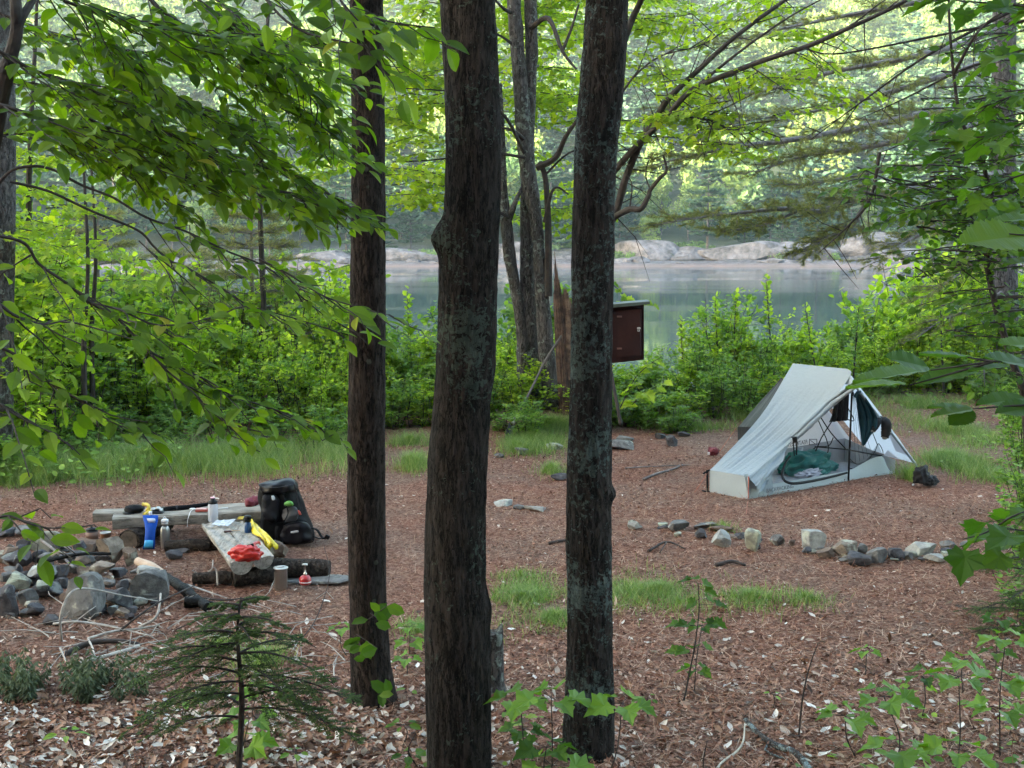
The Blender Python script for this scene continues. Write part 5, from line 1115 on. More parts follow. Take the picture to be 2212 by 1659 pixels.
ROW=[(1373,1148,32,17,'pale','palest small stone starting the stone row beside the lichened trunk'),(1462,1152,50,22,'grey','long low grey stone second in the row'),(1527,1146,50,13,'grey','flat grey slab behind the row near its left end'),
(1558,1153,50,14,'brown','flat brownish slab touching the pointed pale stone'),(1516,1168,28,20,'dark','small dark stone left of the pointed pale stone'),(1558,1186,40,34,'pale','pale pointed stone left of the tall one'),
(1628,1198,36,46,'mossy','tallest stone of the row, yellowish and upright'),(1604,1166,34,14,'dark','dark low stone behind the tall yellowish one'),(1681,1184,30,21,'grey','round grey stone alone right of the tall one'),
(1753,1192,56,38,'pale','large pale angular stone in the middle of the row'),(1776,1198,20,15,'grey','small grey stone at the right foot of the pale angular one'),(1782,1207,36,20,'brown','brown stone below the pale angular one'),
(1826,1212,52,36,'tan','tan square-topped stone with a rusty front'),(1861,1200,24,20,'grey','small mauve-grey stone behind the dark slab'),(1860,1228,60,27,'dark','dark faceted slab in front of the tan stone'),
(1896,1222,42,30,'grey','rounded grey stone right of the dark slab'),(1938,1214,34,26,'dark','dark blocky stone between the rounded grey and the broad pale one'),(1962,1214,22,17,'grey','small grey stone leaning on the broad pale one'),
(1990,1204,60,30,'pale','broad pale rounded stone near the right end of the row'),(2020,1218,44,18,'pale','low pale flat stone in front near the right end'),(2049,1190,32,15,'grey','grey stone behind the right end of the row'),
(2045,1198,24,11,'dark','small dark stone near the right end'),(2055,1213,28,13,'mossy','greenish low stone closing the row at the right'),(2086,1186,24,11,'grey','farthest small stone beyond the right end of the row'),
(1347,956,42,10,'grey','flat grey stone by the lichened trunk, nearest the bushes'),(1429,950,24,10,'dark','low dark stone among the needles left of the tent'),(1449,966,28,24,'dark','dark upright mossy stone left of the tent'),
(1342,974,52,17,'grey','wide flat grey stone right beside the lichened trunk'),(1197,972,32,12,'grey','grey stone on the grass below the maple clump'),(1128,984,32,14,'grey','grey stone in the grass left of the lichened trunk'),
(1209,1041,34,13,'dark','dark flat stone in grass tuft left of the lichened trunk'),(1081,990,26,9,'grey','small flat stone beside the thickest trunk'),(1090,1094,44,10,'pale','flat pale stone in the clearing beside the thickest trunk'),
(1121,1103,22,9,'grey','small stone between two flat pale ones'),(1156,1106,48,10,'pale','flat pale stone right of the two near the thickest trunk'),(1478,945,26,9,'dark','dark flat stone near the bushes left of the tent'),(1340,1252,0,0,'','')]
for i,(x,y,w_,h,mt,lab) in enumerate(ROW):
    if mt: stone(x,y,w_,h,mt,700+i,lab)
rr=np.random.default_rng(77)
RX=np.array([(1345,1143),(1400,1150),(1480,1155),(1540,1166),(1600,1180),(1660,1186),(1720,1190),(1780,1202),(1850,1216),(1930,1214),(2000,1208),(2080,1196)])
for i in range(34):
    x=rr.uniform(1345,2090); y=np.interp(x,RX[:,0],RX[:,1])+rr.uniform(-12,8); stone(x,y,rr.uniform(12,26),rr.uniform(6,13),rr.choice(['grey','dark','brown','mossy']),1200+i,'small low stone filling gaps in the stone row',group='small stones in the stone row')
RING=[(101,1212,78,52,'mossy','big pale lichen-crusted boulder at the back of the fire ring'),(242,1240,60,66,'tan','big upright mottled boulder at the right back of the fire ring'),(283,1238,34,40,'brown','dark tan wedge leaning on the upright boulder'),
(183,1198,48,27,'brown','brown stone between the two big back boulders'),(20,1222,38,28,'tan','brownish rounded stone at the left of the fire ring'),(42,1242,72,30,'dark','long dark slab under the brownish rounded stone'),
(83,1232,36,24,'dark','dark angular stone inside the ring below the lichened boulder'),(182,1234,54,18,'grey','flat grey stone inside the ring'),(220,1266,58,30,'tan','tan faceted stone on top before the upright boulder'),
(327,1314,82,66,'grey','big square grey block at the right front of the ring'),(172,1344,88,88,'grey','largest block, square and grey, at the front of the ring'),(36,1286,52,38,'mossy','greenish stone at the front left of the ring'),
(95,1272,62,24,'pale','flat pale slab resting on darker stones'),(98,1298,78,32,'dark','dark stone under the flat pale slab'),(10,1342,58,64,'dark','big dark stone cut by the left edge of the picture'),(58,1316,42,34,'grey','grey stone with a pale corner beside the dark edge stone'),
(125,1266,46,28,'dark','mauve-dark stone in the middle of the ring'),(158,1252,36,18,'grey','small grey stone in the middle of the ring'),(184,1254,24,16,'dark','small dark stone behind the tan faceted one'),(256,1256,34,13,'grey','flat grey stone right of the tan faceted one'),
(262,1322,62,46,'dark','dark brown stone between the two big front blocks'),(297,1320,40,21,'grey','small pale-topped stone before the square grey block'),(240,1330,28,17,'grey','small grey stone at the right foot of the largest block'),(110,1358,46,24,'dark','low dark stone left of the largest block'),
(314,1256,64,16,'pale','pale flat slab behind the square grey block'),(78,1340,42,28,'dark','dark stone in the front left'),(277,1282,32,22,'brown','brown stone left of the square grey block'),(58,1162,60,18,'grey','flat slab behind the fire ring at the left'),(0,1166,50,18,'dark','dark slab at the left edge behind the ring'),
(140,1302,30,18,'brown','small brown stone left of the largest block'),(205,1250,20,12,'tan','small tan stone before the upright boulder'),(140,1228,26,12,'brown','small brown stone behind the mauve-dark one')]
for i,(x,y,w_,h,mt,lab) in enumerate(RING):
    up=0
    if i==8 or i==12: up=.03
    stone(x,y,w_,h,mt,800+i,lab,facet=15,up=up+(.04 if 1225<y<1275 else 0))
rr=np.random.default_rng(3)
for i in range(110):
    x=rr.uniform(0,350); y=rr.uniform(1190,1345)
    if x>255 and y<1250: continue
    stone(x,y,rr.uniform(16,38),rr.uniform(9,22),rr.choice(['grey','dark','dark','brown']),900+i,'small broken stone lying between the blocks of the fire ring',group='small stones in the fire ring',up=rr.uniform(0,.09) if 1205<y<1310 else 0)
# charred log, pale split wood, burnt sticks
M_char=plain('charcoal',(.004,.004,.005),.6,0,(.002,.002,.002),18,.02,30,spec=.15); M_pale=plain('split_wood',(.58,.44,.33),.8,0,(.42,.30,.22),10,.006)
M_log=barkmat('log_bark',(.02,.016,.014),(.10,.078,.065),(.3,.31,.28),.2,18,(5,5,5),.02); M_beam=None
def beammat(name,c,c2,ax):
    m,n,p=newmat(name); p.inputs['Roughness'].default_value=.9; p.inputs['Specular IOR Level'].default_value=.15; v=objvec(n,tuple(1.0 if i==ax else 14 for i in range(3)))
    a=tex(n,'Noise',3,8,.7,v,.5); b=tex(n,'Noise',10,4,.6,objvec(n)); r=ramp(n,[(.3,c2),(.5,c),(.75,tuple(min(1,x*1.3) for x in c))],a.outputs[0]); mx=N(n,'ShaderNodeMix'); mx.data_type='RGBA'; mx.blend_type='MULTIPLY'; mx.inputs[0].default_value=.6
    r2=ramp(n,[(.35,(.55,.55,.5)),(.6,(1,1,1))],b.outputs[0]); n.links.new(r.outputs[0],mx.inputs[6]); n.links.new(r2.outputs[0],mx.inputs[7]); n.links.new(mx.outputs[2],p.inputs['Base Color']); bump(n,p,a.outputs[0],.008,1); return m
def log(name,a,b,r,lab,mat,cat='log',seed=0,n=24,endmat=None,parent=None,hollow=False,amp=.10):
    q=smoothpath([a,(np.array(a)+np.array(b))/2+np.array([0,0,.006]),b],8); V,F=tube(q,r,n); k=len(q); m_=k*n; nn=n3(V,7,seed)+.5*n3(V,22,seed+1); c=np.repeat(q,n,0); V[:m_]=c+(V[:m_]-c)*(1+amp*nn[:m_])[:,None]
    m=MB(); m.add(V,F); o=m.build(name,mat,parent,smooth=False)
    if parent is None: tag(o,lab,cat)
    return o
def GP(x,y,z):   # point at height z seen at picture position
    v=ray(x,y); t=(z-CAMZ)/v.z; return np.array(Vector((0,0,CAMZ))+v*t)
log('charred_log',GP(352,1240,.06),GP(448,1312,.04),[.022,.032,.024],'charred black log beside the fire ring, glossy with charcoal',M_char,seed=5,amp=.35)
log('charred_log',GP(400,1300,.05),GP(460,1306,.03),[.03,.02],'small charred piece at the end of the charred log',M_char,seed=6,amp=.35)
o=log('split_log',GP(296,1212,.10),GP(352,1240,.05),[.028,.034,.024],'pale barkless piece of firewood behind the square grey block',M_pale,seed=7,amp=.12)
for i,(a,b,r_,lab,mt) in enumerate([((100,1212,.12),(240,1196,.15),.014,'burnt stick laid across the middle of the fire ring',M_char),((60,1150,.1),(160,1226,.12),.012,'long weathered grey stick leaning into the fire ring',M_twigp),((140,1180,.15),(175,1215,.1),.009,'thin pale bent stick among the ring stones',M_twigp),((110,1200,.13),(140,1196,.13),.013,'pale broken stick end among ash',M_pale)]):
    m=MB(); m.add(*tube(smoothpath([GP(*a),(GP(*a)+GP(*b))/2+(0,0,.02),GP(*b)],5),[r_,r_*.7],7,rough=.1)); tag(m.build('burnt_stick' if mt is M_char else 'stick',mt),lab,'stick')
# brush pile in front of the ring: single branches
MST=plain('weathered_twig',(.46,.43,.39),.85,0,(.24,.21,.19),20,.004)
for i,(pts,r_,mt,lab,side) in enumerate([
 ([(133,1385,.02),(130,1340,.15),(140,1300,.25),(160,1275,.30),(195,1272,.28),(260,1285,.22),(340,1298,.12)],[.008,.006,.003],MST,'tall arched pale branch looping over the brush pile',[]),
 ([(115,1348,.06),(160,1343,.08),(200,1347,.06),(260,1358,.05),(330,1375,.04)],[.007,.004],MST,'pale branch crossing the arched one near the front',[]),
 ([(260,1362,.05),(300,1330,.12),(345,1300,.16),(420,1265,.16)],[.007,.004],M_twig,'dark straight branch slanting up to the right from the pile',[]),
 ([(300,1355,.03),(335,1335,.08),(345,1305,.14),(347,1282,.18)],[.008,.006],MST,'whitest branch with upturned tip on the brush pile',[]),
 ([(190,1380,.04),(240,1365,.05),(300,1358,.04),(345,1350,.05)],[.008,.005],MST,'pale crooked branch in the middle of the pile',[([(240,1365,.05),(225,1375,.02)],[.004,.002])]),
 ([(130,1420,.02),(190,1390,.05),(250,1385,.05),(300,1392,.03)],[.018,.012],M_twig,'thick dark branch lying under the brush pile',[]),
 ([(150,1440,.02),(200,1425,.05),(260,1408,.05),(300,1395,.04)],[.012,.008],MST,'thick grey branch at the front of the pile',[([(215,1418,.05),(206,1440,.02)],[.005,.003])]),
 ([(190,1380,.06),(200,1400,.06),(208,1430,.03)],[.006,.004],MST,'short white zigzag twig at the front of the pile',[]),
 ([(130,1400,.04),(150,1440,.03),(190,1480,.02)],[.006,.003],MST,'pale twig running down toward the evergreen sprigs',[]),
 ([(420,1250,.02),(455,1232,.10),(460,1210,.14)],[.006,.004],MST,'pale forked stick standing beside the front bench',[([(430,1240,.05),(415,1232,.1)],[.004,.003])]),
 ([(470,1265,.02),(468,1235,.10),(462,1225,.13)],[.006,.005],MST,'short pale upright stick before the front bench',[]),
 ([(400,1262,.02),(440,1275,.04),(490,1292,.02)],[.007,.004],MST,'pale stick lying beside the charred log',[]),
 ([(440,1292,.02),(480,1296,.03),(530,1292,.02)],[.006,.004],M_twig,'dark stick lying in front of the front bench',[]),
 ([(430,1300,.02),(480,1308,.03)],[.009,.006],MST,'short pale stick end near the hemlock top',[]),
 ([(380,1360,.02),(450,1330,.08),(520,1310,.06)],[.004,.002],M_twig,'thin dark twig behind the hemlock top',[]),
 ([(620,1400,.03),(660,1370,.10),(690,1320,.16),(712,1240,.3),(700,1180,.42)],[.004,.0015],M_twig,'thin arching bare twig rising past the gas canister',[]),
 ([(560,1350,.03),(640,1345,.05),(720,1330,.04)],[.004,.002],MST,'thin pale twig on the ground left of the left trunk',[]),
 ([(0,1530,.03),(120,1522,.05),(230,1520,.04),(330,1530,.03)],[.03,.02],M_twig,'dark rotten branch lying below the evergreen sprigs',[])]):
    q=smoothpath([GP(*a) for a in pts],5); m=MB(); m.add(*tube(q,r_,7,rough=.08))
    for s_ in side: m.add(*tube(smoothpath([GP(*a) for a in s_[0]],3),s_[1],6))
    tag(m.build('fallen_branch',mt,smooth=True),lab,'branch')
rr=np.random.default_rng(8); m=MB()
for i in range(120):
    x=rr.choice([rr.uniform(100,420),rr.uniform(400,760)]); y=rr.uniform(1300,1480); g=np.array(G(x,y,.01)); a=rr.uniform(0,6.28); L=rr.uniform(.08,.4); e=g+np.array([math.cos(a)*L,math.sin(a)*L*.7,rr.uniform(0,.08)]); e[2]=max(e[2],float(H(e[0],e[1]))+.005)
    m.add(*tube([g,(g+e)/2+rr.normal(0,.015,3)+(0,0,.01),e],[.003*rr.uniform(.6,1.6),.0015],4,cap=False))
tag(m.build('twig_litter',MST),'fine dead twigs scattered round the brush pile','ground litter',kind='stuff')

# ================================================================== LOG BENCHES
BM=beammat('weathered_beam',(.27,.245,.215),(.075,.062,.052),0); BM2=beammat('weathered_plank',(.33,.305,.275),(.09,.078,.068),1)
def beam(name,a,b,wd,th,mat,parent,seed,axis='x',halfround=False):
    """rough hewn beam from a to b (centre of its top face), sagging and uneven"""
    a=np.array(a);b=np.array(b);d=unit(b-a);s=unit(np.cross([0,0,1.],d)); k=26; n=28; V=[]
    for i in range(k):
        u=i/(k-1); c=a+(b-a)*u; w_=wd/2*(1+.06*(vnoise(u*5,seed,1,seed)-.5)*2); t_=th*(1+.10*(vnoise(u*4,seed+9,1,seed)-.5)*2)
        for j in range(n):
            th_=2*math.pi*j/n; cx,cz=math.cos(th_),math.sin(th_)
            if halfround:
                x=w_*cx; z=0 if cz>0 else t_*cz*1.0
                if cz>0: x=w_*cx; z=.004*math.sin(th_*5+u*9)
            else:
                p=7.5; r=(abs(cx)**p+abs(cz)**p)**(-1/p); x=w_*cx*r; z=-t_/2+t_/2*cz*r
            nz=noise.noise(Vector((c[0]*6+x*9,c[1]*6,z*9+seed)))*.006
            V.append(c+s*(x+nz)+np.array([0,0,z+nz*.6]))
    V=np.array(V); i=np.arange(k-1)[:,None]*n; j=np.arange(n)[None,:]; j2=(j+1)%n; F=[np.stack([i+j,i+j2,i+n+j2,i+n+j],-1).reshape(-1,4),np.arange(n)[::-1][None,:].copy(),(np.arange(n)+(k-1)*n)[None,:].copy()]
    m=MB(); m.add(V,F); return m.build(name,mat,parent,smooth=False)
ZB=.225
A=GP(244,1114,ZB);B_=GP(590,1096,ZB)
bb=thing('log_bench',(float((A[0]+B_[0])/2),float(A[1])+.1,0),'long low bench of two grey hewn beams behind the fire ring','bench')
beam('seat_beam',A,B_,.17,.085,BM,bb,1)
A2=GP(203,1104,.19);B2=GP(590,1087,.20); beam('back_beam',A2,B2,.15,.08,BM,bb,2)
c=GP(281,1164,.077)
log('support_log',(c[0],c[1]-.02,.072),(c[0]+.1,c[1]+.55,.072),[.078,.074],'',M_log,seed=11,parent=bb)
ringo=MB(); V,F=tube([(c[0]-.0,c[1]-.03,.072),(c[0],c[1]-.024,.072)],.066,24); ringo.add(V,F); ringo.build('log_end',plain('log_end_wood',(.16,.12,.09),.9,0,(.05,.04,.03),12,.01),bb)
log('support_log',(B_[0]-.25,B_[1]-.05,.07),(B_[0]-.15,B_[1]+.5,.07),[.07,.068],'',M_log,seed=12,parent=bb)
log('short_log',GP(357,1181,.045),GP(455,1178,.05),[.04,.047,.042],'short hollow mossy log lying under the long bench',M_log,seed=13,amp=.2)
ZP=.20
fl=GP(434.7,1130,ZP);fr=GP(526,1126,ZP);nr=GP(588,1201,ZP);nl_=GP(499,1218,ZP)
fb_=thing('plank_bench',(float(nl_[0])+.1,float(nl_[1])+.4,0),'low bench of two thick grey split planks pointing at the camera','bench')
ml=(nl_+nr)/2; mf=(fl+fr)/2
beam('plank',(fl+mf)/2,(nl_+ml)/2,.145,.085,BM2,fb_,3,halfround=True); beam('plank',(fr+mf)/2,(nr+ml)/2+(0,.03,0),.14,.08,BM2,fb_,4,halfround=True)
log('support_log',GP(505,1250,.055),GP(600,1240,.055),[.055,.055],'',M_log,seed=14,parent=fb_)
log('support_log',GP(452,1172,.06),GP(545,1172,.06),[.06,.058],'',M_log,seed=15,parent=fb_)
log('round_log',GP(583,1228,.066),GP(712,1230,.062),[.064,.066,.058],'barked round log lying right of the plank bench end',M_log,seed=16,amp=.12)
log('round_log',GP(418,1250,.045),GP(500,1249,.045),[.04,.042],'barked log lying left of the plank bench end',M_log,seed=17,amp=.14)
stone(602,1210,50,34,'brown',950,'brown-grey stone propping the plank bench beside the backpack',facet=8)
stone(372,1212,40,18,'dark',951,'dark angular stone lying under the long bench',facet=8)
stone(395,1196,34,10,'dark',952,'flat dark stone beneath the hollow log')
o=stone(686,1262,142,11,'grey',953,'flat grey stepping slab with the gas stove on it',facet=5,deep=.5)

# ================================================================== CAMPING GEAR
def Mt(name,c,r=.5,met=0,**k): return plain(name,c,r,met,tuple(x*.82 for x in c),6,**k)
m_steel=Mt('brushed_steel',(.48,.46,.43),.35,.85); m_blk=Mt('black_nylon',(.005,.005,.0065),.6,0,bd=.004,bscale=90,spec=.08); m_blk2=Mt('black_plastic',(.005,.005,.006),.4,spec=.2); m_grey=Mt('grey_nylon',(.03,.03,.036),.6,spec=.15)
m_white=Mt('white_plastic',(.75,.75,.77),.4)
def glassy(name,c,a=.5,r=.15):
    m,n,p=newmat(name); p.inputs['Base Color'].default_value=(*c,1); p.inputs['Roughness'].default_value=r; t=N(n,'ShaderNodeBsdfTransparent'); t.inputs[0].default_value=(.92,.93,.95,1); mx=N(n,'ShaderNodeMixShader'); mx.inputs[0].default_value=a
    n.links.new(t.outputs[0],mx.inputs[1]); n.links.new(p.outputs[0],mx.inputs[2]); n.links.new(mx.outputs[0],n.nodes['Material Output'].inputs[0]); return m
def lathething(name,base,parts,label,cat,n=28):
    o=thing(name,Vector(base),label,cat)
    for (nm,prof,mat) in parts:
        m=MB(); V,F=lathe(prof,n,base); m.add(V,F); m.build(nm,mat,o,smooth=False)
    for ch in o.children: 
        for pl in ch.data.polygons: pl.use_smooth = len(pl.vertices)==4
    return o
# clear bottle with dark lid, on the far end of the plank bench
b=GP(461,1126,ZP+.003); s=b[1]/FPX; Hh=(1126-1072)*s; r_=11*s
lathething('water_bottle',b,[('body',[(r_*.9,0),(r_,.006),(r_,Hh*.68),(r_*.8,Hh*.74)],glassy('frosted_bottle',(.62,.64,.70),.5,.25)),('lid',[(r_*.85,Hh*.74),(r_*.9,Hh*.75),(r_*.88,Hh*.84),(r_*.45,Hh*.88),(r_*.45,Hh*.97)],m_blk2),('cap_top',[(r_*.46,Hh*.97),(r_*.46,Hh*1.0),(r_*.3,Hh*1.01)],Mt('pink_button',(.8,.45,.55),.4))],'clear water bottle with black lid standing on the plank bench','bottle')
# steel bottle on the ground
b=np.array(G(358,1186)); s=b[1]/FPX; Hh=(1184-1114)*s; r_=10.3*s
so=lathething('steel_bottle',b,[('body',[(r_*.85,0),(r_*.92,.004),(r_,.02),(r_,Hh*.62),(r_*.82,Hh*.68),(r_*.55,Hh*.74)],m_steel),('collar',[(r_*.55,Hh*.74),(r_*.72,Hh*.76),(r_*.72,Hh*.82),(r_*.6,Hh*.84)],m_steel),('cap',[(r_*.62,Hh*.84),(r_*.78,Hh*.86),(r_*.78,Hh*.93),(r_*.5,Hh*.95)],m_white)],'brushed steel bottle standing on the ground before the long bench','bottle')
m=MB(); t=np.linspace(0,math.pi,9); m.add(*tube([(b[0]+math.cos(a)*.012,b[1],b[2]+Hh*.94+math.sin(a)*.018) for a in t],.0025,6)); m.build('carry_loop',m_white,so)
# dark canister and tin behind the upright boulder
b=np.array(G(200,1190)); s=b[1]/FPX; Hh=(1188-1136)*s; r_=13.3*s
lathething('cooking_canister',b,[('body',[(r_*.95,0),(r_,.01),(r_,Hh*.80),(r_*.95,Hh*.84)],Mt('dark_green_enamel',(.015,.018,.018),.45)),('lid',[(r_*1.0,Hh*.84),(r_*.9,Hh*.90),(r_*.3,Hh*.95),(r_*.16,Hh*.96),(r_*.2,Hh*1.0),(r_*.1,Hh*1.01)],m_blk2),('label_band',[(r_*1.01,Hh*.45),(r_*1.01,Hh*.78)],Mt('faded_orange_print',(.20,.11,.08),.6))],'dark lidded cooking canister standing behind the upright boulder','canister')
b=np.array(G(229,1180)); s=b[1]/FPX; Hh=(1172-1147)*s*1.25; r_=11.3*s
lathething('tin_cup',b,[('body',[(r_*.9,0),(r_*.93,Hh*.9),(r_*.95,Hh*.93)],Mt('copper_print_tin',(.26,.12,.06),.4)),('rim',[(r_*.96,Hh*.93),(r_*1.05,Hh*.95),(r_*1.05,Hh),(r_*.92,Hh*1.0),(r_*.9,Hh*.95)],m_steel)],'coppery printed tin with a bright rim beside the dark canister','tin')
# blue water bag hanging over the beam
def ribbon(name,pts,parent,mat,dep=.02,seed=0,n=14):
    """soft bag: cross sections (cx,width,y,D) down the picture"""
    V=[];k=len(pts)
    for i,(xl,xr,y,D) in enumerate(pts):
        a=np.array(P(xl,y,D));b=np.array(P(xr,y,D)); c=(a+b)/2; w_=(b-a)/2; dd=dep*math.sin(math.pi*min(1,(i+.4)/(k-.4)))+.004
        for j in range(n):
            t=2*math.pi*j/n; nz=noise.noise(Vector((j*.9,i*.8,seed)))*.006; V.append(c+w_*math.cos(t)+np.array([0,-(dd+nz)*math.sin(t),nz]))
    V=np.array(V); i=np.arange(k-1)[:,None]*n; j=np.arange(n)[None,:]; j2=(j+1)%n; m=MB(); m.add(V,[np.stack([i+j,i+j2,i+n+j2,i+n+j],-1).reshape(-1,4),np.arange(n)[::-1][None,:].copy(),(np.arange(n)+(k-1)*n)[None,:].copy()]); return m.build(name,mat,parent,smooth=True)
m_blue=Mt('blue_film',(.004,.06,.34),.5,spec=.1); m_blue2=Mt('light_blue_film',(.03,.32,.62),.3)
o=thing('water_bag',P(325,1186,8.42),'royal blue soft water bag with white print leaning on the long bench','water bag')
ribbon('body',[(308,342,1113,8.50),(309,342,1120,8.48),(312,340,1132,8.45),(314,336,1145,8.42),(313,335,1160,8.40),(311,335,1175,8.38),(308,334,1186,8.38)],o,m_blue,.03,3)
ribbon('light_panel',[(313,331,1167,8.355),(312,331,1172,8.350),(311,330,1180,8.347),(311,330,1184,8.352)],o,m_blue2,.006,4)
ribbon('white_print',[(317,335,1120,8.447),(318,336,1124,8.443),(320,335,1129,8.440)],o,Mt('white_ink',(.5,.58,.8),.4),.004,5)
m=MB(); m.add(*lathe([(.012,0),(.013,.02),(.008,.024)],14,np.array(P(325,1112,8.5)))); m.build('cap',m_white,o)
# things on the long bench
def lumps(name,items,mat,parent,sub=3,amp=.22):
    m=MB()
    for i,(x,y,D,sx,sy,sz) in enumerate(items): m.add(*blob(P(x,y,D),(sx,sy,sz),i+len(name),sub,amp,2.2))
    return m.build(name,mat,parent,smooth=True)
o=thing('peaked_cap',P(290,1110,8.7),'black cap and pouch lying on the left end of the long bench','cap')
lumps('cap_top',[(290,1100,8.72,.075,.07,.032)],m_blk,o); lumps('brim',[(278,1108,8.68,.05,.05,.012)],m_blk2,o)
o=thing('yellow_strap',P(316,1100,8.7),'crumpled yellow strap between black cap and metal case','strap'); m=MB(); m.add(*tube(smoothpath(VP([(308,1089,8.72),(318,1090,8.68),(322,1096,8.66),(318,1101,8.66),(324,1104,8.65),(316,1108,8.62),(311,1112,8.6)]),5),[.012,.010,.013,.009,.012],8,rough=.35,seed=3)); m.build('webbing',Mt('yellow_webbing',(.62,.47,.06),.6),o)
o=thing('metal_case',P(340,1104,8.7),'small dark case with shiny rounded lid on the long bench','case'); m=MB(); m.add(*box(P(341,1107,8.7),(.085,.07,.025),None,.008)); m.build('tray',m_blk2,o); lumps('lid',[(333,1100,8.72,.02,.03,.012),(341,1098,8.72,.02,.03,.013),(348,1101,8.72,.015,.03,.01)],Mt('pale_metal',(.45,.44,.44),.3,1),o)
o=thing('roll_pouch',P(400,1095,8.85),'long black rolled pouch lying along the long bench','pouch'); m=MB(); m.add(*tube(smoothpath(VP([(349,1102,8.80),(370,1099,8.83),(410,1095,8.9),(457,1088,8.95)]),5),[.020,.021,.018,.013],14,rough=.03)); m.build('body',m_blk,o)
m=MB(); m.add(*tube(VP([(380,1098,8.835),(384,1097.5,8.84)]),.0225,14)); m.build('strap',m_grey,o)
o=thing('folded_map',P(436,1102,8.78),'folded red and pink paper on the long bench behind the clear bottle','paper'); m=MB(); m.add(*box(GP(436,1102,ZB+.012),(.09,.05,.014),Matrix.Rotation(.15,3,'Z'),.002)); m.build('cover',Mt('red_paper',(.42,.08,.06),.6),o); m=MB(); m.add(*box(GP(434,1099,ZB+.022),(.075,.045,.004),Matrix.Rotation(.05,3,'Z'),.001)); m.build('top_sheet',Mt('pink_paper',(.62,.33,.30),.6),o)
o=thing('charging_cable',P(415,1103,8.7),'thin white cable hanging off the front of the long bench','cable'); m=MB(); m.add(*tube(smoothpath([GP(418,1100,ZB+.008),GP(412,1104,ZB+.006),np.array(P(408,1114,8.58)),np.array(P(405,1126,8.56)),np.array(P(405,1137,8.56))],5),.0022,6)); m.build('cord',m_white,o); m=MB(); m.add(*blob(GP(416,1099,ZB+.01),(.025,.012,.006),3,2,.2)); m.build('plug',m_white,o)
o=thing('tent_peg',GP(478,1098,ZB+.006),'thin white strip lying right of the clear bottle on the long bench','strip'); m=MB(); m.add(*box(GP(478,1098,ZB+.006),(.10,.012,.005),Matrix.Rotation(.25,3,'Z'),.001)); m.build('strip',m_white,o)
o=thing('maroon_stuff_sack',P(543,1090,8.95),'small crumpled maroon bag on the bench beside the backpack','bag'); lumps('sack',[(540,1085,8.95,.045,.05,.033),(552,1081,8.98,.04,.05,.036)],Mt('maroon_cloth',(.16,.015,.03),.7),o,amp=.35)
# backpack
def outline_solid(name,pts,D,dep,parent,mat,seed=0,nr=10,puff=.9,amp=.03,smooth=True):
    """puffed solid whose front outline is pts (picture positions at distance D)"""
    Q=np.array([list(P(x,y,D)) for x,y in pts]); Q=smoothpath(np.vstack([Q,Q[:1]]),4)[:-1]; c=Q.mean(0); n=len(Q); V=[];R_=[]
    rings=np.concatenate([np.linspace(0,1,nr)])
    V=[]; prof=[(math.sin(t),-math.cos(t)) for t in np.linspace(.08,math.pi-.08,nr*2)]
    for (a,b) in prof:
        a_=abs(a)**.55
        for q in Q:
            p=c+(q-c)*a_; p=p+np.array([0,b*dep/2,0]); nz=noise.noise(Vector(p*14)+Vector((seed,0,0)))*amp; V.append(p+np.array([0,-nz,nz*.5]))
    V=np.array(V); k=len(prof); i=np.arange(k-1)[:,None]*n; j=np.arange(n)[None,:]; j2=(j+1)%n
    m=MB(); m.add(V,[np.stack([i+j,i+n+j,i+n+j2,i+j2],-1).reshape(-1,4),np.arange(n)[None,:].copy(),(np.arange(n)+(k-1)*n)[None,::-1].copy()]); return m.build(name,mat,parent,smooth=smooth)
BPD=8.75
o=thing('backpack',P(620,1185,8.6),'tall black trekking backpack standing at the end of the long bench','backpack')
outline_solid('body',[(562,1048),(574,1040),(604,1036),(623,1033),(637,1040),(645,1062),(656,1086),(664,1112),(675,1137),(679,1160),(672,1176),(645,1184),(626,1185),(600,1178),(575,1165),(564,1140),(565,1100),(557,1075)],BPD,.26,o,m_blk,1)
outline_solid('top_collar',[(560,1046),(575,1041),(604,1037),(624,1034),(640,1042),(643,1060),(620,1064),(590,1066),(568,1064)],BPD-.06,.20,o,Mt('black_coated_nylon',(.004,.004,.006),.4,spec=.2),2)
outline_solid('side_pouch',[(568,1072),(580,1066),(596,1070),(605,1085),(604,1110),(598,1128),(580,1128),(568,1112),(565,1090)],BPD-.12,.10,o,m_grey if False else Mt('black_ripstop',(.008,.008,.011),.5,spec=.15),3)
outline_solid('front_pouch',[(612,1135),(640,1128),(664,1130),(674,1150),(672,1168),(650,1176),(622,1174),(606,1160)],BPD-.15,.12,o,Mt('dark_ripstop',(.006,.005,.008),.5,spec=.12),4)
outline_solid('mesh_pocket',[(610,1100),(625,1094),(640,1096),(645,1112),(638,1126),(618,1128),(608,1114)],BPD-.14,.05,o,Mt('grey_mesh_cloth',(.045,.045,.05),.6),5)
outline_solid('green_rag',[(614,1086),(622,1082),(632,1085),(634,1092),(624,1095),(615,1093)],BPD-.155,.03,o,Mt('green_cloth',(.12,.34,.07),.6),6)
outline_solid('logo_patch',[(628,1148),(643,1146),(644,1150),(629,1152)],BPD-.215,.008,o,Mt('silver_print',(.42,.43,.46),.5),7,amp=.001)
outline_solid('red_tag',[(643,1101),(648,1104),(651,1112),(646,1111)],BPD-.15,.012,o,Mt('red_label',(.5,.07,.05),.5),8,amp=.001)
outline_solid('white_toggle',[(586,1071),(592,1071),(594,1079),(588,1080)],BPD-.175,.012,o,Mt('pale_toggle',(.55,.62,.68),.4),9,amp=.001)
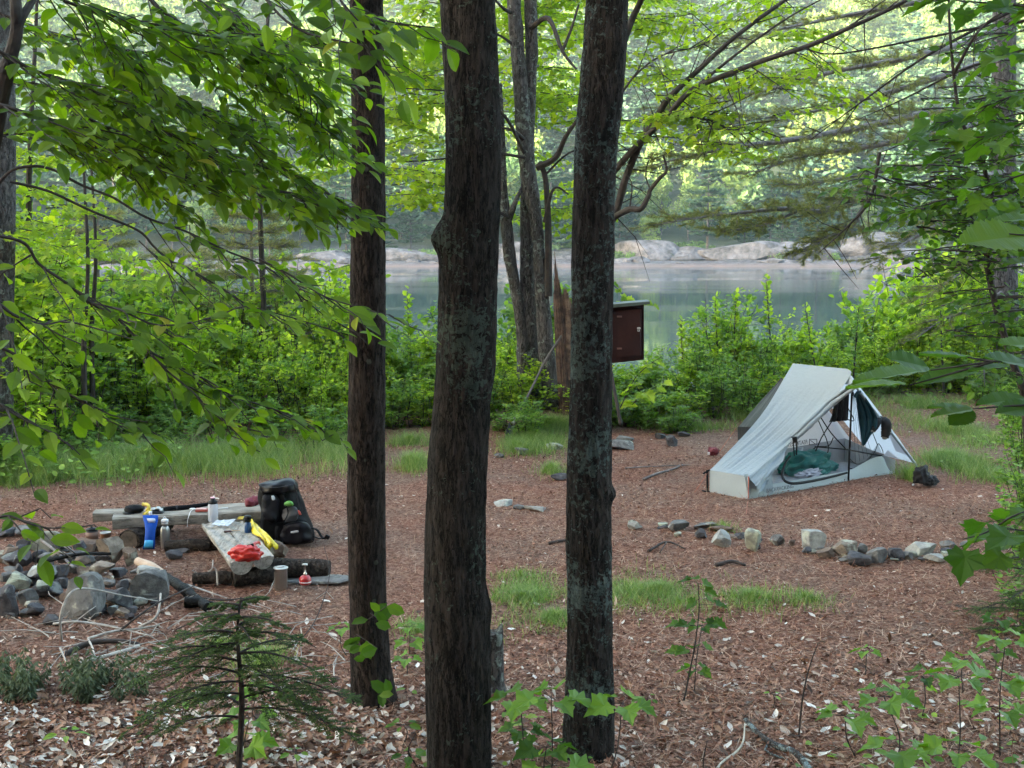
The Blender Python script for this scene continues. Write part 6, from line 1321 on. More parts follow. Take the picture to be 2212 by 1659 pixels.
for pts,r_,nm in [([(598,1136,8.60),(596,1150,8.58),(598,1170,8.58),(604,1180,8.6)],.010,'hip_strap'),([(612,1070,8.6),(618,1090,8.58),(622,1110,8.57),(610,1132,8.56)],.006,'compression_strap'),([(636,1046,8.62),(641,1070,8.62),(648,1100,8.62)],.005,'compression_strap'),([(562,1049,8.60),(578,1053,8.57),(606,1052,8.56),(632,1046,8.58)],.0045,'lid_strap'),([(600,1130,8.58),(630,1127,8.56),(662,1126,8.58)],.006,'lid_strap'),
    ([(672,1140,8.7),(685,1145,8.65),(694,1158,8.62),(700,1162,8.6),(708,1156,8.6)],.012,'belt'),([(676,1158,8.7),(690,1163,8.62),(704,1164,8.6)],.009,'belt')]:
    m=MB(); m.add(*tube(smoothpath(VP(pts),5),r_,8,flat=.4)); m.build(nm,m_grey if 'strap' in nm and r_<.006 else m_blk,o)
m=MB(); m.add(*box(P(707,1160,8.6),(.035,.02,.03),Matrix.Rotation(.5,3,'Y'),.004)); m.build('buckle',m_blk2,o)
# things on the plank bench
m_red=Mt('red_silnylon',(.50,.018,.012),.35,spec=.6)
o=thing('red_food_bag',GP(530,1195,ZP+.04),'bright red crumpled bag on the near end of the plank bench','bag')
V,F=blob(GP(530,1195,ZP+.045),(.105,.05,.052),5,4,.35,2.6); m=MB(); m.add(V,F); m.build('sack',m_red,o,smooth=True)
m=MB(); m.add(*tube(smoothpath([GP(510,1185,ZP+.075),GP(530,1184,ZP+.085),GP(556,1172,ZP+.09),GP(562,1176,ZP+.05)],5),[.008,.010,.006],8,rough=.25)); m.add(*tube(smoothpath([GP(500,1190,ZP+.06),GP(515,1184,ZP+.07)],4),.012,8,rough=.25)); m.build('rolled_top',m_red,o,smooth=True)
m=MB(); m.add(*tube(smoothpath([GP(534,1180,ZP+.09),GP(548,1176,ZP+.10)],4),.009,6)); m.build('buckle_strap',m_blk,o)
o=thing('plastic_bag',GP(480,1138,ZP+.01),'thin clear crinkled plastic bag of cutlery on the plank bench','bag')
V,F=sheetq(GP(455,1138,ZP+.006),GP(492,1142,ZP+.006),GP(512,1126,ZP+.006),GP(468,1128,ZP+.006),24,16,lambda U,W: .010+.014*fbm(U*6,W*5,1,3)); m=MB(); m.add(V,F); m.build('film',glassy('clear_film',(.75,.80,.88),.55,.12),o,smooth=False)
m=MB(); m.add(*tube([GP(458,1136,ZP+.016),GP(500,1131,ZP+.016)],.004,6)); m.add(*blob(GP(456,1137,ZP+.016),(.018,.012,.004),2,2,.1)); m.build('spoon',m_steel,o)
o=thing('camp_knife',GP(500,1147,ZP+.01),'dark-handled knife lying on the plank bench','knife'); m=MB(); m.add(*box(GP(492,1148,ZP+.010),(.055,.016,.012),Matrix.Rotation(.25,3,'Z'),.004)); m.build('handle',Mt('dark_red_handle',(.05,.012,.015),.5),o); m=MB(); m.add(*box(GP(508,1146,ZP+.007),(.07,.012,.003),Matrix.Rotation(.15,3,'Z'))); m.build('blade',Mt('tan_sheath',(.35,.22,.12),.6),o)
b=GP(536,1150,ZP+.003) ; b[1]-=.0
lathething('filter_bottle',b,[('body',[(.022,0),(.024,.005),(.024,.06),(.015,.075)],Mt('navy_plastic',(.015,.06,.16),.35)),('filter_top',[(.02,.075),(.024,.08),(.022,.10),(.028,.102),(.022,.118),(.01,.12)],m_blk2)],'navy blue squeeze bottle with black filter at the right edge of the plank bench','bottle',16)
o=thing('peg_bundle',GP(520,1120,ZP+.02),'bundle of small yellow pegs beside the black-topped filter bottle','pegs')
for k in range(4):
    m=MB(); m.add(*tube([GP(514+k*3,1122,ZP+.01+.004*k),GP(517+k*3,1116,ZP+.03)],.004,6)); m.build('peg',Mt('yellow_peg',(.65,.50,.05),.45) if k==0 else bpy.data.materials['yellow_peg'],o)
o=thing('yellow_stuff_sack',P(570,1160,8.2),'long limp bright yellow sack sliding off the plank bench onto the stone','bag')
V,F=[],[]; secs=[(539,548,1126,8.35),(541,556,1137,8.25),(546,565,1149,8.12),(555,576,1157,8.02),(563,584,1163,7.98),(571,594,1171,7.95),(573,600,1178,7.93),(578,601,1186,7.92)]
k=len(secs); n=18; VV=[]
for i,(xl,xr,y,D) in enumerate(secs):
    for j in range(n):
        u=j/(n-1); p=np.array(P(xl+(xr-xl)*u,y-(xr-xl)*.12*u+4*math.sin(u*9+i),D-.03*math.sin(u*math.pi)+.012*math.sin(u*14+i*2))); VV.append(p)
VV=np.array(VV); i=np.arange(k-1)[:,None]*n; j=np.arange(n-1)[None,:]; m=MB(); m.add(VV,[np.stack([i+j,i+j+1,i+n+j+1,i+n+j],-1).reshape(-1,4)]); ob=m.build('sack',Mt('yellow_silnylon',(.72,.56,.02),.35),o,smooth=True)
sm=ob.modifiers.new('thickness','SOLIDIFY'); sm.thickness=.004
# pot, slab, stove
b=np.array(G(607.5,1275)); s=b[1]/FPX; Hh=(1274-1224)*s*1.02; r_=14.5*s
po=lathething('steel_pot',b,[('body',[(r_*.9,0),(r_*.95,.004),(r_,Hh*.93),(r_*1.04,Hh*.94)],m_steel),('lid',[(r_*1.12,Hh*.94),(r_*1.14,Hh*.955),(r_*1.12,Hh*.98),(r_*.9,Hh*.985),(r_*.5,Hh*.99)],m_steel)],'tall steel pot with lid standing on the ground before the round log','pot',36)
m=MB(); 
for k in range(9):
    a=math.pi+.2+k*.3; m.add(*tube([(b[0]+math.cos(a)*r_*.95,b[1]+math.sin(a)*r_*.95,b[2]+Hh*.05),(b[0]+math.cos(a)*r_*.99,b[1]+math.sin(a)*r_*.99,b[2]+Hh*.78)],.0022,5))
m.build('flutes',m_steel,po); m=MB(); m.add(*box((b[0],b[1],b[2]+Hh*1.01),(.05,.012,.008),Matrix.Rotation(.3,3,'Z'),.002)); m.build('lid_handle',m_white,po)
b=np.array(GP(659.5,1262,.040)); r_=13.3*b[1]/FPX; Hh=22*b[1]/FPX
go=lathething('gas_stove',b,[('canister',[(r_*.8,0),(r_,.008),(r_,Hh*.6),(r_*.7,Hh*.86),(r_*.3,Hh*.95)],Mt('red_canister_paint',(.42,.012,.015),.3,spec=.7)),('valve',[(r_*.3,Hh*.95),(r_*.3,Hh*1.15),(.006,Hh*1.2),(.006,Hh*1.9),(.018,Hh*1.95),(.018,Hh*2.1),(.004,Hh*2.12)],m_steel),('label_band',[(r_*1.012,Hh*.22),(r_*1.012,Hh*.34)],m_white)],'small red gas canister with folding burner on the flat slab','stove')
for k in range(3):
    a=k*2.09+.4; m=MB(); m.add(*tube([(b[0],b[1],b[2]+Hh*1.85),(b[0]+math.cos(a)*.035,b[1]+math.sin(a)*.035,b[2]+Hh*1.95),(b[0]+math.cos(a)*.04,b[1]+math.sin(a)*.04,b[2]+Hh*2.25)],.002,5)); m.build('pot_support',m_blk2,go)
# brown box on its tree, with the prop below
o=thing('wooden_cabinet',P(1357,785,13.0),'dark brown wooden box with door, green lid and latch, seen beside the lichened trunk','cabinet')
m_box=plain('brown_painted_wood',(.026,.009,.009),.8,0,(.015,.006,.006),5,.003,spec=.1); m_lid=plain('green_roofing',(.05,.075,.065),.6,0,(.03,.045,.04),5)
def hexa(a,b,c_,d,dep):
    V=[np.array(q) for q in(a,b,c_,d)]; V=V+[v+np.array([.02,dep,0]) for v in V]; return np.array(V),[(0,1,2,3),(7,6,5,4),(0,4,5,1),(1,5,6,2),(2,6,7,3),(3,7,4,0)]
m=MB(); m.add(*hexa(P(1290,788,13.05),P(1391,777,12.95),P(1391,659,12.95),P(1290,666,13.05),.30)); m.build('body',m_box,o)
m=MB(); m.add(*hexa(P(1286,668,12.98),P(1404,657,12.86),P(1404,651,12.86),P(1286,660,12.98),.42)); m.build('lid',m_lid,o)
m=MB(); m.add(*hexa(P(1334,772,12.972),P(1383,768,12.925),P(1383,668,12.925),P(1334,672,12.972),.03)); d_=m.build('door',plain('brown_door_paint',(.031,.012,.011),.8,0,(.02,.008,.008),5,.003,spec=.1),o)
m=MB(); m.add(*box(P(1380,709,12.91),(.035,.02,.02),None,.004)); m.add(*tube([P(1378,712,12.90),P(1378,716,12.89),P(1381,716,12.89),P(1381,712,12.90)],.004,5)); m.build('latch',m_steel,d_)
for yy in(684,753):
    m=MB(); m.add(*box(P(1338,yy,12.955),(.055,.01,.02),None,.003)); m.build('hinge',Mt('rusty_hinge',(.12,.06,.045),.7,bd=0) if yy==684 else bpy.data.materials['rusty_hinge'],d_)
stick('prop_pole',[(1316,775,13.1),(1325,830,12.9),(1334,880,12.8),(1341,918,12.75)],[.016,.02],'thin dark pole leaning under the brown box',M_twig,cat='pole')
# shovel leaning on the clump
o=thing('garden_shovel',G(1105,940),'weathered shovel leaning against the maple clump, blade in the grass','shovel')
m=MB(); m.add(*tube(smoothpath(VP([(1213,725,14.1),(1180,775,14),(1160,815,13.9),(1135,865,13.75),(1112,905,13.6)]),5),[.013,.015],9)); m.build('handle',Mt('grey_shaft',(.10,.085,.08),.7),o)
m=MB(); m.add(*tube(VP([(1115,899,13.62),(1107,915,13.56)]),.02,10)); m.build('ferrule',m_steel,o)
V,F=sheetq(P(1100,912,13.55),P(1113,916,13.55),P(1104,948,13.35),P(1090,943,13.35),8,10,lambda U,W: .04*np.sin(U*3.14)); m=MB(); m.add(V,F); ob=m.build('blade',Mt('dark_blade',(.10,.10,.13),.45,.6),o,smooth=True); sm=ob.modifiers.new('thickness','SOLIDIFY'); sm.thickness=.004
# ================================================================== TENT
def fabric(name,c,trans=.25,rough=.55,bscale=14,bd=.01,st=(1,1,1)):
    m,n,p=newmat(name); p.inputs['Base Color'].default_value=(*c,1); p.inputs['Roughness'].default_value=rough; p.inputs['Specular IOR Level'].default_value=.4
    t=N(n,'ShaderNodeBsdfTranslucent'); t.inputs[0].default_value=(*c,1); mx=N(n,'ShaderNodeMixShader'); mx.inputs[0].default_value=trans
    a=tex(n,'Noise',bscale,4,.6,objvec(n,st)); b=N(n,'ShaderNodeBump'); b.inputs['Distance'].default_value=bd; b.inputs['Strength'].default_value=.8; n.links.new(a.outputs[0],b.inputs['Height']); n.links.new(b.outputs[0],p.inputs['Normal']); n.links.new(b.outputs[0],t.inputs['Normal'])
    n.links.new(p.outputs[0],mx.inputs[1]); n.links.new(t.outputs[0],mx.inputs[2]); n.links.new(mx.outputs[0],n.nodes['Material Output'].inputs[0]); return m
F_fly=fabric('pale_grey_fly',(.30,.345,.37),.18,.5,20,.006,(1.6,1.6,.5)); F_in=fabric('pale_inner_cloth',(.72,.72,.76),.45,.6,10,.006); F_tub=fabric('grey_floor_cloth',(.37,.41,.40),.15,.5,9,.006)
F_dark=fabric('charcoal_cloth',(.018,.019,.022),.1,.5,12,.008)
m,n,p=newmat('insect_mesh'); p.inputs['Base Color'].default_value=(.02,.02,.022,1); p.inputs['Roughness'].default_value=.8; t=N(n,'ShaderNodeBsdfTransparent'); mx=N(n,'ShaderNodeMixShader'); mx.inputs[0].default_value=.42
n.links.new(t.outputs[0],mx.inputs[1]); n.links.new(p.outputs[0],mx.inputs[2]); n.links.new(mx.outputs[0],n.nodes['Material Output'].inputs[0]); F_mesh=m
m_zip=Mt('black_webbing',(.005,.005,.006),.6,spec=.2)
tn=thing('trekking_tent',P(1830,1040,11.1),'small pale grey one-person tent pitched with its door rolled open','tent')
A=np.array(P(1713,785,11.65)); B=np.array(P(1831,797,11.1)); C=np.array(P(1849,836,10.92)); D1=np.array(P(1533,1015,10.6)); D2=np.array(G(1533,1064)); E1=np.array(P(1617,1029,10.3)); E2=np.array(G(1616,1080)); Hf=np.array(G(1933,1023)); PB=np.array(G(1832,1040))
S1=np.array(G(1980,1012)); back=unit((A-B)*(1,1,0))
def addsheet(nm,mat,*a,solid=.002,**k):
    V,F=sheetq(*a,**k); m=MB(); m.add(V,F); o=m.build(nm,mat,tn,smooth=True)
    return o
# wrinkles run down the slope and gather toward the foot and the tie
def wr(U,W): # U across ridge, W down
    return .020*np.sin(U*math.pi)*(-1)*np.sin(W*math.pi)*1.6+.028*(fbm(U*16+W*3,W*1.9,1,3,3)-.47)*ss(.15,.55,W)*(1-ss(.95,1,W))+.010*(fbm(U*40+W*8,W*3,1,8,2)-.47)*ss(.2,.5,W)
# main slope: ridge (A..B) to foot (D1..E1), with its front edge pulled in at the tie point
Tie=np.array(P(1713,949,10.85)); Q1=np.array(P(1795,868,11.0))
edge=smoothpath([B,C*.35+B*.65,Q1,np.array(P(1752,912,10.92)),Tie,np.array(P(1672,985,10.62)),E1],8); rear=smoothpath([A,A*.5+D1*.5+np.array([.05,0,-.04]),D1],24)
def slopef(U,W):
    e=np.stack([np.interp(W,np.linspace(0,1,len(edge)),edge[:,i]) for i in range(3)],-1); r=np.stack([np.interp(W,np.linspace(0,1,len(rear)),rear[:,i]) for i in range(3)],-1)
    X=r*(1-U[...,None])+e*U[...,None]; n_=unit(np.cross(B-A,D1-A)); n_=n_ if n_[2]>0 else -n_; return X+n_*wr(U,W)[...,None]
V,F=grid(slopef,90,110); m=MB(); m.add(V,F); m.build('fly_slope',F_fly,tn,smooth=True)
# rolled back door along the front edge and loose end hanging at the foot
q=smoothpath([C,Q1+(.0,-.03,-.02),np.array(P(1752,916,10.88)),Tie+np.array([0,-.02,-.01])],10); V,F=tube(q,[.014,.026,.026,.018],14,rough=.12,seed=2); m=MB(); m.add(V,F); m.add(*tube(q+np.array([-.02,.01,.03]),[.010,.018,.02,.012],10,rough=.12,seed=3))
V2,F2=sheetq(E1+(0,-.01,0),Tie+(0,-.02,0),np.array(P(1659,1043,10.36)),np.array(P(1642,1066,10.26)),nu=30,nv=40,bump=lambda U,W:.05*(fbm(U*2+W*1,W*7+U*2,1,21)-.47)+.02*np.sin(W*9)*U); m.add(V2,F2); m.build('rolled_door',F_fly,tn,smooth=True)
m=MB(); m.add(*tube([Tie+(.0,-.05,.03),Tie+(.01,-.05,-.02)],.022,10)); m.add(*tube([Tie+(.03,-.03,-.02),Tie+(.03,-.02,-.14)],.008,6)); m.build('toggle',m_zip,tn)
# foot box
addsheet('foot_panel',F_fly,D2,E2,E1,D1,nu=14,nv=8,bump=lambda U,W:.006*fbm(U*5,W*4,1,3)); 
fE=np.array(P(1660,1052,10.42)); 
addsheet('foot_side',F_fly,E2,E2+(Hf-E2)*.16,np.array(P(1668,1012,10.5)),E1,nu=10,nv=8,bump=lambda U,W:-.008*fbm(U*6+W*3,W*2,1,4))
m=MB(); m.add(*tube([D2+(-.02,0,0),D1+(-.02,0,0)],.010,6)); m.add(*tube([D1+(-.06,-.02,-.03),D1+(.0,0,0)],.008,6)); m.add(*tube([D2+(-.07,0,.01),D2],.008,6)); m.build('corner_strut',m_zip,tn)
m=MB(); m.add(*tube([E1+(0,-.006,0),E2+(0,-.006,.0)],.004,6)); m.build('red_cord',Mt('red_cord',(.45,.10,.06),.6),tn)
# peak: beak over the door and head slope seen from inside
R2=B+back*.0
V=np.array([B,A,A+np.array([.10,0,-.08]),C]); m=MB(); V2,F2=sheetq(B,A,A+np.array([.14,.02,-.10]),C,nu=10,nv=6); m.add(V2,F2); m.build('ridge_beak',F_fly,tn,smooth=True)
Rs=S1+back*.62; Rs[2]=float(H(Rs[0],Rs[1]))
addsheet('head_slope',F_in,C*.3+B*.7,S1+np.array([0,0,.04]),Rs+np.array([0,0,.12]),A,nu=40,nv=20,bump=lambda U,W:.010*np.sin(U*3.14)+.010*(fbm(U*9,W*5,1,12)-.47))
addsheet('corner_panel',F_in,A,lift(br_,.2),Rs+np.array([0,0,.02]),A+np.array([.01,0,-.01]),nu=20,nv=12,bump=lambda U,W:.008*fbm(U*6,W*5,1,19)) if False else None
m=MB(); m.add(*tube([C,S1+(0,0,.02)],.011,8)); m.build('head_strut',F_fly,tn)
m=MB(); V2,F2=sheetq(np.array(P(1905,905,11.35)),np.array(P(1922,935,11.42)),S1+(0,0,.05),np.array(P(1935,975,11.62)),nu=14,nv=8,bump=lambda U,W:.02*np.sin(U*3.1)); m.add(V2,F2); m.build('head_vestibule',F_in,tn,smooth=True)
addsheet('vent_panel',fabric('white_vent_cloth',(.80,.81,.84),.3),np.array(P(1908,985,11.8)),np.array(P(1958,995,11.8)),np.array(P(1946,970,11.85)),np.array(P(1925,962,11.85)),nu=10,nv=6)
# far wall of the shelter seen through the door: light cloth with the printed mark
FL=np.array(G(1600,1058)); bl=E2+(Hf-E2)*.16+back*.50; br_=Hf+back*.62; bl[2]=float(H(bl[0],bl[1])); br_[2]=float(H(br_[0],br_[1]))
def lift(p,z): q=np.array(p,float).copy(); q[2]+=z; return q
WA=A+np.array([.02,.0,-.02])
m=MB()
bw=[lift(bl,.22),lift(br_,.30)]
V,F=sheetq(lift(bl,.24),lift(br_,.26),WA+(.06,0,-.03),WA+(-.02,-.02,-.10),nu=40,nv=30,bump=lambda U,W:.012*(fbm(U*7,W*9,1,15)-.47)); m.add(V,F); m.build('back_wall',F_in,tn,smooth=True)
addsheet('corner_panel',F_in,lift(br_,.0),Rs,A+np.array([.02,0,-.02]),WA+np.array([.05,0,-.03]),nu=20,nv=16,bump=lambda U,W:.008*fbm(U*6,W*5,1,19))
# floor: front and back bathtub walls, groundsheet
nf=26; u=np.linspace(0,1,nf)
def frontwall(U,W):
    base=E2+(Hf-E2)*U[...,None]; h=.13+.035*np.cos((U-.0)*6.28)-.03*np.sin(U*3.1)+.10*ss(.72,1.0,U)*0+.05*np.exp(-((U-.66)/.05)**2)*0
    h=np.where(U<.15,.24,h); h=(.085+.13*(1-ss(0,.16,U))+.09*ss(.66,.90,U))*(1-ss(.93,1.0,U))
    X=base.copy(); X[...,2]+=h*W; X=X+back*(.05*W[...,None])+np.array([0,0,0])-back*(.012*np.sin(W*3.1)*np.sin(U*20)*.5)[...,None]; return X
V,F=grid(frontwall,60,8); m=MB(); m.add(V,F); m.build('floor_wall_front',F_tub,tn,smooth=True)
addsheet('floor_wall_back',fabric('mid_grey_cloth',(.36,.37,.40),.2),bl,br_,lift(br_,.26),lift(bl,.26),nu=30,nv=6,bump=lambda U,W:.008*fbm(U*8,W*3,1,5))
addsheet('floor_wall_head',fabric('mid_grey_cloth_head',(.40,.41,.43),.2),Hf,br_,lift(br_,.26),lift(Hf,.13),nu=10,nv=6)
addsheet('groundsheet',F_tub,lift(E2,.012),lift(Hf,.012),lift(br_,.012),lift(bl,.012),nu=10,nv=8)
# poles, webbing, zips
m=MB(); m.add(*tube([PB+(0,-.01,-.01),C+(-.03,.02,-.01)],.0095,8)); m.build('door_pole',m_zip,tn)
FR=lambda x,y,t: np.array(P(x,y,t))
N1=FR(1830,971,11.08)
lines=[([N1,FR(1760,965,11.25)],.006),([N1,FR(1905,985,11.5)],.008),([FR(1765,902,11.2),FR(1790,965,11.2),FR(1776,990,11.2),FR(1754,1008,11.15),FR(1735,1040,10.95)],.005),([FR(1772,900,11.25),FR(1795,935,11.28),FR(1828,971,11.1)],.006),([FR(1797,910,11.1),FR(1775,945,11.1),FR(1762,975,11.08)],.006),([FR(1757,970,11.2),FR(1765,965,11.2),FR(1790,963,11.2),FR(1800,945,11.2)],.005),([FR(1713,950,10.85),FR(1716,985,10.85)],.006),
 ([FR(1835,990,11.1),FR(1850,1002,11.2),FR(1870,998,11.35),FR(1890,975,11.5),FR(1898,958,11.5),FR(1908,985,11.5),FR(1885,1010,11.35),FR(1860,1018,11.25),FR(1832,1010,11.1)],.004),([FR(1895,960,11.5),FR(1885,935,11.5)],.004),([FR(1832,882,11.08),FR(1845,908,11.08),FR(1830,906,11.08)],.005)]
m=MB()
for pts,r_ in lines: m.add(*tube(smoothpath(pts,3) if len(pts)>2 else pts,r_,5))
for k in range(5): m.add(*tube([C+(-.02,.04,-.02),FR(1848+k*9,1000-k*4,11.5+k*.05)],.0018,3))
m.build('webbing',m_zip,tn)
q=smoothpath([FR(1706,985,10.9),FR(1697,1000,10.75),FR(1690,1020,10.6),FR(1693,1036,10.45),FR(1705,1043,10.45),FR(1722,1044,10.5),FR(1760,1038,10.68),FR(1800,1029,10.86),FR(1830,1021,10.98)],6); m=MB(); m.add(*tube(q,[.011,.013,.013,.010],8,flat=.6)); m.build('door_zip',m_zip,tn)
# insect mesh in the lower right of the door and below the tie
m=MB(); P_=[FR(1832,990,11.1),FR(1850,1002,11.2),FR(1870,996,11.35),FR(1885,975,11.45),FR(1896,957,11.5),FR(1908,985,11.5),FR(1888,1010,11.4),FR(1860,1024,11.25),FR(1832,1022,11.1)]; m.add(np.array(P_),[tuple(range(len(P_)))]); m.build('mesh_pocket',F_mesh,tn)
m=MB(); P_=[FR(1706,985,10.88),FR(1760,962,11.2),FR(1830,971,11.1),FR(1832,1020,11.1),FR(1760,1039,10.82),FR(1705,1045,10.55),FR(1692,1030,10.55)]; m.add(np.array(P_),[tuple(range(len(P_)))]); mm_=F_mesh.copy(); mm_.name='fine_insect_mesh'; mm_.node_tree.nodes['Mix Shader'].inputs[0].default_value=.16; m.build('door_mesh',mm_,tn)
# charcoal rear vestibule
r0=FR(1688,815,11.9); r1=FR(1594,922,12.4); r2=np.array(FR(1593,950,12.4)); r3=FR(1622,915,11.5)
V,F=sheetq(r3+(.10,.1,-.05),r1,r0,r0+(.02,0,-.02),nu=20,nv=20,bump=lambda U,W:.02*(fbm(U*8+W*3,W*2,1,6)-.47)); m=MB(); m.add(V,F)
V,F=sheetq(r2,r1,r3+(.1,.1,-.05),r3+(.1,.1,-.28),nu=12,nv=12,bump=lambda U,W:.015*(fbm(U*8,W*2,1,7)-.47)); m.add(V,F); m.build('rear_vestibule',F_dark,tn,smooth=True)
# fly details
m=MB(); m.add(*box(P(1656,941.5,11.03),(.05,.01,.035),Matrix.Rotation(-.5,3,'Y'),.002)); m.build('guy_tab',m_zip,tn)
def textmesh(name,body,size,mat,parent,M_,ext=.0008):
    cu=bpy.data.curves.new(name,'FONT'); cu.body=body; cu.size=size; cu.extrude=ext; to=bpy.data.objects.new(name+'_tmp',cu); col.objects.link(to); bpy.context.view_layer.update()
    me=bpy.data.meshes.new_from_object(to.evaluated_get(bpy.context.evaluated_depsgraph_get())); bpy.data.objects.remove(to); me.transform(M_); me.name=name
    if M_.determinant()<0: me.flip_normals()
    me.materials.clear(); me.materials.append(mat); o=bpy.data.objects.new(name,me); col.objects.link(o); o.parent=parent; o.matrix_parent_inverse=PM[parent.name].inverted(); PM[o.name]=Matrix.Identity(4); return o
def basis(o_,x_,n_,flip=False):
    x_=Vector(unit(x_)); n_=Vector(unit(n_)); y_=n_.cross(x_); M_=Matrix.Identity(4)
    for i in range(3): M_[i][0]=x_[i]; M_[i][1]=y_[i]; M_[i][2]=n_[i]; M_[i][3]=o_[i]
    return M_
m_ink=Mt('dark_print_ink',(.07,.06,.08),.6)
# printed on the outside of the back wall, so it reads mirrored through the cloth
hit=FR(1760,955,11.62); xw=unit(np.array(br_)-np.array(bl)); nw=unit(np.cross(xw,WA-bl)); nw=nw if nw[1]<0 else -nw
def onwall(x,y,off=.02):
    o_=np.array([0,0,CAMZ]); d=np.array(list(ray(x,y))); p0=lift(bl,.26); t=np.dot(p0-o_,nw)/np.dot(d,nw); return o_+d*t+nw*off
mk=basis(onwall(1738,958),-xw,nw); mk=basis(onwall(1741,958.5),xw,nw)@Matrix.Diagonal((-1,1,1,1))
textmesh('printed_name','FEATHERSTONE',.058,m_ink,tn,mk)
m=MB(); b0,b1,b2,b3=[onwall(*q) for q in((1745,961),(1761,961),(1761,949),(1745,949))]; m.add(*tube([b0,b1,b2,b3,b0],.0035,5)); m.add(*tube([onwall(1747,951),onwall(1757,959)],[.006,.010,.008],6,flat=.3)); m.build('printed_emblem',m_ink,tn)
xf=unit(Hf-E2); nf_=unit(np.cross(xf,[0,0,1.])); nf_=nf_ if nf_[1]<0 else -nf_
textmesh('printed_word','BACKPACKING',.05,Mt('grey_print_ink',(.16,.17,.18),.6),tn,basis(E2+(Hf-E2)*.105+np.array([0,0,.035])+nf_*.014,xf,nf_))
# guy lines and pegs
m_red_l=Mt('orange_guyline',(.50,.12,.07),.6)
for a,b in [(FR(1590,925,12.4),G(1548,985)),(E2,G(1612,1110)),(FR(1905,905,11.4),G(2010,1010)),(D1,G(1500,1065))]:
    m=MB(); m.add(*tube([a,b],.0022,4)); m.build('guy_line',m_red_l,tn)
# ---- belongings
F_teal=fabric('teal_quilt',(.0,.155,.135),.05,.45,7,.02); F_teal2=fabric('dark_teal_jersey',(.0,.038,.06),.1,.7,30,.006,(3,3,.6)); F_blk=fabric('black_jersey',(.004,.004,.006),.03,.7,30,.005,(3,3,.6))
def cushion(name,c,s,mat,lab,cat,seed,amp=.3,freq=2.2,sub=5):
    V,F=blob((0,0,0),(1,1,1),seed,sub,amp,freq); V=V*(1+.10*(n3(V,5,seed+2)))[:,None]; V[:,2]=np.where(V[:,2]<-.5,-.5-(V[:,2]+.5)*.1,V[:,2]); V=V*np.array(s); xr=unit(Hf-E2); yr=unit(back*(1,1,0)); V=V[:,0:1]*xr+V[:,1:2]*yr+V[:,2:3]*np.array([0,0,1.])+np.array(c)
    m=MB(); m.add(V,F); return tag(m.build(name,mat,smooth=True),lab,cat)
cushion('sleeping_bag',np.array(GP(1750,1012,.10))+(0,.10,0),(.32,.18,.15),F_teal,'crumpled teal sleeping quilt inside the tent','sleeping bag',5,.32,2.4)
cushion('sleeping_bag_end',np.array(GP(1700,1022,.06)),(.14,.12,.06),F_teal,'foot of the teal quilt by the door zip','sleeping bag',9,.3) if False else None
o=thing('sleeping_mat',(E2+Hf)/2+back*.3,'grey dimpled sleeping mat on the tent floor','sleeping mat'); V,F=sheetq(lift(E2+(Hf-E2)*.14+back*.10,.03),lift(E2+(Hf-E2)*.93+back*.12,.03),lift(E2+(Hf-E2)*.93+back*.5,.03),lift(E2+(Hf-E2)*.14+back*.45,.03),nu=80,nv=24,bump=lambda U,W:.022+.006*np.sin(U*75)*np.sin(W*22)); m=MB(); m.add(V,F); m.build('pad',fabric('grey_pad',(.30,.31,.34),.0),o,smooth=True)
cushion('white_shirt',np.array(GP(1749,1021,.075))+(0,-.04,0),(.16,.05,.04),fabric('lilac_white_cotton',(.60,.60,.70),.1,.8,12,.01),'crumpled pale lilac shirt in front of the teal quilt','shirt',8,.5,3.2)
cushion('white_pillow',np.array(FR(1720,973,11.45)),(.08,.05,.05),F_in,'small white pillow behind the teal quilt','pillow',11,.3,2)
cushion('dark_clothes',np.array(GP(1730,992,.10))+(0,.18,0),(.20,.07,.06),F_blk,'heap of dark clothes behind the teal quilt','clothes',12,.4,2.5)
def drape(name,rows,mat,lab,cat,seed,fold=.012,nf=7,n=22):
    V=[];rows=np.array(rows,float); k=len(rows)*5; t=np.linspace(0,len(rows)-1,k)
    for i,tt in enumerate(t):
        xl,xr,y,D,y2=[np.interp(tt,np.arange(len(rows)),rows[:,c]) for c in range(5)]
        for j in range(n):
            u=j/(n-1); p=np.array(P(xl+(xr-xl)*u,y+(y2-y)*u,D)); p[1]+=fold*math.sin(u*nf*math.pi+math.sin(tt+seed))*(0.4+tt/len(rows)); V.append(p)
    V=np.array(V); i=np.arange(k-1)[:,None]*n; j=np.arange(n-1)[None,:]; m=MB(); m.add(V,[np.stack([i+j,i+j+1,i+n+j+1,i+n+j],-1).reshape(-1,4)]); o=m.build(name,mat,smooth=True); sm=o.modifiers.new('thickness','SOLIDIFY'); sm.thickness=.004; return tag(o,lab,cat)
drape('black_shirt',[(1828,1834,838,11.05,839),(1812,1834,856,11.05,852),(1800,1833,880,11.05,880),(1796,1833,898,11.05,900),(1790,1832,912,11.05,908)],F_blk,'black shirt hanging inside the tent door at the pole','shirt',1)
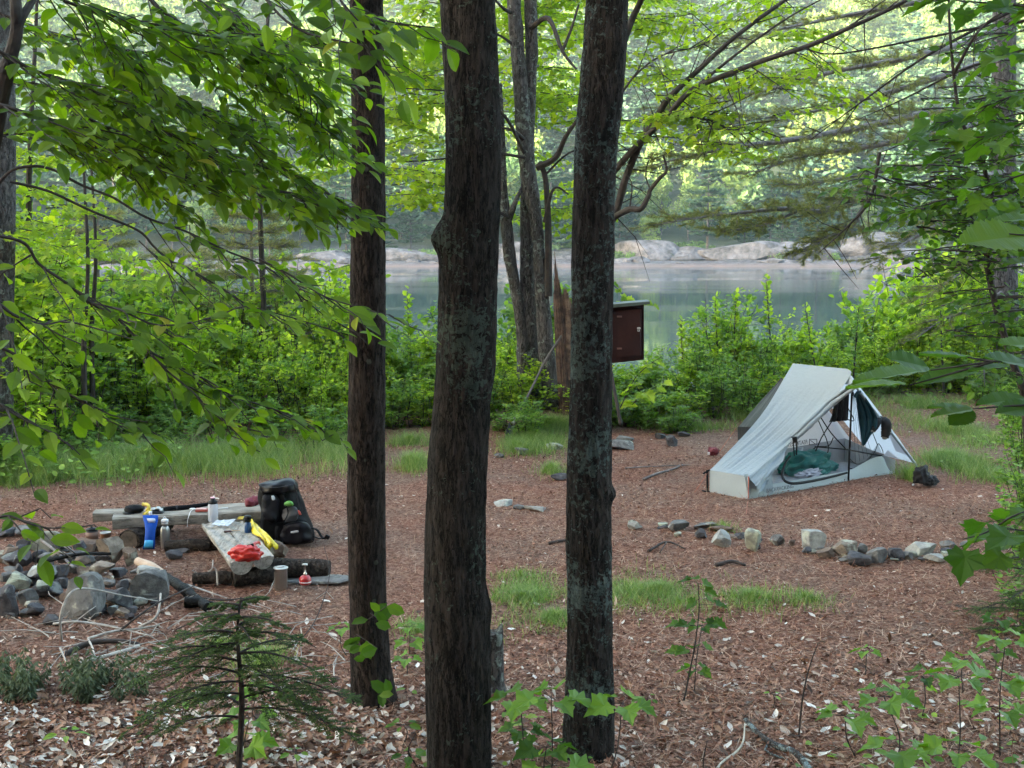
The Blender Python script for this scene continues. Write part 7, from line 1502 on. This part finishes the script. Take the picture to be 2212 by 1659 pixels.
drape('teal_shirt',[(1846,1858,850,10.98,843),(1850,1872,866,11.02,862),(1851,1886,885,11.05,884),(1853,1895,905,11.08,903),(1857,1893,928,11.08,925),(1861,1880,950,11.08,940),(1863,1868,963,11.08,960)],F_teal2,'dark teal shirt hung by a corner on the tent strut','shirt',2,.016,6)
m=MB(); m.add(*tube(smoothpath(VP([(1846,858,10.96),(1853,849,10.95),(1858,845,10.96)]),4),[.012,.02,.012],8)); o=bpy.data.objects['teal_shirt']; m.build('shirt_corner',F_teal2,o)
def sock(pts,r_,lab,seed,tip):
    o=thing('wool_sock',P(*pts[0]),lab,'sock'); m=MB(); m.add(*tube(smoothpath(VP(pts),6),r_,12,rough=.10,seed=seed,flat=.8)); m.build('knit',fabric('black_wool'+str(seed),(.008,.007,.008),0,.9,60,.004),o,smooth=True); m=MB(); m.add(*blob(P(*pts[-1]),(tip,tip*.8,tip*.8),seed,3,.1)); m.build('toe',fabric('grey_wool'+str(seed),(.22,.22,.21),0,.9),o,smooth=True)
sock([(1903,903,11.25),(1897,910,11.15),(1891,921,11.1),(1885,931,11.08)],[.026,.036,.034,.026],'black sock with pale toe, the upper of the two draped on the tent strut',1,.022)
sock([(1911,906,11.2),(1914,915,11.13),(1914,930,11.12),(1911,945,11.10)],[.034,.05,.046,.034],'black sock draped lowest on the tent strut',2,.026)
cushion('black_sack',np.array(G(1990,1052,.09)),(.085,.06,.10),F_blk,'crumpled black sack weighing down the end of the tent strut','bag',14,.45,2.3,4)
cushion('black_jacket',np.array(G(2010,1054,.05)),(.08,.05,.055),F_blk,'bunched black cloth right of the black sack','cloth',15,.5,2.6,4)
o=thing('red_stuff_sack',G(1540,986),'dark red crumpled bag lying left behind the tent','bag'); V,F=blob(np.array(G(1541,985,.05)),(.055,.05,.055),4,3,.35,2.5,facet=4); m=MB(); m.add(V,F); m.build('sack',Mt('dark_red_cloth',(.14,.01,.02),.6),o)
m=MB(); m.add(*box(np.array(G(1531,986,.03)),(.02,.01,.03),None,.002)); m.build('label_tag',m_white,o)
bpy.context.view_layer.update()
